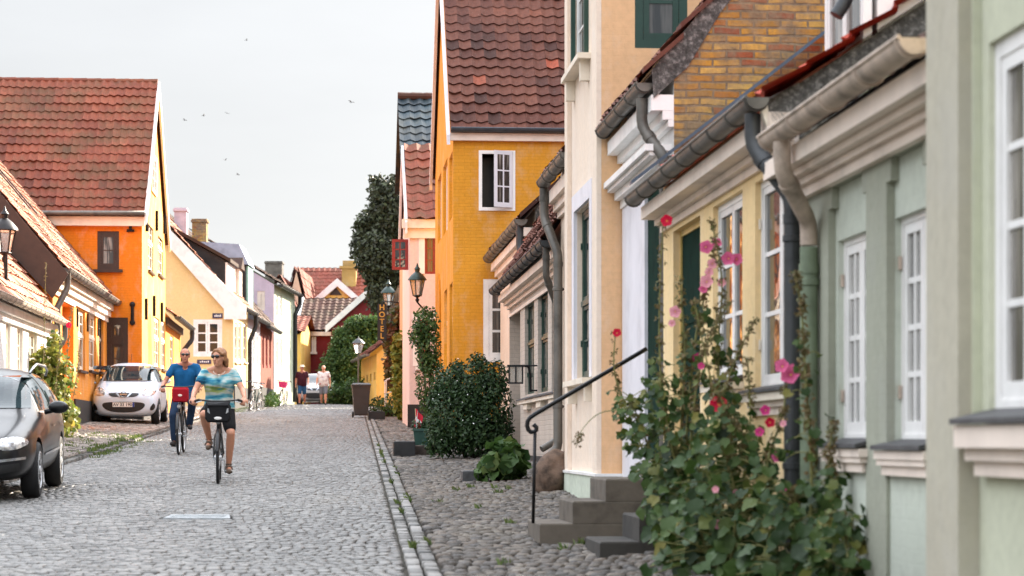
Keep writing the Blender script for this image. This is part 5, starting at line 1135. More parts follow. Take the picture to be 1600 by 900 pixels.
# ================================================================== BICYCLES
chrome=mat('dull_chrome',col(170,172,176),.25,.9,var=.1,scale=9); rub=mat('tyre_rubber',col(28,28,29),.8,var=.2,scale=9); alu=mat('brushed_alloy',col(206,208,210),.35,.35,var=.1,scale=7)
def bicycle(name,label,loc,rz,fm,step=True,k=1.0,basket=None,wide=.30,rise=0,lean=0,up=1):
    e=empty(name,loc,rz,label,'bicycle','bicycles in the street'); e.rotation_euler=(0,lean,rz); e.scale=(k,)*3
    fa=Vector((0,.54,.345)); ra=Vector((0,-.54,.345)); bb=Vector((0,-.12,.29)); ht=Vector((0,.30,.86)); hb=Vector((0,.36,.66)); st=Vector((0,-.32,.86))
    for c in(fa,ra):
        w=empty('wheel',c); w.parent=e
        mb=MB(); rings=[]; n=40
        for i in range(n):
            a=2*PI*i/n; rd=Vector((0,math.cos(a),math.sin(a))); rings.append([rd*(.325+.02*math.cos(2*PI*q/8))+Vector((.02*math.sin(2*PI*q/8),0,0)) for q in range(8)])
        rings.append(rings[0]); mb.ring_loft(rings,False); mb.build('tyre',rub,w,smooth=True)
        mb=MB(); rings=[]
        for i in range(n+1):
            a=2*PI*i/n; rd=Vector((0,math.cos(a),math.sin(a))); rings.append([rd*(.303+.009*math.cos(2*PI*q/6))+Vector((.012*math.sin(2*PI*q/6),0,0)) for q in range(6)])
        mb.ring_loft(rings,False)
        mb.lathe([(.018,-.05),(.03,-.03),(.018,-.02),(.018,.02),(.03,.03),(.018,.05)],(0,0,0),10,'x'); mb.build('rim',alu,w,smooth=True)
        mb=MB()
        for i in range(28):
            a=2*PI*i/28; b=a+(.5 if i%2 else -.5); mb.tube([Vector((.03*(1 if i%4<2 else -1),.028*math.cos(b),.028*math.sin(b))),Vector((0,.30*math.cos(a),.30*math.sin(a)))],.0016,4,False)
        mb.build('spokes',alu,w)
        mb=MB(); rr=[]
        a0,a1=(.25,2.2) if c is fa else (.6,3.4)
        for a in np.linspace(a0,a1,16): rd=Vector((0,math.cos(a),math.sin(a))); rr.append([rd*.362+Vector((x,0,0))+rd*z for x,z in((-.027,-.012),(-.015,.004),(.015,.004),(.027,-.012),(.02,-.014),(-.02,-.014))])
        mb.ring_loft(rr); mb.build('mudguard',M['black'],w)
    mb=MB(); mb.tube([hb-Vector((0,-.0,.0)),ht+Vector((0,-.01,.05))],.02,8)
    mb.tube([bb,st],.017,8)
    if step: mb.tube([hb+Vector((0,-.005,.02)),Vector((0,.10,.42)),bb+Vector((0,.02,.05))],.02,8); mb.tube([ht+Vector((0,.0,-.02)),Vector((0,.10,.52)),bb+Vector((0,-.02,.14))],.014,8)
    else: mb.tube([hb,bb],.02,8); mb.tube([ht-Vector((0,0,.03)),st+Vector((0,.01,-.06))],.017,8)
    for s in(-1,1):
        x=Vector((s*.055,0,0)); mb.tube([bb+x*.4,ra+x],.011,6); mb.tube([st-Vector((0,0,.08))+x*.3,ra+x],.009,6)
    mb.build('frame',fm,e,smooth=True)
    mb=MB()
    for s in(-1,1): x=Vector((s*.05,0,0)); mb.tube([hb+Vector((0,.0,-.02))+x*.7,hb+Vector((0,.03,-.08))+x,fa+x],.012,6)
    mb.tube([hb+Vector((-.035,0,-.02)),hb+Vector((.035,0,-.02))],.016,6); mb.build('fork',fm,e,smooth=True)
    mb=MB(); zb=1.06+rise; mb.tube([ht,Vector((0,.26,zb-.02)),Vector((0,.31,zb))],.014,8)
    mb.tube([(-wide,.16,zb+.0),(-wide*.8,.24,zb+.015),(-.08,.31,zb),(.08,.31,zb),(wide*.8,.24,zb+.015),(wide,.16,zb)],.012,8); hbars=mb.build('handlebar',M['black'],e,smooth=True)
    mb=MB()
    for s in(-1,1): mb.tube([(s*wide*.99,.155,zb),(s*wide*.82,.235,zb+.014)],.019,8)
    mb.build('grip',rub,hbars,smooth=True)
    for s in(-1,1): mb=MB(); mb.tube([(s*wide*.72,.27,zb+.0),(s*wide*.95,.24,zb-.02)],.007,6); mb.build('brake_lever',alu,hbars)
    mb=MB(); mb.tube([st-Vector((0,0,.1)),st+Vector((0,-.02,.06+rise))],.013,8); mb.build('seat_post',alu,e)
    mb=MB(); z=.935+rise; rg=[]
    for y,w_,h_ in((-.46,.03,.02),(-.44,.09,.05),(-.36,.10,.055),(-.27,.05,.045),(-.17,.02,.03),(-.15,.008,.015)): rg.append([Vector((w_*math.cos(a),y,z+h_*math.sin(a)*.6)) for a in np.linspace(0,2*PI,10,endpoint=False)])
    mb.ring_loft(rg); mb.build('saddle',M['black'],e,smooth=True)
    mb=MB(); mb.lathe([(.085,.055),(.085,.06)],bb,20,'x'); mb.tube([bb+Vector((.07,0,0)),bb+Vector((.075,.0,up*.165))],.011,6); mb.tube([bb-Vector((.07,0,0)),bb+Vector((-.075,0,-up*.165))],.011,6); mb.tube([bb-Vector((.07,0,0)),bb+Vector((.07,0,0))],.014,6); cr=mb.build('crank',alu,e)
    for s,zz in((1,up*.165),(-1,-up*.165)): mb=MB(); mb.box(bb.x+s*.08,bb.x+s*.175,bb.y-.04,bb.y+.04,bb.z+zz-.012,bb.z+zz+.012); mb.build('pedal',M['black'],cr)
    mb=MB(); mb.lathe([(.01,-.03),(.035,0),(.036,.02)],(0,.40,.80),12,'y'); mb.build('headlamp',alu,e,smooth=True)
    if basket: 
        mb=MB(); mb.ring_loft([[Vector((sx*w,.47+sy*d,z)) for sx,sy in((-1,-1),(1,-1),(1,1),(-1,1))] for w,d,z in((.13,.10,.78),(.19,.14,1.03),(.18,.13,1.03),(.12,.09,.80))]); mb.build('basket',basket,e,fix=True)
    return e
# ================================================================== PEOPLE
def cap(mb,p,q,r1,r2,n=12):
    p,q=Vector(p),Vector(q); d=q-p; L=max(d.length,1e-4); d/=L; path=[];rad=[]
    for a in np.linspace(-PI/2+.15,0,4): path.append(p+d*(r1*math.sin(a))); rad.append(r1*math.cos(a))
    for a in np.linspace(0.02,PI/2-.15,4): path.append(q+d*(r2*math.sin(a))); rad.append(r2*math.cos(a))
    mb.tube(path,rad,n)
def ik(a,b,l1,l2,bend):
    a,b=Vector(a),Vector(b); d=b-a; L=min(d.length,(l1+l2)*.999); u=d.normalized(); x=(l1*l1-l2*l2+L*L)/(2*L); h=math.sqrt(max(0,l1*l1-x*x)); bd=Vector(bend); bd=(bd-u*bd.dot(u)).normalized(); return a+u*x+bd*h
def grown(mb,name,m,parent,vox=.012,smooth=4,loc=None):
    o=mb.build(name,m,parent); 
    bake(o,[('REMESH',dict(mode='VOXEL',voxel_size=vox)),('SMOOTH',dict(factor=.5,iterations=smooth))])
    o.data.polygons.foreach_set('use_smooth',[True]*len(o.data.polygons)); o.data.materials.clear(); o.data.materials.append(m); return o
def skin(name,c):
    if name in MATS: return MATS[name]
    t=NT(name); b=t.rampn(t.noise(9,4),[(.3,tuple(x*.85 for x in c[:3])+(1,)),(.7,c)]); t.b.inputs['Subsurface Weight'].default_value=.08; t.b.inputs['Subsurface Scale'].default_value=.02; MATS[name]=t.out(b,.5,0,.4); return MATS[name]
def hand(mb,wr,d,palm,k=1.0,curl=.9,side=1):
    """palm plus four curled fingers of unequal length and a thumb set at the palm's side"""
    d=Vector(d).normalized(); pn=Vector(palm); pn=(pn-d*pn.dot(d)).normalized(); sd=d.cross(pn); wr=Vector(wr)
    for s in(-.022,-.007,.008,.022): cap(mb,wr+sd*s*.6*k,wr+d*.085*k+sd*s*1.15*k,.017*k,.015*k,8)
    for s,ln in((-.034,.058),(-.012,.074),(.011,.080),(.033,.070)):
        a=wr+d*.092*k+sd*s*k; b=a+(d*math.cos(curl*.6)+pn*math.sin(curl*.6))*ln*.5*k; c=b+(d*math.cos(curl*1.6)+pn*math.sin(curl*1.6))*ln*.4*k; e=c+(d*math.cos(curl*2.5)+pn*math.sin(curl*2.5))*ln*.32*k
        cap(mb,a,b,.0095*k,.009*k,7);cap(mb,b,c,.009*k,.0085*k,7);cap(mb,c,e,.0085*k,.0075*k,7)
    t0=wr+d*.03*k+sd*.03*side*k; t1=t0+(sd*side*.7+d*.6+pn*.3).normalized()*.04*k; t2=t1+(d*.7+pn*.7-sd*side*.1).normalized()*.035*k; cap(mb,t0,t1,.0125*k,.011*k,7);cap(mb,t1,t2,.011*k,.009*k,7)
def person(label,loc,rz,J,skinm,bulk=1.0,group=None,bare_legs=False,head_turn=0,female=False,curl=1.0,k=1.0):
    """one continuous body grown over a jointed figure; returns it and the joint table"""
    mb=MB(); B=bulk; V=Vector
    pel,che,nek,hd=V(J['pelvis']),V(J['chest']),V(J['neck']),V(J['head'])
    for s in(-1,1):
        cap(mb,pel+V((s*.065*B,0,0)),pel.lerp(che,.5)+V((s*.05*B,0,0)),.105*B,.095*B); cap(mb,pel.lerp(che,.5)+V((s*.05*B,0,0)),che+V((s*.085,0,0)),.095*B,.10*B)
        S=V(J['sh'][s]); cap(mb,che+V((s*.06,0,.06)),S,.075,.055); cap(mb,nek,S+V((0,0,.01)),.05,.042)
        E,W=V(J['el'][s]),V(J['wr'][s]); cap(mb,S,E,.05*B,.04*B); cap(mb,E,E.lerp(W,.35),.039*B,.04*B); cap(mb,E.lerp(W,.35),W,.04*B,.026)
        d=(W-E).normalized()
        if 'hd' in J: d=V(J['hd'][s])
        hand(mb,W,d,V(J.get('palm',{-1:(0,0,-1),1:(0,0,-1)})[s]),1.0,curl,-s)
        H,K,A,T=V(J['hip'][s]),V(J['kn'][s]),V(J['an'][s]),V(J['toe'][s])
        cap(mb,H,K,.092*B,.058*B); cap(mb,K,K.lerp(A,.32),.056*B,.06*B); cap(mb,K.lerp(A,.32),A,.058*B,.036); cap(mb,A-V((0,0,.035)),T,.036,.026); cap(mb,A,A+(A-T).normalized()*.04-V((0,0,.045)),.034,.03)
    cap(mb,nek-V((0,0,.03)),hd-V((0,.01,.06)),.058,.054)
    rot=Matrix.Rotation(head_turn,3,'Z')
    def hp(x,y,z): return hd+rot@V((x,y,z))
    mb.ell(hd+V((0,0,.025)),(.076,.095,.105),16,12,rot=rot); mb.ell(hp(0,.018,-.045),(.058,.07,.075),14,10,rot=rot); cap(mb,hp(0,.07,-.095),hp(0,.06,-.09),.024,.024)
    cap(mb,hp(0,.088,.012),hp(0,.108,-.028),.010,.0155); cap(mb,hp(-.018,.085,-.062),hp(.018,.085,-.062),.011,.011)
    cap(mb,hp(-.04,.082,.035),hp(.04,.082,.035),.012,.012)
    for s in(-1,1): mb.ell(hp(s*.079,-.005,.0),(.012,.024,.034),8,6,rot=rot); cap(mb,hp(s*.04,.065,-.025),hp(s*.035,.066,-.03),.02,.02)
    o=grown(mb,'person',skinm,None,.0105,3); o.location=loc; o.rotation_euler=(0,0,rz); o.scale=(k,)*3; tag(o,label,'person',group or 'people in the street')
    mo=MB(); mo.ell(hp(0,.099,-.062),(.021,.006,.006),8,5,rot=rot); mo.build('lips',mat('lips',col(150,84,76),.5),o,smooth=True)
    o_hp=hp
    return o,hp,rot
def shades(o,hp,rot):
    mb=MB()
    for s in(-1,1): mb.ell(hp(s*.034,.094,.022),(.032,.012,.024),12,8,rot=rot); mb.tube([hp(s*.062,.082,.03),hp(s*.082,.0,.022)],.005,6)
    mb.tube([hp(-.012,.104,.028),hp(.012,.104,.028)],.005,6); mb.build('sunglasses',mat('black_lens',col(16,14,14),.12,spec=.8),o,smooth=True)
def eyes(o,hp,rot):
    for s in(-1,1):
        mb=MB(); mb.ell(hp(s*.033,.083,.016),(.013,.010,.009),8,6,rot=rot); mb.build('eye',mat('dark_eye',col(40,30,26),.2),o,smooth=True)
def cloth(name,cols,scale=(1,1,1),kind='plain',rough=.85):
    if name in MATS: return MATS[name]
    t=NT(name)
    if kind=='plain': b=t.rampn(t.noise(5,5),[(.3,tuple(x*.7 for x in cols[0][:3])+(1,)),(.7,cols[0])])
    else:
        f=t.noise(1,3,.55,t.obj(scale)); b=t.rampn(f,[(.26+.5*i/(len(cols)-1),c) for i,c in enumerate(cols)]); t.t.nodes[-1]
    t.bump(t.noise(22,3),.5,.012); MATS[name]=t.out(b,rough,0,.2); return MATS[name]
V=Vector
# ---- woman on her bicycle
px,py=334.5,758; g0=onground(px,28.75); bl=Vector((g0.x-.01,28.75+.54,plane_z(29.29)+.01)); brz=PI+R(6.3)
bw=bicycle('bicycle','black step-through bicycle ridden by the woman in the patterned top',bl,brz,M['black'],True)
bw.rotation_euler=(math.atan(-SLOPE)*1.0,0,brz)
bb=V((0,-.12,.29))
J=dict(pelvis=(0,-.33,1.0),chest=(0,-.26,1.33),neck=(0,-.235,1.50),head=(0,-.19,1.625))
sh={s:V((s*.185,-.25,1.44)) for s in(-1,1)}; wr={s:V((s*.335,.10,1.10)) for s in(-1,1)}
J['sh']=sh; J['wr']=wr; J['el']={s:ik(sh[s],wr[s],.29,.25,(s*.45,-.4,-.6)) for s in(-1,1)}; J['hd']={s:(-.25*s,.75,-.5) for s in(-1,1)}; J['palm']={s:(0,-.4,-1) for s in(-1,1)}
J['hip']={s:V((s*.095,-.32,.97)) for s in(-1,1)}
an={-1:V((-.125,-.17,.225)),1:V((.125,-.17,.55))}; J['an']=an
J['kn']={s:ik(J['hip'][s],an[s],.43,.42,(s*.25,1,.2)) for s in(-1,1)}
J['toe']={-1:V((-.135,-.02,.165)),1:V((.14,-.02,.48))}
sk=skin('tanned_skin',col(204,146,118))
wo,hp,rot=person('woman cyclist in a patterned green and blue top, black shorts and sandals looking aside',bl,brz,J,sk,.98,head_turn=R(-34),female=True,curl=1.25)
top=cloth('patterned_knit',[col(30,46,80),col(40,110,140),col(96,160,170),col(190,196,190),col(150,168,80),col(60,120,120),col(40,60,100)],(2.2,2.2,10),'noise')
mb=MB(); pel,che,nek=V(J['pelvis']),V(J['chest']),V(J['neck'])
for s in(-1,1):
    cap(mb,pel+V((s*.085,.03,-.04)),pel.lerp(che,.45)+V((s*.06,.01,0)),.125,.118); cap(mb,pel.lerp(che,.45)+V((s*.06,.01,0)),che+V((s*.085,.015,-.03)),.118,.122); cap(mb,che+V((s*.075,.0,.02)),sh[s]-V((s*.01,0,.02)),.098,.062)
    cap(mb,che+V((s*.07,.09,-.04)),che+V((s*.07,.085,-.05)),.07,.07)
    cap(mb,sh[s],sh[s].lerp(J['el'][s],.5),.064,.063)
for s in(-1,1): cap(mb,nek+V((s*.085,-.025,-.06)),sh[s]-V((s*.01,0,.005)),.048,.062)
grown(mb,'top',top,wo,.012,4)
mb=MB()
for s in(-1,1): cap(mb,J['hip'][s],J['hip'][s].lerp(J['kn'][s],.78),.112,.082)
grown(mb,'shorts',cloth('black_shorts',[col(30,30,32)]),wo,.013,3)
hair=mat('blonde_hair',col(150,104,68),.55,var=.3,scale=30,bump=.6)
mb=MB()
def H(x,y,z): return hp(x,y,z)
mb.ell(H(0,-.03,.055),(.088,.095,.092),14,10,rot=rot)
for s in(-1,1):
    cap(mb,H(s*.07,-.01,.06),H(s*.085,-.03,-.03),.035,.03); cap(mb,H(s*.085,-.03,-.03),H(s*.088,-.055,-.10),.03,.02); cap(mb,H(s*.02,.06,.098),H(s*.075,.04,.05),.026,.022); cap(mb,H(s*.05,-.09,-.02),H(s*.06,-.095,-.12),.035,.02)
cap(mb,H(0,-.1,.02),H(0,-.105,-.11),.05,.03)
grown(mb,'hair',hair,wo,.009,2); shades(wo,hp,rot)
mb=MB(); mb.tube([V(J['neck'])+V((.062*math.sin(a)*1.25,.075*math.cos(a)*1.1+.03,-.035-.06*max(0,math.cos(a)))) for a in np.linspace(-2,2,14)],.003,5); mb.ell(V(J['neck'])+V((0,.12,-.10)),(.014,.006,.014),8,6); mb.build('necklace',mat('pale_pendant',col(226,222,206),.3),wo)
san=mat('tan_sandal_leather',col(96,78,64),.7)
for s in(-1,1):
    mb=MB(); a,tq=an[s],J['toe'][s]; cap(mb,a+V((0,-.05,-.085)),tq+V((0,.02,-.03)),.036,.034)
    for f in(.15,.55,.9): p=(a+V((0,0,-.035))).lerp(tq,f); mb.tube([p+V((.042*math.cos(q),0,.036*math.sin(q))) for q in np.linspace(-.3,PI+.3,9)],.009,6)
    mb.tube([a+V((.043*math.cos(q),.043*math.sin(q),.005)) for q in np.linspace(0,2*PI,12)],.009,6); mb.build('sandal',san,wo)
mb=MB(); bz=1.0; rg=[]
for y,w_,h0,h1 in((.34,.14,.82,1.02),(.36,.165,.80,1.035),(.50,.165,.79,1.035),(.535,.15,.81,1.0)): rg.append([V((sx*w_*kx,y,z)) for sx,kx,z in((-1,.8,h0),(1,.8,h0),(1,1,h0+.05),(1,1,h1-.04),(1,.85,h1),(-1,.85,h1),(-1,1,h1-.04),(-1,1,h0+.05))])
hbg=empty('handlebar_bag',bl,brz,'black handlebar bag on the front of the woman\'s bicycle','bag','handlebar bags'); hbg.rotation_euler=bw.rotation_euler
mb.ring_loft(rg); b_=mb.build('bag_body',cloth('black_bag_fabric',[col(36,36,38)]),hbg,fix=True)
mb=MB(); 
for s in(-1,1): mb.prism([(s*.10,.5365,.90),(s*.14,.531,.93),(s*.14,.531,.97),(s*.115,.5365,.97)],(0,.003,0))
mb.build('reflective_patch',mat('silver_fabric',col(170,172,174),.4),hbg,fix=True); mb=MB(); mb.ell((0,.539,.845),(.05,.006,.02),12,6); mb.build('badge',M['white'],hbg)
mb=MB(); mb.prism([(-.155,.33,1.037),(.155,.33,1.037),(.155,.50,1.041),(.13,.545,1.0),(-.13,.545,1.0),(-.155,.50,1.041)],(0,.0,.016)); mb.build('flap',cloth('black_bag_fabric',[col(36,36,38)]),hbg,fix=True)
# ---- man on his bicycle
g0=onground(274,38.9); K=1.05; bl=Vector((g0.x+.02,38.9+.56,plane_z(39.4)+.01)); brz=PI+R(4)
bm_=bicycle('bicycle','black bicycle with a red handlebar bag ridden by the man in the blue shirt',bl,brz,M['black'],False,k=K,wide=.31,rise=.06,up=-1)
bm_.rotation_euler=(-math.atan(SLOPE),0,brz)
J=dict(pelvis=(-.02,-.35,1.08),chest=(-.05,-.25,1.42),neck=(-.055,-.21,1.60),head=(-.055,-.155,1.73))
sh={s:V((s*.205-.05,-.225,1.53)) for s in(-1,1)}; wr={s:V((s*.33,.10,1.17)) for s in(-1,1)}
J['sh']=sh; J['wr']=wr; J['el']={s:ik(sh[s],wr[s],.31,.27,(s*.4,-.45,-.6)) for s in(-1,1)}; J['hd']={s:(-.3*s,.8,-.4) for s in(-1,1)}; J['palm']={s:(0,-.3,-1) for s in(-1,1)}
J['hip']={s:V((s*.095-.02,-.34,1.04)) for s in(-1,1)}
an={1:V((.135,-.17,.24)),-1:V((-.135,-.14,.52))}; J['an']=an
J['kn']={s:ik(J['hip'][s],an[s],.46,.45,(s*.22,1,.2)) for s in(-1,1)}; J['toe']={1:V((.16,-.01,.175)),-1:V((-.16,0,.46))}
mo,hp,rot=person('man cyclist in a blue v-neck t-shirt, jeans and sunglasses riding behind the woman',bl,brz,J,skin('ruddy_skin',col(196,132,106)),1.04,head_turn=R(4),curl=1.25)
mb=MB(); pel,che,nek=V(J['pelvis']),V(J['chest']),V(J['neck'])
for s in(-1,1):
    cap(mb,pel+V((s*.075,.02,-.03)),pel.lerp(che,.5)+V((s*.07,.01,0)),.122,.118); cap(mb,pel.lerp(che,.5)+V((s*.07,.01,0)),che+V((s*.095,.0,.0)),.118,.118); cap(mb,che+V((s*.08,-.005,.05)),sh[s]-V((s*.01,0,.015)),.09,.068)
    cap(mb,sh[s],sh[s].lerp(J['el'][s],.52),.067,.066); cap(mb,nek+V((s*.06,-.02,-.035)),sh[s],.058,.066); cap(mb,nek+V((s*.02,-.05,-.03)),nek+V((s*.05,-.04,-.06)),.06,.06)
grown(mb,'t_shirt',cloth('blue_jersey',[col(30,100,152)]),mo,.012,4)
mb=MB()
for s in(-1,1): cap(mb,pel+V((s*.06,0,-.03)),J['hip'][s],.115,.11); cap(mb,J['hip'][s],J['kn'][s],.108,.078); cap(mb,J['kn'][s],an[s]+V((0,0,.02)),.077,.062)
grown(mb,'jeans',cloth('denim',[col(48,66,92)]),mo,.013,3)
for s in(-1,1): mb=MB(); a,tq=an[s],J['toe'][s]; cap(mb,a+V((0,-.045,-.05)),tq+V((0,.02,.0)),.045,.04); cap(mb,a,a+V((0,-.01,-.04)),.05,.045); sh_=mb.build('shoe',mat('dark_shoe_leather',col(44,38,36),.6),mo,smooth=True)
mb=MB(); mb.ell(hp(0,-.025,.052),(.084,.09,.079),14,10,rot=rot); cap(mb,hp(0,-.09,.0),hp(0,-.09,-.05),.04,.03)
for s in(-1,1): cap(mb,hp(s*.07,-.02,.05),hp(s*.075,-.03,-.01),.022,.016)
grown(mb,'hair',mat('grey_hair',col(150,140,130),.6,var=.25,scale=30,bump=.5),mo,.009,2); shades(mo,hp,rot)
rb=empty('handlebar_bag',bl,brz,'red handlebar bag with a pale badge on the man\'s bicycle','bag','handlebar bags'); rb.rotation_euler=bm_.rotation_euler; rb.scale=(K,)*3
mb=MB(); rg=[]
for y,w_,h0,h1 in((.34,.12,.90,1.10),(.36,.135,.88,1.115),(.47,.135,.87,1.115),(.50,.12,.89,1.08)): rg.append([V((sx*w_*kx-.02,y,z)) for sx,kx,z in((-1,.85,h0),(1,.85,h0),(1,1,h0+.04),(1,1,h1-.03),(1,.85,h1),(-1,.85,h1),(-1,1,h1-.03),(-1,1,h0+.04))])
mb.ring_loft(rg); mb.build('bag_body',cloth('red_bag_fabric',[col(170,26,40)]),rb,fix=True); mb=MB(); mb.ell((-.02,.503,.985),(.035,.005,.02),12,6); mb.build('badge',M['pinkwhite'],rb)
# ---- two walkers at the crest
def walker(label,px,Y,k,shirtm,shortm,skinm,hat,group,stride=.16,B=1.08,lf=1):
    g0=onground(px,Y); J=dict(pelvis=(0,0,.96),chest=(0,.02,1.28),neck=(0,.01,1.46),head=(0,.035,1.60))
    sh={s:V((s*.195,.0,1.40)) for s in(-1,1)}; J['sh']=sh; J['el']={s:V((s*.27,-.02-lf*s*.05,1.12)) for s in(-1,1)}; J['wr']={s:V((s*.28,.08-lf*s*.09,.88)) for s in(-1,1)}; J['palm']={s:(-s,0,0) for s in(-1,1)}
    J['hip']={s:V((s*.095,0,.92)) for s in(-1,1)}; J['an']={s:V((s*.1,lf*s*stride,.085+(.04 if lf*s<0 else 0))) for s in(-1,1)}; J['kn']={s:V((s*.1,lf*s*stride*.4+.04,.49)) for s in(-1,1)}; J['toe']={s:V((s*.12,lf*s*stride+.16,.035)) for s in(-1,1)}
    o,hp,rot=person(label,g0,PI,J,skinm,B,group,curl=.5,k=k)
    mb=MB(); pel,che=V(J['pelvis']),V(J['chest'])
    for s in(-1,1): cap(mb,pel+V((s*.075,.01,-.05)),pel.lerp(che,.5)+V((s*.07,.03,0)),.135*B,.13*B); cap(mb,pel.lerp(che,.5)+V((s*.07,.03,0)),che+V((s*.09,.0,.02)),.13*B,.12*B); cap(mb,che+V((s*.07,0,.05)),sh[s],.09,.07); cap(mb,sh[s],sh[s].lerp(J['el'][s],.6),.07,.068)
    for s in(-1,1): cap(mb,V(J['neck'])+V((s*.05,-.02,-.05)),sh[s],.055,.07)
    grown(mb,'shirt',shirtm,o,.016,3); mb=MB()
    for s in(-1,1): cap(mb,pel+V((s*.06,0,-.04)),J['hip'][s],.125*B,.12*B); cap(mb,J['hip'][s],J['hip'][s].lerp(J['kn'][s],.92),.115,.09)
    grown(mb,'shorts',shortm,o,.016,3)
    for s in(-1,1): mb=MB(); a,tq=J['an'][s],J['toe'][s]; cap(mb,a+V((0,-.04,-.04)),tq,.046,.04); mb.build('shoe',mat('dark_shoe_leather',col(44,38,36),.6),o,smooth=True)
    mb=MB(); mb.ell(hp(0,-.02,.05),(.085,.092,.075),12,8,rot=rot)
    if hat: 
        mb2=MB(); mb2.lathe([(.15,.06),(.155,.068),(.095,.08),(.09,.13),(.07,.155),(.02,.16)],hp(0,0,0),16); mb2.build('hat',mat('straw_hat',col(214,202,180),.8,scale=14),o,smooth=True)
    grown(mb,'hair',mat('grey_hair',col(150,140,130),.6),o,.012,2); eyes(o,hp,rot); return o
walker('man in a dark maroon shirt, blue shorts and a pale hat walking at the crest',472,99,1.0,cloth('maroon_shirt',[col(66,26,36)]),cloth('blue_shorts',[col(44,84,120)]),skin('ruddy_skin',None),True,None)
walker('walker in a pale floral blouse and grey shorts beside the man with the hat',505.5,98,1.0,cloth('floral_blouse',[col(150,60,70),col(200,190,186),col(226,220,216),col(170,150,160)],(5,5,7),'noise'),cloth('grey_shorts',[col(120,124,132)]),skin('tanned_skin',None),False,None,lf=-1,B=1.16)
# parked bicycles
g0=onground(397,84); b1=bicycle('bicycle','dark bicycle leaning on the wall of the cream house',g0,R(172),M['green'],True,lean=R(-9))
g0=onground(389,82.5); b1=bicycle('bicycle','second dark bicycle leaning behind the riders at the cream house',g0,R(186),M['darkzinc'],False,lean=R(-10))
g0=onground(441,94); b1=bicycle('bicycle','pale bicycle with a flowery pink basket parked by the walkers',g0,R(176),M['offwhite'],True,lean=R(-7),basket=mat('pink_flower_basket',col(206,50,120),.7,var=.4,scale=20))
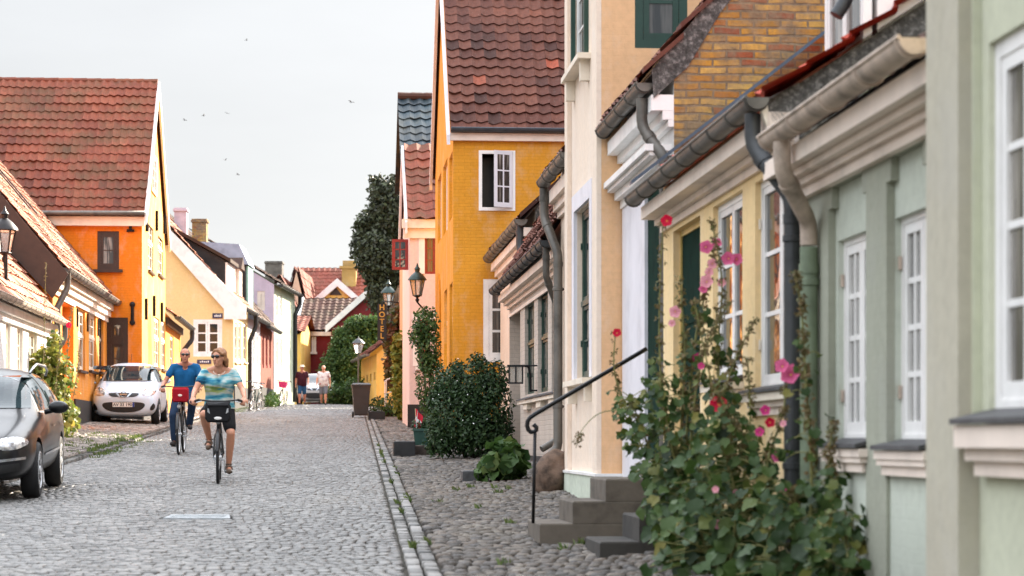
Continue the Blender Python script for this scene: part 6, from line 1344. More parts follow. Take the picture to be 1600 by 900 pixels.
# ================================================================== CARS
def carpaint(name,c,rough=.12,flake=0):
    if name in MATS: return MATS[name]
    t=NT(name); t.b.inputs['Coat Weight'].default_value=.22; t.b.inputs['Coat Roughness'].default_value=.03; b=t.rampn(t.noise(3,4),[(.3,tuple(x*.93 for x in c[:3])+(1,)),(.7,c)]); MATS[name]=t.out(b,.3,flake,.3); return MATS[name]
M['carglass']=NT('car_window_glass').out((.018,.03,.036,1),.03,0,.28); M['trim']=mat('black_plastic_trim',col(30,30,31),.55,var=.1,scale=9)
t=NT('headlamp_glass'); t.b.inputs['Coat Weight'].default_value=1; M['lamp']=t.out(t.rampn(t.noise(14,2),[(.35,(.25,.25,.26,1)),(.6,(.75,.75,.74,1))]),.15,.5)
def car(name,label,loc,rz,paint,st,wheels,wr,side,front,cat='car',rim_spokes=10,rails=False,rear=None,pitch=0):
    e=empty(name,loc,rz,label,cat,'parked cars'); e.rotation_euler=(pitch,0,rz)
    rings=[]
    for (y,zb,wl,zm,wm,zs,ws,zt,wt) in st:
        hp=[(0,zb),(wl*.7,zb),(wl,zb+.06),(wm,zm),(ws,zs),(wt+(ws-wt)*.18,zs+(zt-zs)*.72),(wt*.82,zt-.012),(0,zt+.018)]
        full=hp+[(-x,z) for x,z in hp[-2:0:-1]]; rings.append([V((x,y,z)) for x,z in full])
    mb=MB(); c0=[sum((p for p in rings[0]),V())/14]; mb.ring_loft([[c0[0]+(p-c0[0])*.4 for p in rings[0]]]+rings+[[sum(rings[-1],V())/14+(p-sum(rings[-1],V())/14)*.4 for p in rings[-1]]])
    bd=mb.build('body',paint,e,fix=True); bake(bd,[('SUBSURF',dict(levels=2,render_levels=2))])
    cut=[]
    cm=MB()
    for (y,z) in wheels:
        for s in(-1,1): cm.lathe([(wr*1.16,.0),(wr*1.16,.5)],(s*.78-.25,y,z),28,'x')
    co=cm.build('cutter',paint,e,fix=True); bake(bd,[('BOOLEAN',dict(operation='DIFFERENCE',object=co,solver='EXACT'))]); bpy.data.objects.remove(co)
    bd.data.polygons.foreach_set('use_smooth',[True]*len(bd.data.polygons)); bd.data.set_sharp_from_angle(angle=R(38))
    bm=bmesh.new(); bm.from_mesh(bd.data); tree=BVHTree.FromBMesh(bm)
    def patch(nm,q,m,view,off=.006,n=10,parent=bd,bulge=0,mirror=False,rnd=0,thick=.0):
        for s in((1,-1) if mirror else (1,)):
            mb=MB(); G=[]
            for i in range(n+1):
                row=[]
                for j in range(n+1):
                    u,v=i/n,j/n; a=V(q[0]+(0,)).lerp(V(q[1]+(0,)),u).lerp(V(q[3]+(0,)).lerp(V(q[2]+(0,)),u),v)
                    if rnd:
                        cx=sum(k[0] for k in q)/4;cy=sum(k[1] for k in q)/4; uu,vv=2*u-1,2*v-1; sc_=1-rnd*max(0,(abs(uu)*abs(vv))**2)*.35; a=V((cx+(a.x-cx)*sc_,cy+(a.y-cy)*sc_,0))
                    if view=='f': o_,d_=V((a.x*s,6,a.y)),V((0,-1,0))
                    elif view=='b': o_,d_=V((a.x*s,-6,a.y)),V((0,1,0))
                    elif view=='t': o_,d_=V((a.x*s,a.y,4)),V((0,0,-1))
                    else: o_,d_=V((3*s,a.x,a.y)),V((-s,0,0))
                    h=tree.ray_cast(o_,d_); p=h[0] if h[0] else o_+d_*3; nn=h[1] if h[1] else -d_
                    if nn.dot(d_)>0: nn=-nn
                    row.append(p+nn*(off+bulge*(1-(2*u-1)**2)*(1-(2*v-1)**2)))
                G.append(row)
            for i in range(n):
                for j in range(n): mb.face([G[i][j],G[i+1][j],G[i+1][j+1],G[i][j+1]])
            o=mb.build(nm,m,parent,smooth=True,fix=True)
        return o
    side(patch); front(patch); bm.free()
    for (y,z) in wheels:
        for s in(-1,1):
            w=empty('wheel',(s*wheels_x(st),y,z)); w.parent=e; k=s
            mb=MB(); mb.lathe([(wr*.62,-.09),(wr*.9,-.10),(wr*.99,-.07),(wr,0),(wr*.99,.07),(wr*.9,.10),(wr*.68,.095),(wr*.62,.08)],(0,0,0),32,'x'); mb.build('tyre',rub,w,smooth=True,angle=50)
            mb=MB(); mb.lathe([(wr*.62,-.05*k),(wr*.66,.098*k),(wr*.6,.1*k),(wr*.58,.06*k),(.0,.055*k)],(0,0,0),32,'x')
            for i in range(rim_spokes):
                a=2*PI*i/rim_spokes; u=V((0,math.cos(a),math.sin(a))); t_=V((0,-math.sin(a),math.cos(a))); 
                mb.prism([V((k*.085,0,0))+u*.04+t_*.022,V((k*.085,0,0))+u*.04-t_*.022,V((k*.095,0,0))+u*wr*.6-t_*.016,V((k*.095,0,0))+u*wr*.6+t_*.016],(-k*.03,0,0))
            mb.lathe([(.055,.07*k),(.05,.1*k),(.02,.105*k)],(0,0,0),14,'x'); mb.build('rim',alu,w)
    return e,bd
def wheels_x(st): return max(s[4] for s in st)-.115
blk=carpaint('black_car_paint',col(16,17,20)); wht=carpaint('white_car_paint',col(212,226,240)); slv=carpaint('pale_silver_paint',col(196,198,196))
ST=[(2.37,.30,.55,.44,.62,.60,.58,.66,.40),(2.28,.24,.74,.45,.80,.66,.75,.73,.55),(2.0,.21,.82,.48,.88,.75,.84,.82,.62),(1.4,.2,.83,.5,.905,.84,.87,.92,.66),(.95,.2,.83,.5,.91,.89,.875,.98,.68),(.55,.2,.83,.5,.91,.92,.89,1.2,.69),(.1,.2,.83,.5,.91,.93,.89,1.44,.655),(-.5,.2,.83,.5,.91,.95,.89,1.50,.665),(-1.4,.2,.83,.5,.91,.97,.885,1.475,.655),(-2.0,.22,.81,.5,.89,.98,.865,1.40,.63),(-2.25,.26,.76,.5,.83,.96,.79,1.05,.60),(-2.37,.32,.6,.5,.7,.8,.66,.86,.5)]
def sideP(patch):
    g=M['carglass']
    patch('side_window',((.62,.99),(-.22,1.02),(-.24,1.40),(.12,1.36)),g,'s',mirror=True); patch('side_window',((-.29,1.02),(-1.18,1.03),(-1.14,1.41),(-.30,1.41)),g,'s',mirror=True); patch('side_window',((-1.26,1.04),(-2.0,1.08),(-1.78,1.34),(-1.22,1.40)),g,'s',mirror=True)
    for q in(((.70,.955),(-2.12,1.03),(-2.12,1.05),(.70,.975)),((.72,.97),(.14,1.375),(.11,1.40),(.69,.985))): patch('window_trim',q,chrome,'s',off=.009,mirror=True,n=14)
    patch('side_moulding',((.85,.47),(-.95,.49),(-.95,.52),(.85,.50)),chrome,'s',mirror=True,off=.012,n=14)
    for y in(.72,-.26,-1.22): patch('door_gap',((y,.30),(y-.012,.30),(y-.012,.95),(y,.95)),M['black'],'s',mirror=True,off=.004,n=6)
    for y in(-.05,-1.02): patch('door_handle',((y,.80),(y-.17,.81),(y-.17,.835),(y,.825)),blk,'s',mirror=True,off=.03,n=5); patch('door_handle',((y,.79),(y-.17,.80),(y-.17,.805),(y,.795)),chrome,'s',mirror=True,off=.03,n=5)
def frontP(patch):
    patch('windscreen',((-.72,1.02),(.72,1.02),(.62,1.40),(-.62,1.40)),M['carglass'],'f',n=14)
    patch('grille',((-.42,.50),(.42,.50),(.44,.70),(-.44,.70)),chrome,'f',n=10); patch('lower_grille',((-.5,.30),(.5,.30),(.5,.40),(-.5,.40)),M['trim'],'f'); 
    patch('headlight',((.50,.56),(.83,.60),(.80,.73),(.46,.70)),M['lamp'],'f',mirror=True,off=.008,bulge=.015,rnd=1); patch('fog_lamp',((.50,.31),(.76,.36),(.74,.44),(.50,.41)),M['trim'],'f',mirror=True,n=6); patch('bumper_strip',((.52,.445),(.80,.475),(.80,.505),(.52,.475)),chrome,'f',mirror=True,n=6,off=.01)
Xs=-5.54; c=V((Xs-.91+.08*0,25.4+2.39-.62+.1,0)); c.z=plane_z(26.9)+.005
e,bd=car('parked_car','black estate car with silver roof rails parked at the left edge',(c.x,27.0,plane_z(27.0)+.005),PI+R(6.3),blk,ST,[(1.42,.325),(-1.29,.325)],.325,sideP,frontP,pitch=-math.atan(SLOPE))
for s in(-1,1):
    mb=MB(); mb.tube([(s*.63,-.02,1.43),(s*.66,-.14,1.50),(s*.67,-.45,1.54),(s*.67,-1.5,1.515),(s*.66,-1.86,1.46),(s*.63,-1.95,1.40)],.016,8); mb.build('roof_rail',chrome,e,smooth=True)
    mb=MB(); mb.ell((s*1.02,.56,1.03),(.12,.07,.075),14,10); mb.tube([(s*.86,.54,.97),(s*.98,.56,1.0)],.03,8); mr2=mb.build('wing_mirror',blk,e,smooth=True)
STm=[(1.87,.27,.5,.42,.58,.62,.54,.68,.36),(1.78,.21,.68,.44,.74,.69,.70,.77,.5),(1.45,.18,.76,.48,.825,.82,.77,.93,.55),(1.0,.18,.77,.48,.833,.89,.79,1.03,.60),(.6,.18,.77,.5,.833,.93,.795,1.24,.57),(.15,.18,.77,.5,.833,.95,.80,1.44,.585),(-.4,.18,.77,.5,.833,.96,.80,1.515,.595),(-1.2,.18,.77,.5,.833,.97,.79,1.47,.57),(-1.6,.2,.74,.5,.80,.96,.74,1.22,.5),(-1.86,.28,.6,.5,.68,.8,.6,.9,.42)]
def sideM(patch):
    patch('side_window',((.55,1.02),(-.25,1.03),(-.27,1.42),(.1,1.38)),M['carglass'],'s',mirror=True); patch('side_window',((-.33,1.03),(-1.25,1.06),(-1.1,1.38),(-.34,1.42)),M['carglass'],'s',mirror=True)
    for y in(.62,-.3): patch('door_gap',((y,.30),(y-.012,.30),(y-.012,.97),(y,.97)),M['black'],'s',mirror=True,off=.004,n=6)
def frontM(badge=True):
    def f(patch):
        patch('windscreen',((-.66,1.05),(.67,1.05),(.59,1.42),(-.59,1.42)),M['carglass'],'f',n=14)
        patch('headlight',((.37,.72),(.68,.66),(.77,.88),(.55,.91)),M['lamp'],'f',mirror=True,off=.01,bulge=.02,rnd=1)
        patch('grille',((-.30,.665),(.30,.665),(.40,.765),(-.40,.765)),M['trim'],'f',off=.008,rnd=.4); patch('lower_grille',((-.40,.30),(.40,.30),(.58,.555),(-.58,.555)),M['trim'],'f',off=.008,rnd=.6,n=12)
        patch('fog_recess',((.60,.33),(.74,.37),(.73,.53),(.66,.49)),M['trim'],'f',mirror=True,off=.008,n=6,rnd=1)
        patch('grille_bar',((.07,.665),(.11,.665),(.21,.765),(.15,.765)),chrome,'f',mirror=True,off=.014,n=5)
        patch('wiper',((-.6,1.04),(.5,1.04),(.5,1.055),(-.6,1.06)),M['black'],'f',off=.014,n=8)
    return f
g0=onground(203,57.6); yc=57.5+1.85; rz=PI-R(-6)
e,bd=car('parked_car','small white hatchback parked on the pavement before the orange houses',(g0.x-.28,yc,zg(g0.x-.3,58.6)-.02),PI+R(4.5),wht,STm,[(1.22,.295),(-1.23,.295)],.295,sideM,frontM(),rim_spokes=7,pitch=-math.atan(SLOPE)); e.scale=(1.06,)*3
# number plate and ring badge
pl=MB(); pl.box(-.26,.26,1.885,1.90,.43,.54); po=pl.build('number_plate',M['white'],e); b=MB(); b.box(-.26,-.215,1.9005,1.904,.43,.54); b.build('plate_band',mat('plate_blue',col(40,70,150),.4),po)
text('AV 33 190',.105,(.02,1.903,.484),(R(90),0,PI),M['black'],po,ext=.002)
mb=MB(); mb.tube([V((.065*math.cos(a),1.892,.735+.065*math.sin(a))) for a in np.linspace(0,2*PI,22)],.010,6); mb.box(-.085,.085,1.885,1.905,.722,.748); mb.build('badge',chrome,e)
for s in(-1,1): mb=MB(); mb.ell((s*.94,.50,1.05),(.10,.06,.07),12,8); mb.tube([(s*.80,.5,1.0),(s*.9,.5,1.02)],.025,6); mb.build('wing_mirror',wht,e,smooth=True)
mb=MB(); mb.tube([(0,-.2,1.53),(0,-.32,1.72)],.006,5); mb.build('aerial',M['black'],e)
g0=onground(486,101.5); e,bd=car('parked_car','pale silver car standing behind the two walkers at the crest',(g0.x,103.6,plane_z(103)+.0),PI+R(4),slv,STm,[(1.22,.295),(-1.23,.295)],.295,sideM,frontM(False),rim_spokes=5)
# ================================================================== PLANTS
def leaf_tpl(kind):
    if kind=='lobed':       # rounded five-lobed leaf, slightly cupped
        pts=[]; 
        for i in range(15):
            a=-PI*.5+2*PI*(i+.5)/15; r=.5*(1+.09*math.cos(5*(a-PI/2)))*(1 if 0<i<14 else .55); pts.append((r*math.cos(a),r*math.sin(a)+.35,.10*(r/.5)**2*math.cos(2*a)+.10*math.cos(5*a)*r))
        Vt=[(0,.25,-.05)]+pts; Ft=[(0,1+i,1+(i+1)%15) for i in range(15)]
    elif kind=='oval': Vt=[(0,0,0),(.22,.3,.06),(.24,.62,.05),(0,1,-.06),(-.24,.62,.05),(-.22,.3,.06),(0,.5,-.02)]; Ft=[(6,0,1),(6,1,2),(6,2,3),(6,3,4),(6,4,5),(6,5,0)]
    else: Vt=[(0,0,0),(.3,.5,.05),(0,1,0),(-.3,.5,.05)]; Ft=[(0,1,2),(0,2,3)]
    return np.array(Vt,dtype=np.float64),np.array(Ft)
def leaves(name,P,S,m,kind='oval',parent=None,N=None,rn=None,tilt=.9,rs=None,smooth=False):
    """leaves at points P of size S; N = outward directions the blades turn to"""
    rs=rs or NR; P=np.asarray(P); n=len(P); S=np.asarray(S)*np.ones(n); Vt,Ft=leaf_tpl(kind)
    nz=(N if N is not None else np.tile([0,0,1.],(n,1)))+rs.normal(0,tilt,(n,3)); nz/=np.linalg.norm(nz,axis=1)[:,None]+1e-9
    r=rs.normal(0,1,(n,3)); r[:,2]-=.5; y=r-(r*nz).sum(1)[:,None]*nz; y/=np.linalg.norm(y,axis=1)[:,None]+1e-9; x=np.cross(y,nz)
    W=P[:,None,:]+S[:,None,None]*(Vt[None,:,0,None]*x[:,None,:]+Vt[None,:,1,None]*y[:,None,:]+Vt[None,:,2,None]*nz[:,None,:])
    K=len(Vt); Fq=(np.arange(n)*K)[:,None,None]+Ft[None]; rr=rn if rn is not None else np.clip(rs.normal(.5,.22,n),0.01,.99)
    o=np_mesh(name,W.reshape(-1,3),Fq.reshape(-1,3),m,np.repeat(rr,len(Ft)),smooth=smooth)
    if parent: o.parent=parent
    return o
def blobs(clumps,n,rs=None,shell=.55):
    """points and outward directions spread through a union of ellipsoid clumps, thinner at their rims"""
    rs=rs or NR; vol=np.array([c[3]*c[4]*c[5] for c in clumps])**.75; pk=rs.choice(len(clumps),n,p=vol/vol.sum()); c=np.array(clumps)[pk]
    d=rs.normal(0,1,(n,3)); d/=np.linalg.norm(d,axis=1)[:,None]; r=(shell+(1.06-shell)*rs.rand(n)**.7)[:,None]
    return c[:,:3]+d*r*c[:,3:6],d
G_=lambda r,g,b:(r,g,b,1)
LM={'dark':leafmat('dark_bush_leaf',[G_(.012,.028,.012),G_(.022,.05,.016),G_(.035,.075,.022),G_(.06,.11,.03)],.18),
 'holly':leafmat('hollyhock_leaf',[G_(.014,.032,.009),G_(.024,.055,.013),G_(.042,.084,.018),G_(.075,.12,.024),G_(.20,.18,.04)],.25),
 'beech':leafmat('copper_beech_leaf',[G_(.026,.028,.017),G_(.044,.048,.028),G_(.06,.072,.034),G_(.085,.105,.045)],.12),
 'mid':leafmat('mid_green_leaf',[G_(.02,.05,.015),G_(.04,.09,.02),G_(.07,.13,.03),G_(.13,.18,.05)],.3),
 'yel':leafmat('yellow_green_leaf',[G_(.07,.12,.02),G_(.15,.20,.035),G_(.27,.27,.055),G_(.38,.28,.06)],.4),
 'bud':leafmat('seed_pods',[G_(.09,.11,.035),G_(.17,.15,.055),G_(.21,.13,.06),G_(.12,.14,.04)],.2),
 'creep':leafmat('red_creeper_leaf',[G_(.10,.03,.015),G_(.16,.05,.02),G_(.06,.09,.02),G_(.2,.13,.03)],.3)}
stemm=mat('green_brown_stem',col(122,120,68),.7,var=.25,scale=8); bark=mat('grey_bark',col(70,58,50),.9,var=.3,scale=6,bump=.6)
def petal(name,c,c2):
    t=NT(name); b=t.rampn(t.attr(),[(0,col(226,196,90)),(.18,c2),(.5,c),(1,tuple(min(1,x*1.15) for x in c[:3])+(1,))]); t.out(b,.6,0,.2); tr=t.n('BsdfTranslucent'); t.l(b,tr.inputs[0]); mx=t.n('MixShader'); mx.inputs[0].default_value=.35; o=t.t.nodes['Material Output']; t.l(t.b.outputs[0],mx.inputs[1]); t.l(tr.outputs[0],mx.inputs[2]); t.l(mx.outputs[0],o.inputs[0]); return t.m
PM={'pink':petal('pink_petal',col(222,112,156),col(196,60,110)),'pale':petal('pale_pink_petal',col(232,166,180),col(214,120,140)),'red':petal('crimson_petal',col(196,28,62),col(214,60,70)),'mag':petal('magenta_petal',col(206,66,132),col(160,30,90))}
def bloom(mb,c,d,r,rs):
    """five broad overlapping ruffled petals round a pale eye"""
    d=Vector(d).normalized(); u=d.cross(V((0,0,1))); u.normalize(); w=d.cross(u); n=35; ringsr=[.12,.4,.75,1.0]; pts=[]
    ph=rs.random()*6
    for q in ringsr:
        row=[]
        for i in range(n):
            a=2*PI*i/n; rr=r*q*(1+.08*q*math.cos(5*a+ph)+.03*q*math.sin(13*a)); dz=.45*r*q**1.6+.07*r*q*math.sin(11*a+ph)-.2*r; row.append(Vector(c)+(u*math.cos(a)+w*math.sin(a))*rr+d*dz)
        pts.append(row)
    for k,(a_,b_) in enumerate(zip(pts,pts[1:])):
        for i in range(n): mb.face([a_[i],a_[(i+1)%n],b_[(i+1)%n],b_[i]],(.35,.6,.95)[k])
    mb.face(pts[0],.02)
def hollyhock(label,path,Y,nl,flowers,group,lsize=(.05,.1),spread=.17,leaf_to=.6,pods=(.45,1.0),podn=40,seed=0,depth=.0,podm='bud',lm='holly',stemr=.011,leaf_from=0):
    rs=random.Random(seed); nr=np.random.RandomState(seed+11); group=group or ('hollyhocks against the right-hand houses' if path[0][0]>600 else 'thin hollyhock stalks at the white cottage')
    pts=[at(x,y,Y+depth*i) for i,(x,y) in enumerate(path)]; b0=pts[0].copy(); e=empty('hollyhock',b0,0,label,'flowering plant',group)
    q=[p-b0 for p in pts]; fine=[]
    for i in range(len(q)-1):
        p0,p1,p2,p3=q[max(i-1,0)],q[i],q[i+1],q[min(i+2,len(q)-1)]
        for t in np.linspace(0,1,7)[:-1]: fine.append(.5*((2*p1)+(-p0+p2)*t+(2*p0-5*p1+4*p2-p3)*t*t+(-p0+3*p1-3*p2+p3)*t**3))
    fine.append(q[-1]); nF=len(fine)
    mb=MB(); mb.tube(fine,[stemr*(1-.65*i/nF) for i in range(nF)],7)
    def on(t): k=min(nF-1.001,max(0,t*(nF-1))); i=int(k); return fine[i].lerp(fine[i+1],k-i)
    P=[];S=[];N=[]
    for i in range(int(nl*1.95)):
        t=leaf_from+(leaf_to-leaf_from)*(rs.random()**1.25); a=rs.random()*2*PI; o=on(t); r=spread*(1.15-t/leaf_to*.75)*rs.uniform(.35,1.25); d=V((math.cos(a),math.sin(a),rs.uniform(-.25,.45)))
        p=o+d*r; P.append(p);S.append(rs.uniform(*lsize)*1.42*(1.1-.5*t/leaf_to)); N.append((d.x*.8,d.y*.8-.5,.7))
        if rs.random()<.6: mb.tube([o,o+d*r*.6+V((0,0,.02)),p],.0035,4,False)
    mb.build('stem',stemm,e,smooth=True)
    if nl: leaves('foliage',[tuple(p) for p in P],S,LM[lm],'lobed',e,np.array(N),tilt=.45,rs=nr,smooth=True)
    if podn:
        P=[];S=[];N=[]
        for i in range(int(podn*1.15)):
            t=rs.uniform(*pods); o=on(t); a=rs.random()*2*PI; d=V((math.cos(a),math.sin(a),.3))
            for k in range(5): P.append(o+d*rs.uniform(.012,.032)); S.append(rs.uniform(.022,.046)*(1.15-.5*t)); N.append((d.x,d.y,.5))
        leaves('seed_pod_cluster',[tuple(p) for p in P],S,LM[podm],'oval',e,np.array(N),tilt=.6,rs=nr)  # seed pods strung along the stalk, modelled as small oval blades
    for (x,y,r,kind) in flowers:
        c=at(x,y,Y-.05)-b0; mb=MB(); bloom(mb,c,(rs.uniform(-.5,.1),-1,rs.uniform(-.1,.4)),r,rs); mb.build('bloom',PM[kind],e,smooth=True)
    return e
HG='hollyhocks against the right-hand houses'
hollyhock('tall thin hollyhock with one crimson bloom at its tip before the brown downpipe',[(1058,868),(1040,700),(1030,520),(1036,345)],16.0,26,[(1042,345,.042,'red')],None,seed=1,podn=60,pods=(.3,1))
hollyhock('hollyhock with a spray of pale pink blooms in front of the green door',[(1085,878),(1072,700),(1088,520),(1108,440),(1118,372)],15.6,44,[(1103,386,.045,'pink'),(1120,380,.035,'pink'),(1113,412,.035,'pale'),(1104,440,.045,'pale'),(1108,425,.03,'pale'),(1055,487,.04,'pale'),(1050,505,.025,'pale'),(1090,560,.035,'mag'),(1128,442,.03,'pale'),(1099,452,.03,'pink')],None,seed=2,podn=80,pods=(.25,1))
hollyhock('hollyhock with two open pink blooms near its tip before the first white window',[(1120,884),(1132,740),(1122,560),(1128,440),(1112,345)],15.3,46,[(1138,404,.045,'pink'),(1151,405,.04,'pink')],None,seed=3,podn=90,pods=(.25,1))
hollyhock('seeding hollyhock bending right over the pale yellow wall',[(1130,884),(1140,760),(1128,640),(1150,560),(1180,500)],14.9,40,[],None,seed=4,podn=80,pods=(.3,1))
hollyhock('leaning hollyhock carrying a crimson bloom with a yellow eye',[(1180,888),(1160,790),(1140,700),(1110,590),(1085,470)],14.3,48,[(1123,632,.055,'red'),(1096,572,.022,'mag')],None,seed=5,podn=90,pods=(.3,1),lsize=(.05,.085))
hollyhock('hollyhock with a pair of large bright pink blooms in front of the dark downpipe',[(1205,890),(1195,800),(1200,720),(1222,650),(1233,575)],13.4,36,[(1222,572,.042,'pink'),(1235,585,.058,'pink'),(1196,641,.03,'mag'),(1203,660,.03,'red'),(1187,675,.028,'mag'),(1221,765,.03,'mag'),(1214,715,.032,'pink')],None,seed=6,podn=60,pods=(.35,1))
hollyhock('bare seeding hollyhock stalk rising along the green downpipe',[(1262,888),(1268,740),(1258,580),(1252,480),(1240,425)],13.0,26,[(1224,662,.02,'pale')],None,seed=7,podn=110,pods=(.25,1),lsize=(.04,.07))
hollyhock('low leafy hollyhock with rusty seed heads under the sage green windows',[(1300,890),(1306,800),(1296,720),(1303,660)],12.6,38,[],None,seed=8,podn=60,pods=(.4,1),lsize=(.05,.085))
hollyhock('thin hollyhock stem with a lone crimson bloom against the peach wall',[(1080,860),(1020,740),(980,640),(960,580),(962,518)],16.6,34,[(964,520,.032,'red')],None,seed=9,podn=20,pods=(.6,1),lsize=(.05,.085),spread=.2)
hollyhock('arching brown hollyhock shoot drooping over the concrete steps',[(1100,840),(1060,700),(1000,650),(945,643),(912,668),(900,700)],16.2,16,[],None,seed=10,podn=14,pods=(.85,1),leaf_to=.5,stemr=.006)
hollyhock('broad low hollyhock clump spilling over the dark stone steps',[(1095,890),(1075,800),(1050,700),(1030,590)],15.4,120,[],None,seed=11,podn=20,pods=(.6,1),lsize=(.055,.09),spread=.27,leaf_to=.98)
hollyhock('dense leafy hollyhock clump at the foot of the dark downpipe',[(1140,892),(1150,800),(1140,720),(1130,640)],13.9,130,[(1122,820,.03,'pale'),(1150,770,.02,'pale')],None,seed=12,podn=30,pods=(.6,1),lsize=(.055,.095),spread=.4,leaf_to=.95)
hollyhock('leafy hollyhock clump reaching right along the sage green wall',[(1240,896),(1250,850),(1245,800),(1240,760)],13.0,90,[(1118,765,.02,'pale')],None,seed=13,podn=40,pods=(.6,1),lsize=(.055,.09),spread=.34,leaf_to=.95)
hollyhock('leafy hollyhock leaning left across the handrail and steps',[(1095,880),(1060,780),(1015,700),(985,620)],15.9,80,[],None,seed=14,podn=20,pods=(.7,1),lsize=(.05,.085),spread=.26,leaf_to=1,leaf_from=.3)
hollyhock('yellowing low hollyhock at the kerb side of the clump',[(1110,898),(1100,850),(1090,800)],14.2,60,[(1160,432+400,.018,'red')],None,seed=15,podn=0,lsize=(.05,.085),spread=.3,leaf_to=1,lm='holly')
hollyhock('last leafy hollyhock at the foot of the grey-green pilaster',[(1325,896),(1322,850),(1318,800)],12.2,46,[],None,seed=16,podn=10,pods=(.6,1),lsize=(.05,.08),spread=.2,leaf_to=1)
for i,(pth,Yq) in enumerate((([(1090,880),(1065,700),(1070,560),(1062,430)],15.5),([(1150,885),(1160,760),(1172,660),(1168,560)],14.4),([(1210,890),(1200,780),(1160,690),(1120,610)],13.8),([(1070,880),(1080,680),(1098,560),(1140,470)],15.2))):
    hollyhock(('slim seeding hollyhock stalk before the door reveal','brown seeding hollyhock stalk under the first white window','brown hollyhock stalk leaning left behind the crimson bloom','seeding hollyhock stalk crossing the first white window')[i],pth,Yq,10,[],None,seed=50+i,podn=70,pods=(.4,1),lsize=(.04,.06))
# --- the big dark shrub against the ochre house
def shrub(name,label,px,Y,clumps,n,size,m,kind='oval',cat='shrub',group=None,stems=6,flowers=None,shell=.5,seed=0,base=None,tilt=.8):
    nr=np.random.RandomState(100+seed); g0=base if base is not None else onground(px,Y); e=empty(name,g0,0,label,cat,group)
    P,N=blobs(clumps,n,nr,shell); k=P[:,2]>.02; P,N=P[k],N[k]; leaves('foliage',P,nr.uniform(*size,len(P)),LM[m],kind,e,N+np.array([0,0,.4]),tilt=tilt,rs=nr)
    mb=MB(); rs=random.Random(seed)
    for i in range(stems):
        c=clumps[i%len(clumps)]; mb.tube([(c[0]*.2+rs.uniform(-.05,.05),c[1]*.2+rs.uniform(-.05,.05),-.05),(c[0]*.6,c[1]*.6,c[2]*.5),(c[0],c[1],c[2]+c[5]*.3)],[.03,.02,.008],6)
    mb.build('stem',bark,e,smooth=True)
    if flowers: 
        Pf,Nf=blobs(clumps,flowers,nr,.98); kf=Pf[:,2]>.1; leaves('white_blossom',Pf[kf],nr.uniform(.02,.035,kf.sum()),M['white'],'oval',e,Nf[kf],tilt=.3,rs=nr)
    return e
shrub('shrub','big dark green rambling shrub with tiny white blossoms between the ochre and greige houses',738,37.2,[(-.28,-.1,.62,.46,.5,.55),(.24,0,.75,.44,.5,.6),(-.02,.1,1.12,.45,.5,.46),(.36,.1,1.25,.26,.35,.36),(-.40,.1,1.18,.28,.35,.34),(0,-.3,.42,.5,.4,.42),(-.52,0,.38,.26,.3,.32),(-.62,.0,.95,.14,.2,.2),(-.5,-.2,.2,.3,.3,.25),(.4,-.2,.25,.3,.3,.3),(.1,.1,1.58,.16,.2,.14),(-.25,.1,1.5,.14,.2,.13),(.48,0,.5,.2,.3,.3),(-.1,-.3,.95,.25,.25,.2)],15000,(.045,.085),'dark',flowers=120,seed=1,shell=.35)
shrub('shrub','leafy shrub climbing the corner of the ochre house above the planter',680,47.5,[(-.2,0,2.45,.28,.3,.35),(-.15,0,1.9,.25,.3,.5),(-.1,0,1.2,.3,.3,.7),(.1,0,.5,.35,.3,.5),(-.35,0,2.2,.2,.2,.25)],3600,(.06,.11),'mid',seed=2)
shrub('shrub','small dark shrub growing in the green planter',0,0,[(0,0,.26,.15,.15,.12),(-.08,0,.32,.14,.12,.12),(.09,0,.30,.12,.12,.12),(.02,.05,.40,.12,.1,.1)],900,(.03,.06),'dark',seed=3,base=PLANTER.location.copy(),stems=3)
shrub('leafy_plant','low plant with big crinkled green leaves beside the black plinth',782,29.3,[(0,0,.22,.28,.25,.22),(-.15,-.05,.14,.18,.2,.14),(.17,0,.24,.18,.2,.22),(.03,0,.38,.16,.15,.12)],170,(.13,.24),'mid','lobed','plant',seed=4,tilt=.5,stems=7)
# --- left-hand hollyhock bush and yellow-green climber
shrub('hollyhock_bush','sunlit yellow-green hollyhock bush between the black car and the orange cottage',82,46.6,[(-.1,0,.85,.40,.4,.7),(.12,0,.5,.34,.35,.5),(-.14,.1,1.45,.28,.3,.4),(.2,.1,1.2,.26,.25,.45),(-.36,0,1.2,.22,.3,.45),(.05,0,1.85,.14,.2,.3),(.32,0,.35,.22,.3,.35)],1500,(.07,.15),'yel','lobed','shrub',seed=5,stems=10,tilt=.7)
LH_='thin hollyhock stalks at the white cottage'
for i,(pth,fl) in enumerate((([(66,690),(68,560),(72,410)],[(66,486,.05,'pale'),(64,470,.04,'pale')]),([(95,690),(105,560),(112,480)],[(108,508,.06,'red')]),([(84,690),(88,600),(96,520)],[(52,462,.03,'pale')]),([(100,690),(118,600),(124,545)],[]))):
    hollyhock(('tall bare hollyhock stalk with pale blooms before the white cottage','hollyhock stalk with a red bloom by the orange doorway','slim hollyhock stalk in the middle of the yellow-green bush','short leaning hollyhock stalk at the orange cottage window')[i],pth,46.0-.2*i,16,fl,None,seed=30+i,podn=50,pods=(.4,1),lm='yel')
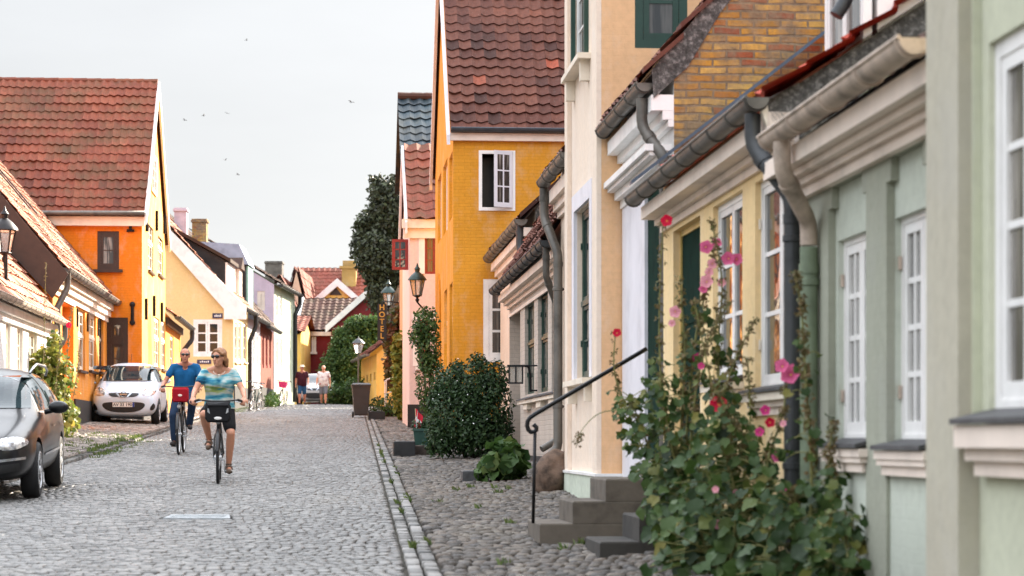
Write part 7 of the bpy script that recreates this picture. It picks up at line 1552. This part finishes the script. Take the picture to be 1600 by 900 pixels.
# --- creepers and small plants at the hotel and the pinkish-white house
shrub('creeper','yellowing climber on thin canes at the corner of the pinkish-white house',628,66,[(0,0,1.1,.28,.4,1.0),(-.1,0,2.0,.2,.3,.6),(.15,0,.5,.35,.4,.5),(.1,.2,1.7,.22,.3,.6)],1500,(.09,.17),'yel','lobed','climber',seed=6)
shrub('creeper','reddish creeper hanging over the hotel windows',616,75,[(0,0,2.7,.35,1.2,.8),(.2,0,3.3,.25,1.5,.4),(-.05,.3,1.6,.3,1.0,.8)],1800,(.1,.18),'creep','lobed','climber',seed=7)
shrub('shrub','small green plants at the foot of the hotel railing',606,71.5,[(0,0,.35,.4,.5,.4),(-.3,0,.3,.3,.4,.35),(.35,0,.5,.3,.4,.5)],700,(.08,.14),'mid',seed=8)
# --- trees beyond
def tree(name,label,px,Y,ptop,pbot,clumps,n,size,m,cat='tree',seed=0,shell=.3,trunk_r=.35,kind='quad'):
    nr=np.random.RandomState(200+seed); X=(px-CX)/F*Y; g=zg(X,Y); e=empty(name,(X,Y,g),0,label,cat)
    sc_=Y/F; z=lambda py: CH+(HY-py)*sc_-g
    cl=[((x-px)*sc_,dy,z(y),rx*sc_,rx*sc_*.9,ry*sc_) for (x,y,rx,ry,dy) in clumps]
    P,N=blobs(cl,n,nr,shell); leaves('crown',P,nr.uniform(*size,len(P)),LM[m],'oval',e,N,tilt=1.0,rs=nr)
    mb=MB(); zt=z(pbot); mb.tube([(0,0,-.4),(.08,0,zt*.5),(0,0,zt)],[trunk_r*1.2,trunk_r,trunk_r*.75],10)
    for c in cl: mb.tube([(0,0,zt*.8),(c[0]*.4,c[1]*.4,(zt+c[2])*.5),(c[0],c[1],c[2])],[trunk_r*.5,trunk_r*.25,.04],6)
    mb.build('trunk',bark,e,smooth=True); return e
tree('copper_beech','dark purple copper beech rising behind the peach and pinkish houses',612,118,265,500,[(612,330,34,48,0),(598,300,22,24,0),(574,356,24,30,1),(568,386,20,30,0),(590,405,32,40,-1),(592,430,22,30,0),(606,450,32,44,0),(625,290,20,24,1),(630,380,30,60,1),(598,465,24,34,-1),(566,350,11,9,0),(568,395,12,10,0),(586,282,10,8,0),(622,420,30,60,0),(600,345,30,40,0)],30000,(.15,.32),'beech',seed=1,shell=.1)
tree('bush_tree','large rounded green bush tree at the bend of the street',548,106,490,640,[(548,560,36,46,0),(525,585,26,40,-.4),(570,540,26,42,.2),(560,508,22,16,0),(585,505,20,14,.3),(590,545,16,40,.4),(515,610,20,28,-.6),(545,615,34,30,-.6),(535,528,18,18,0)],24000,(.10,.2),'mid',cat='bush',seed=2,shell=.35,trunk_r=.2)
tree('conifer','bluish conifer showing between the bush and the copper beech',602,130,455,560,[(602,470,18,12,0),(606,488,22,12,0),(596,480,14,10,0),(604,505,24,14,0)],1600,(.25,.4),'dark',seed=3,trunk_r=.2)
shrub('shrub','low green plants along the plinth of the grey house behind the parked bicycles',425,93,[(0,0,.25,.3,.8,.28),(-.1,1,.3,.3,.8,.35),(.15,-1.2,.2,.25,.6,.25)],600,(.1,.18),'mid',seed=9)
shrub('shrub','dark low planting at the foot of the big bush behind the wheelie bin',545,100,[(0,0,.5,.6,.7,.5),(.7,0,.4,.5,.6,.45),(-.7,0,.5,.5,.6,.5),(.3,0,.9,.4,.5,.4)],1500,(.12,.22),'mid',seed=10)
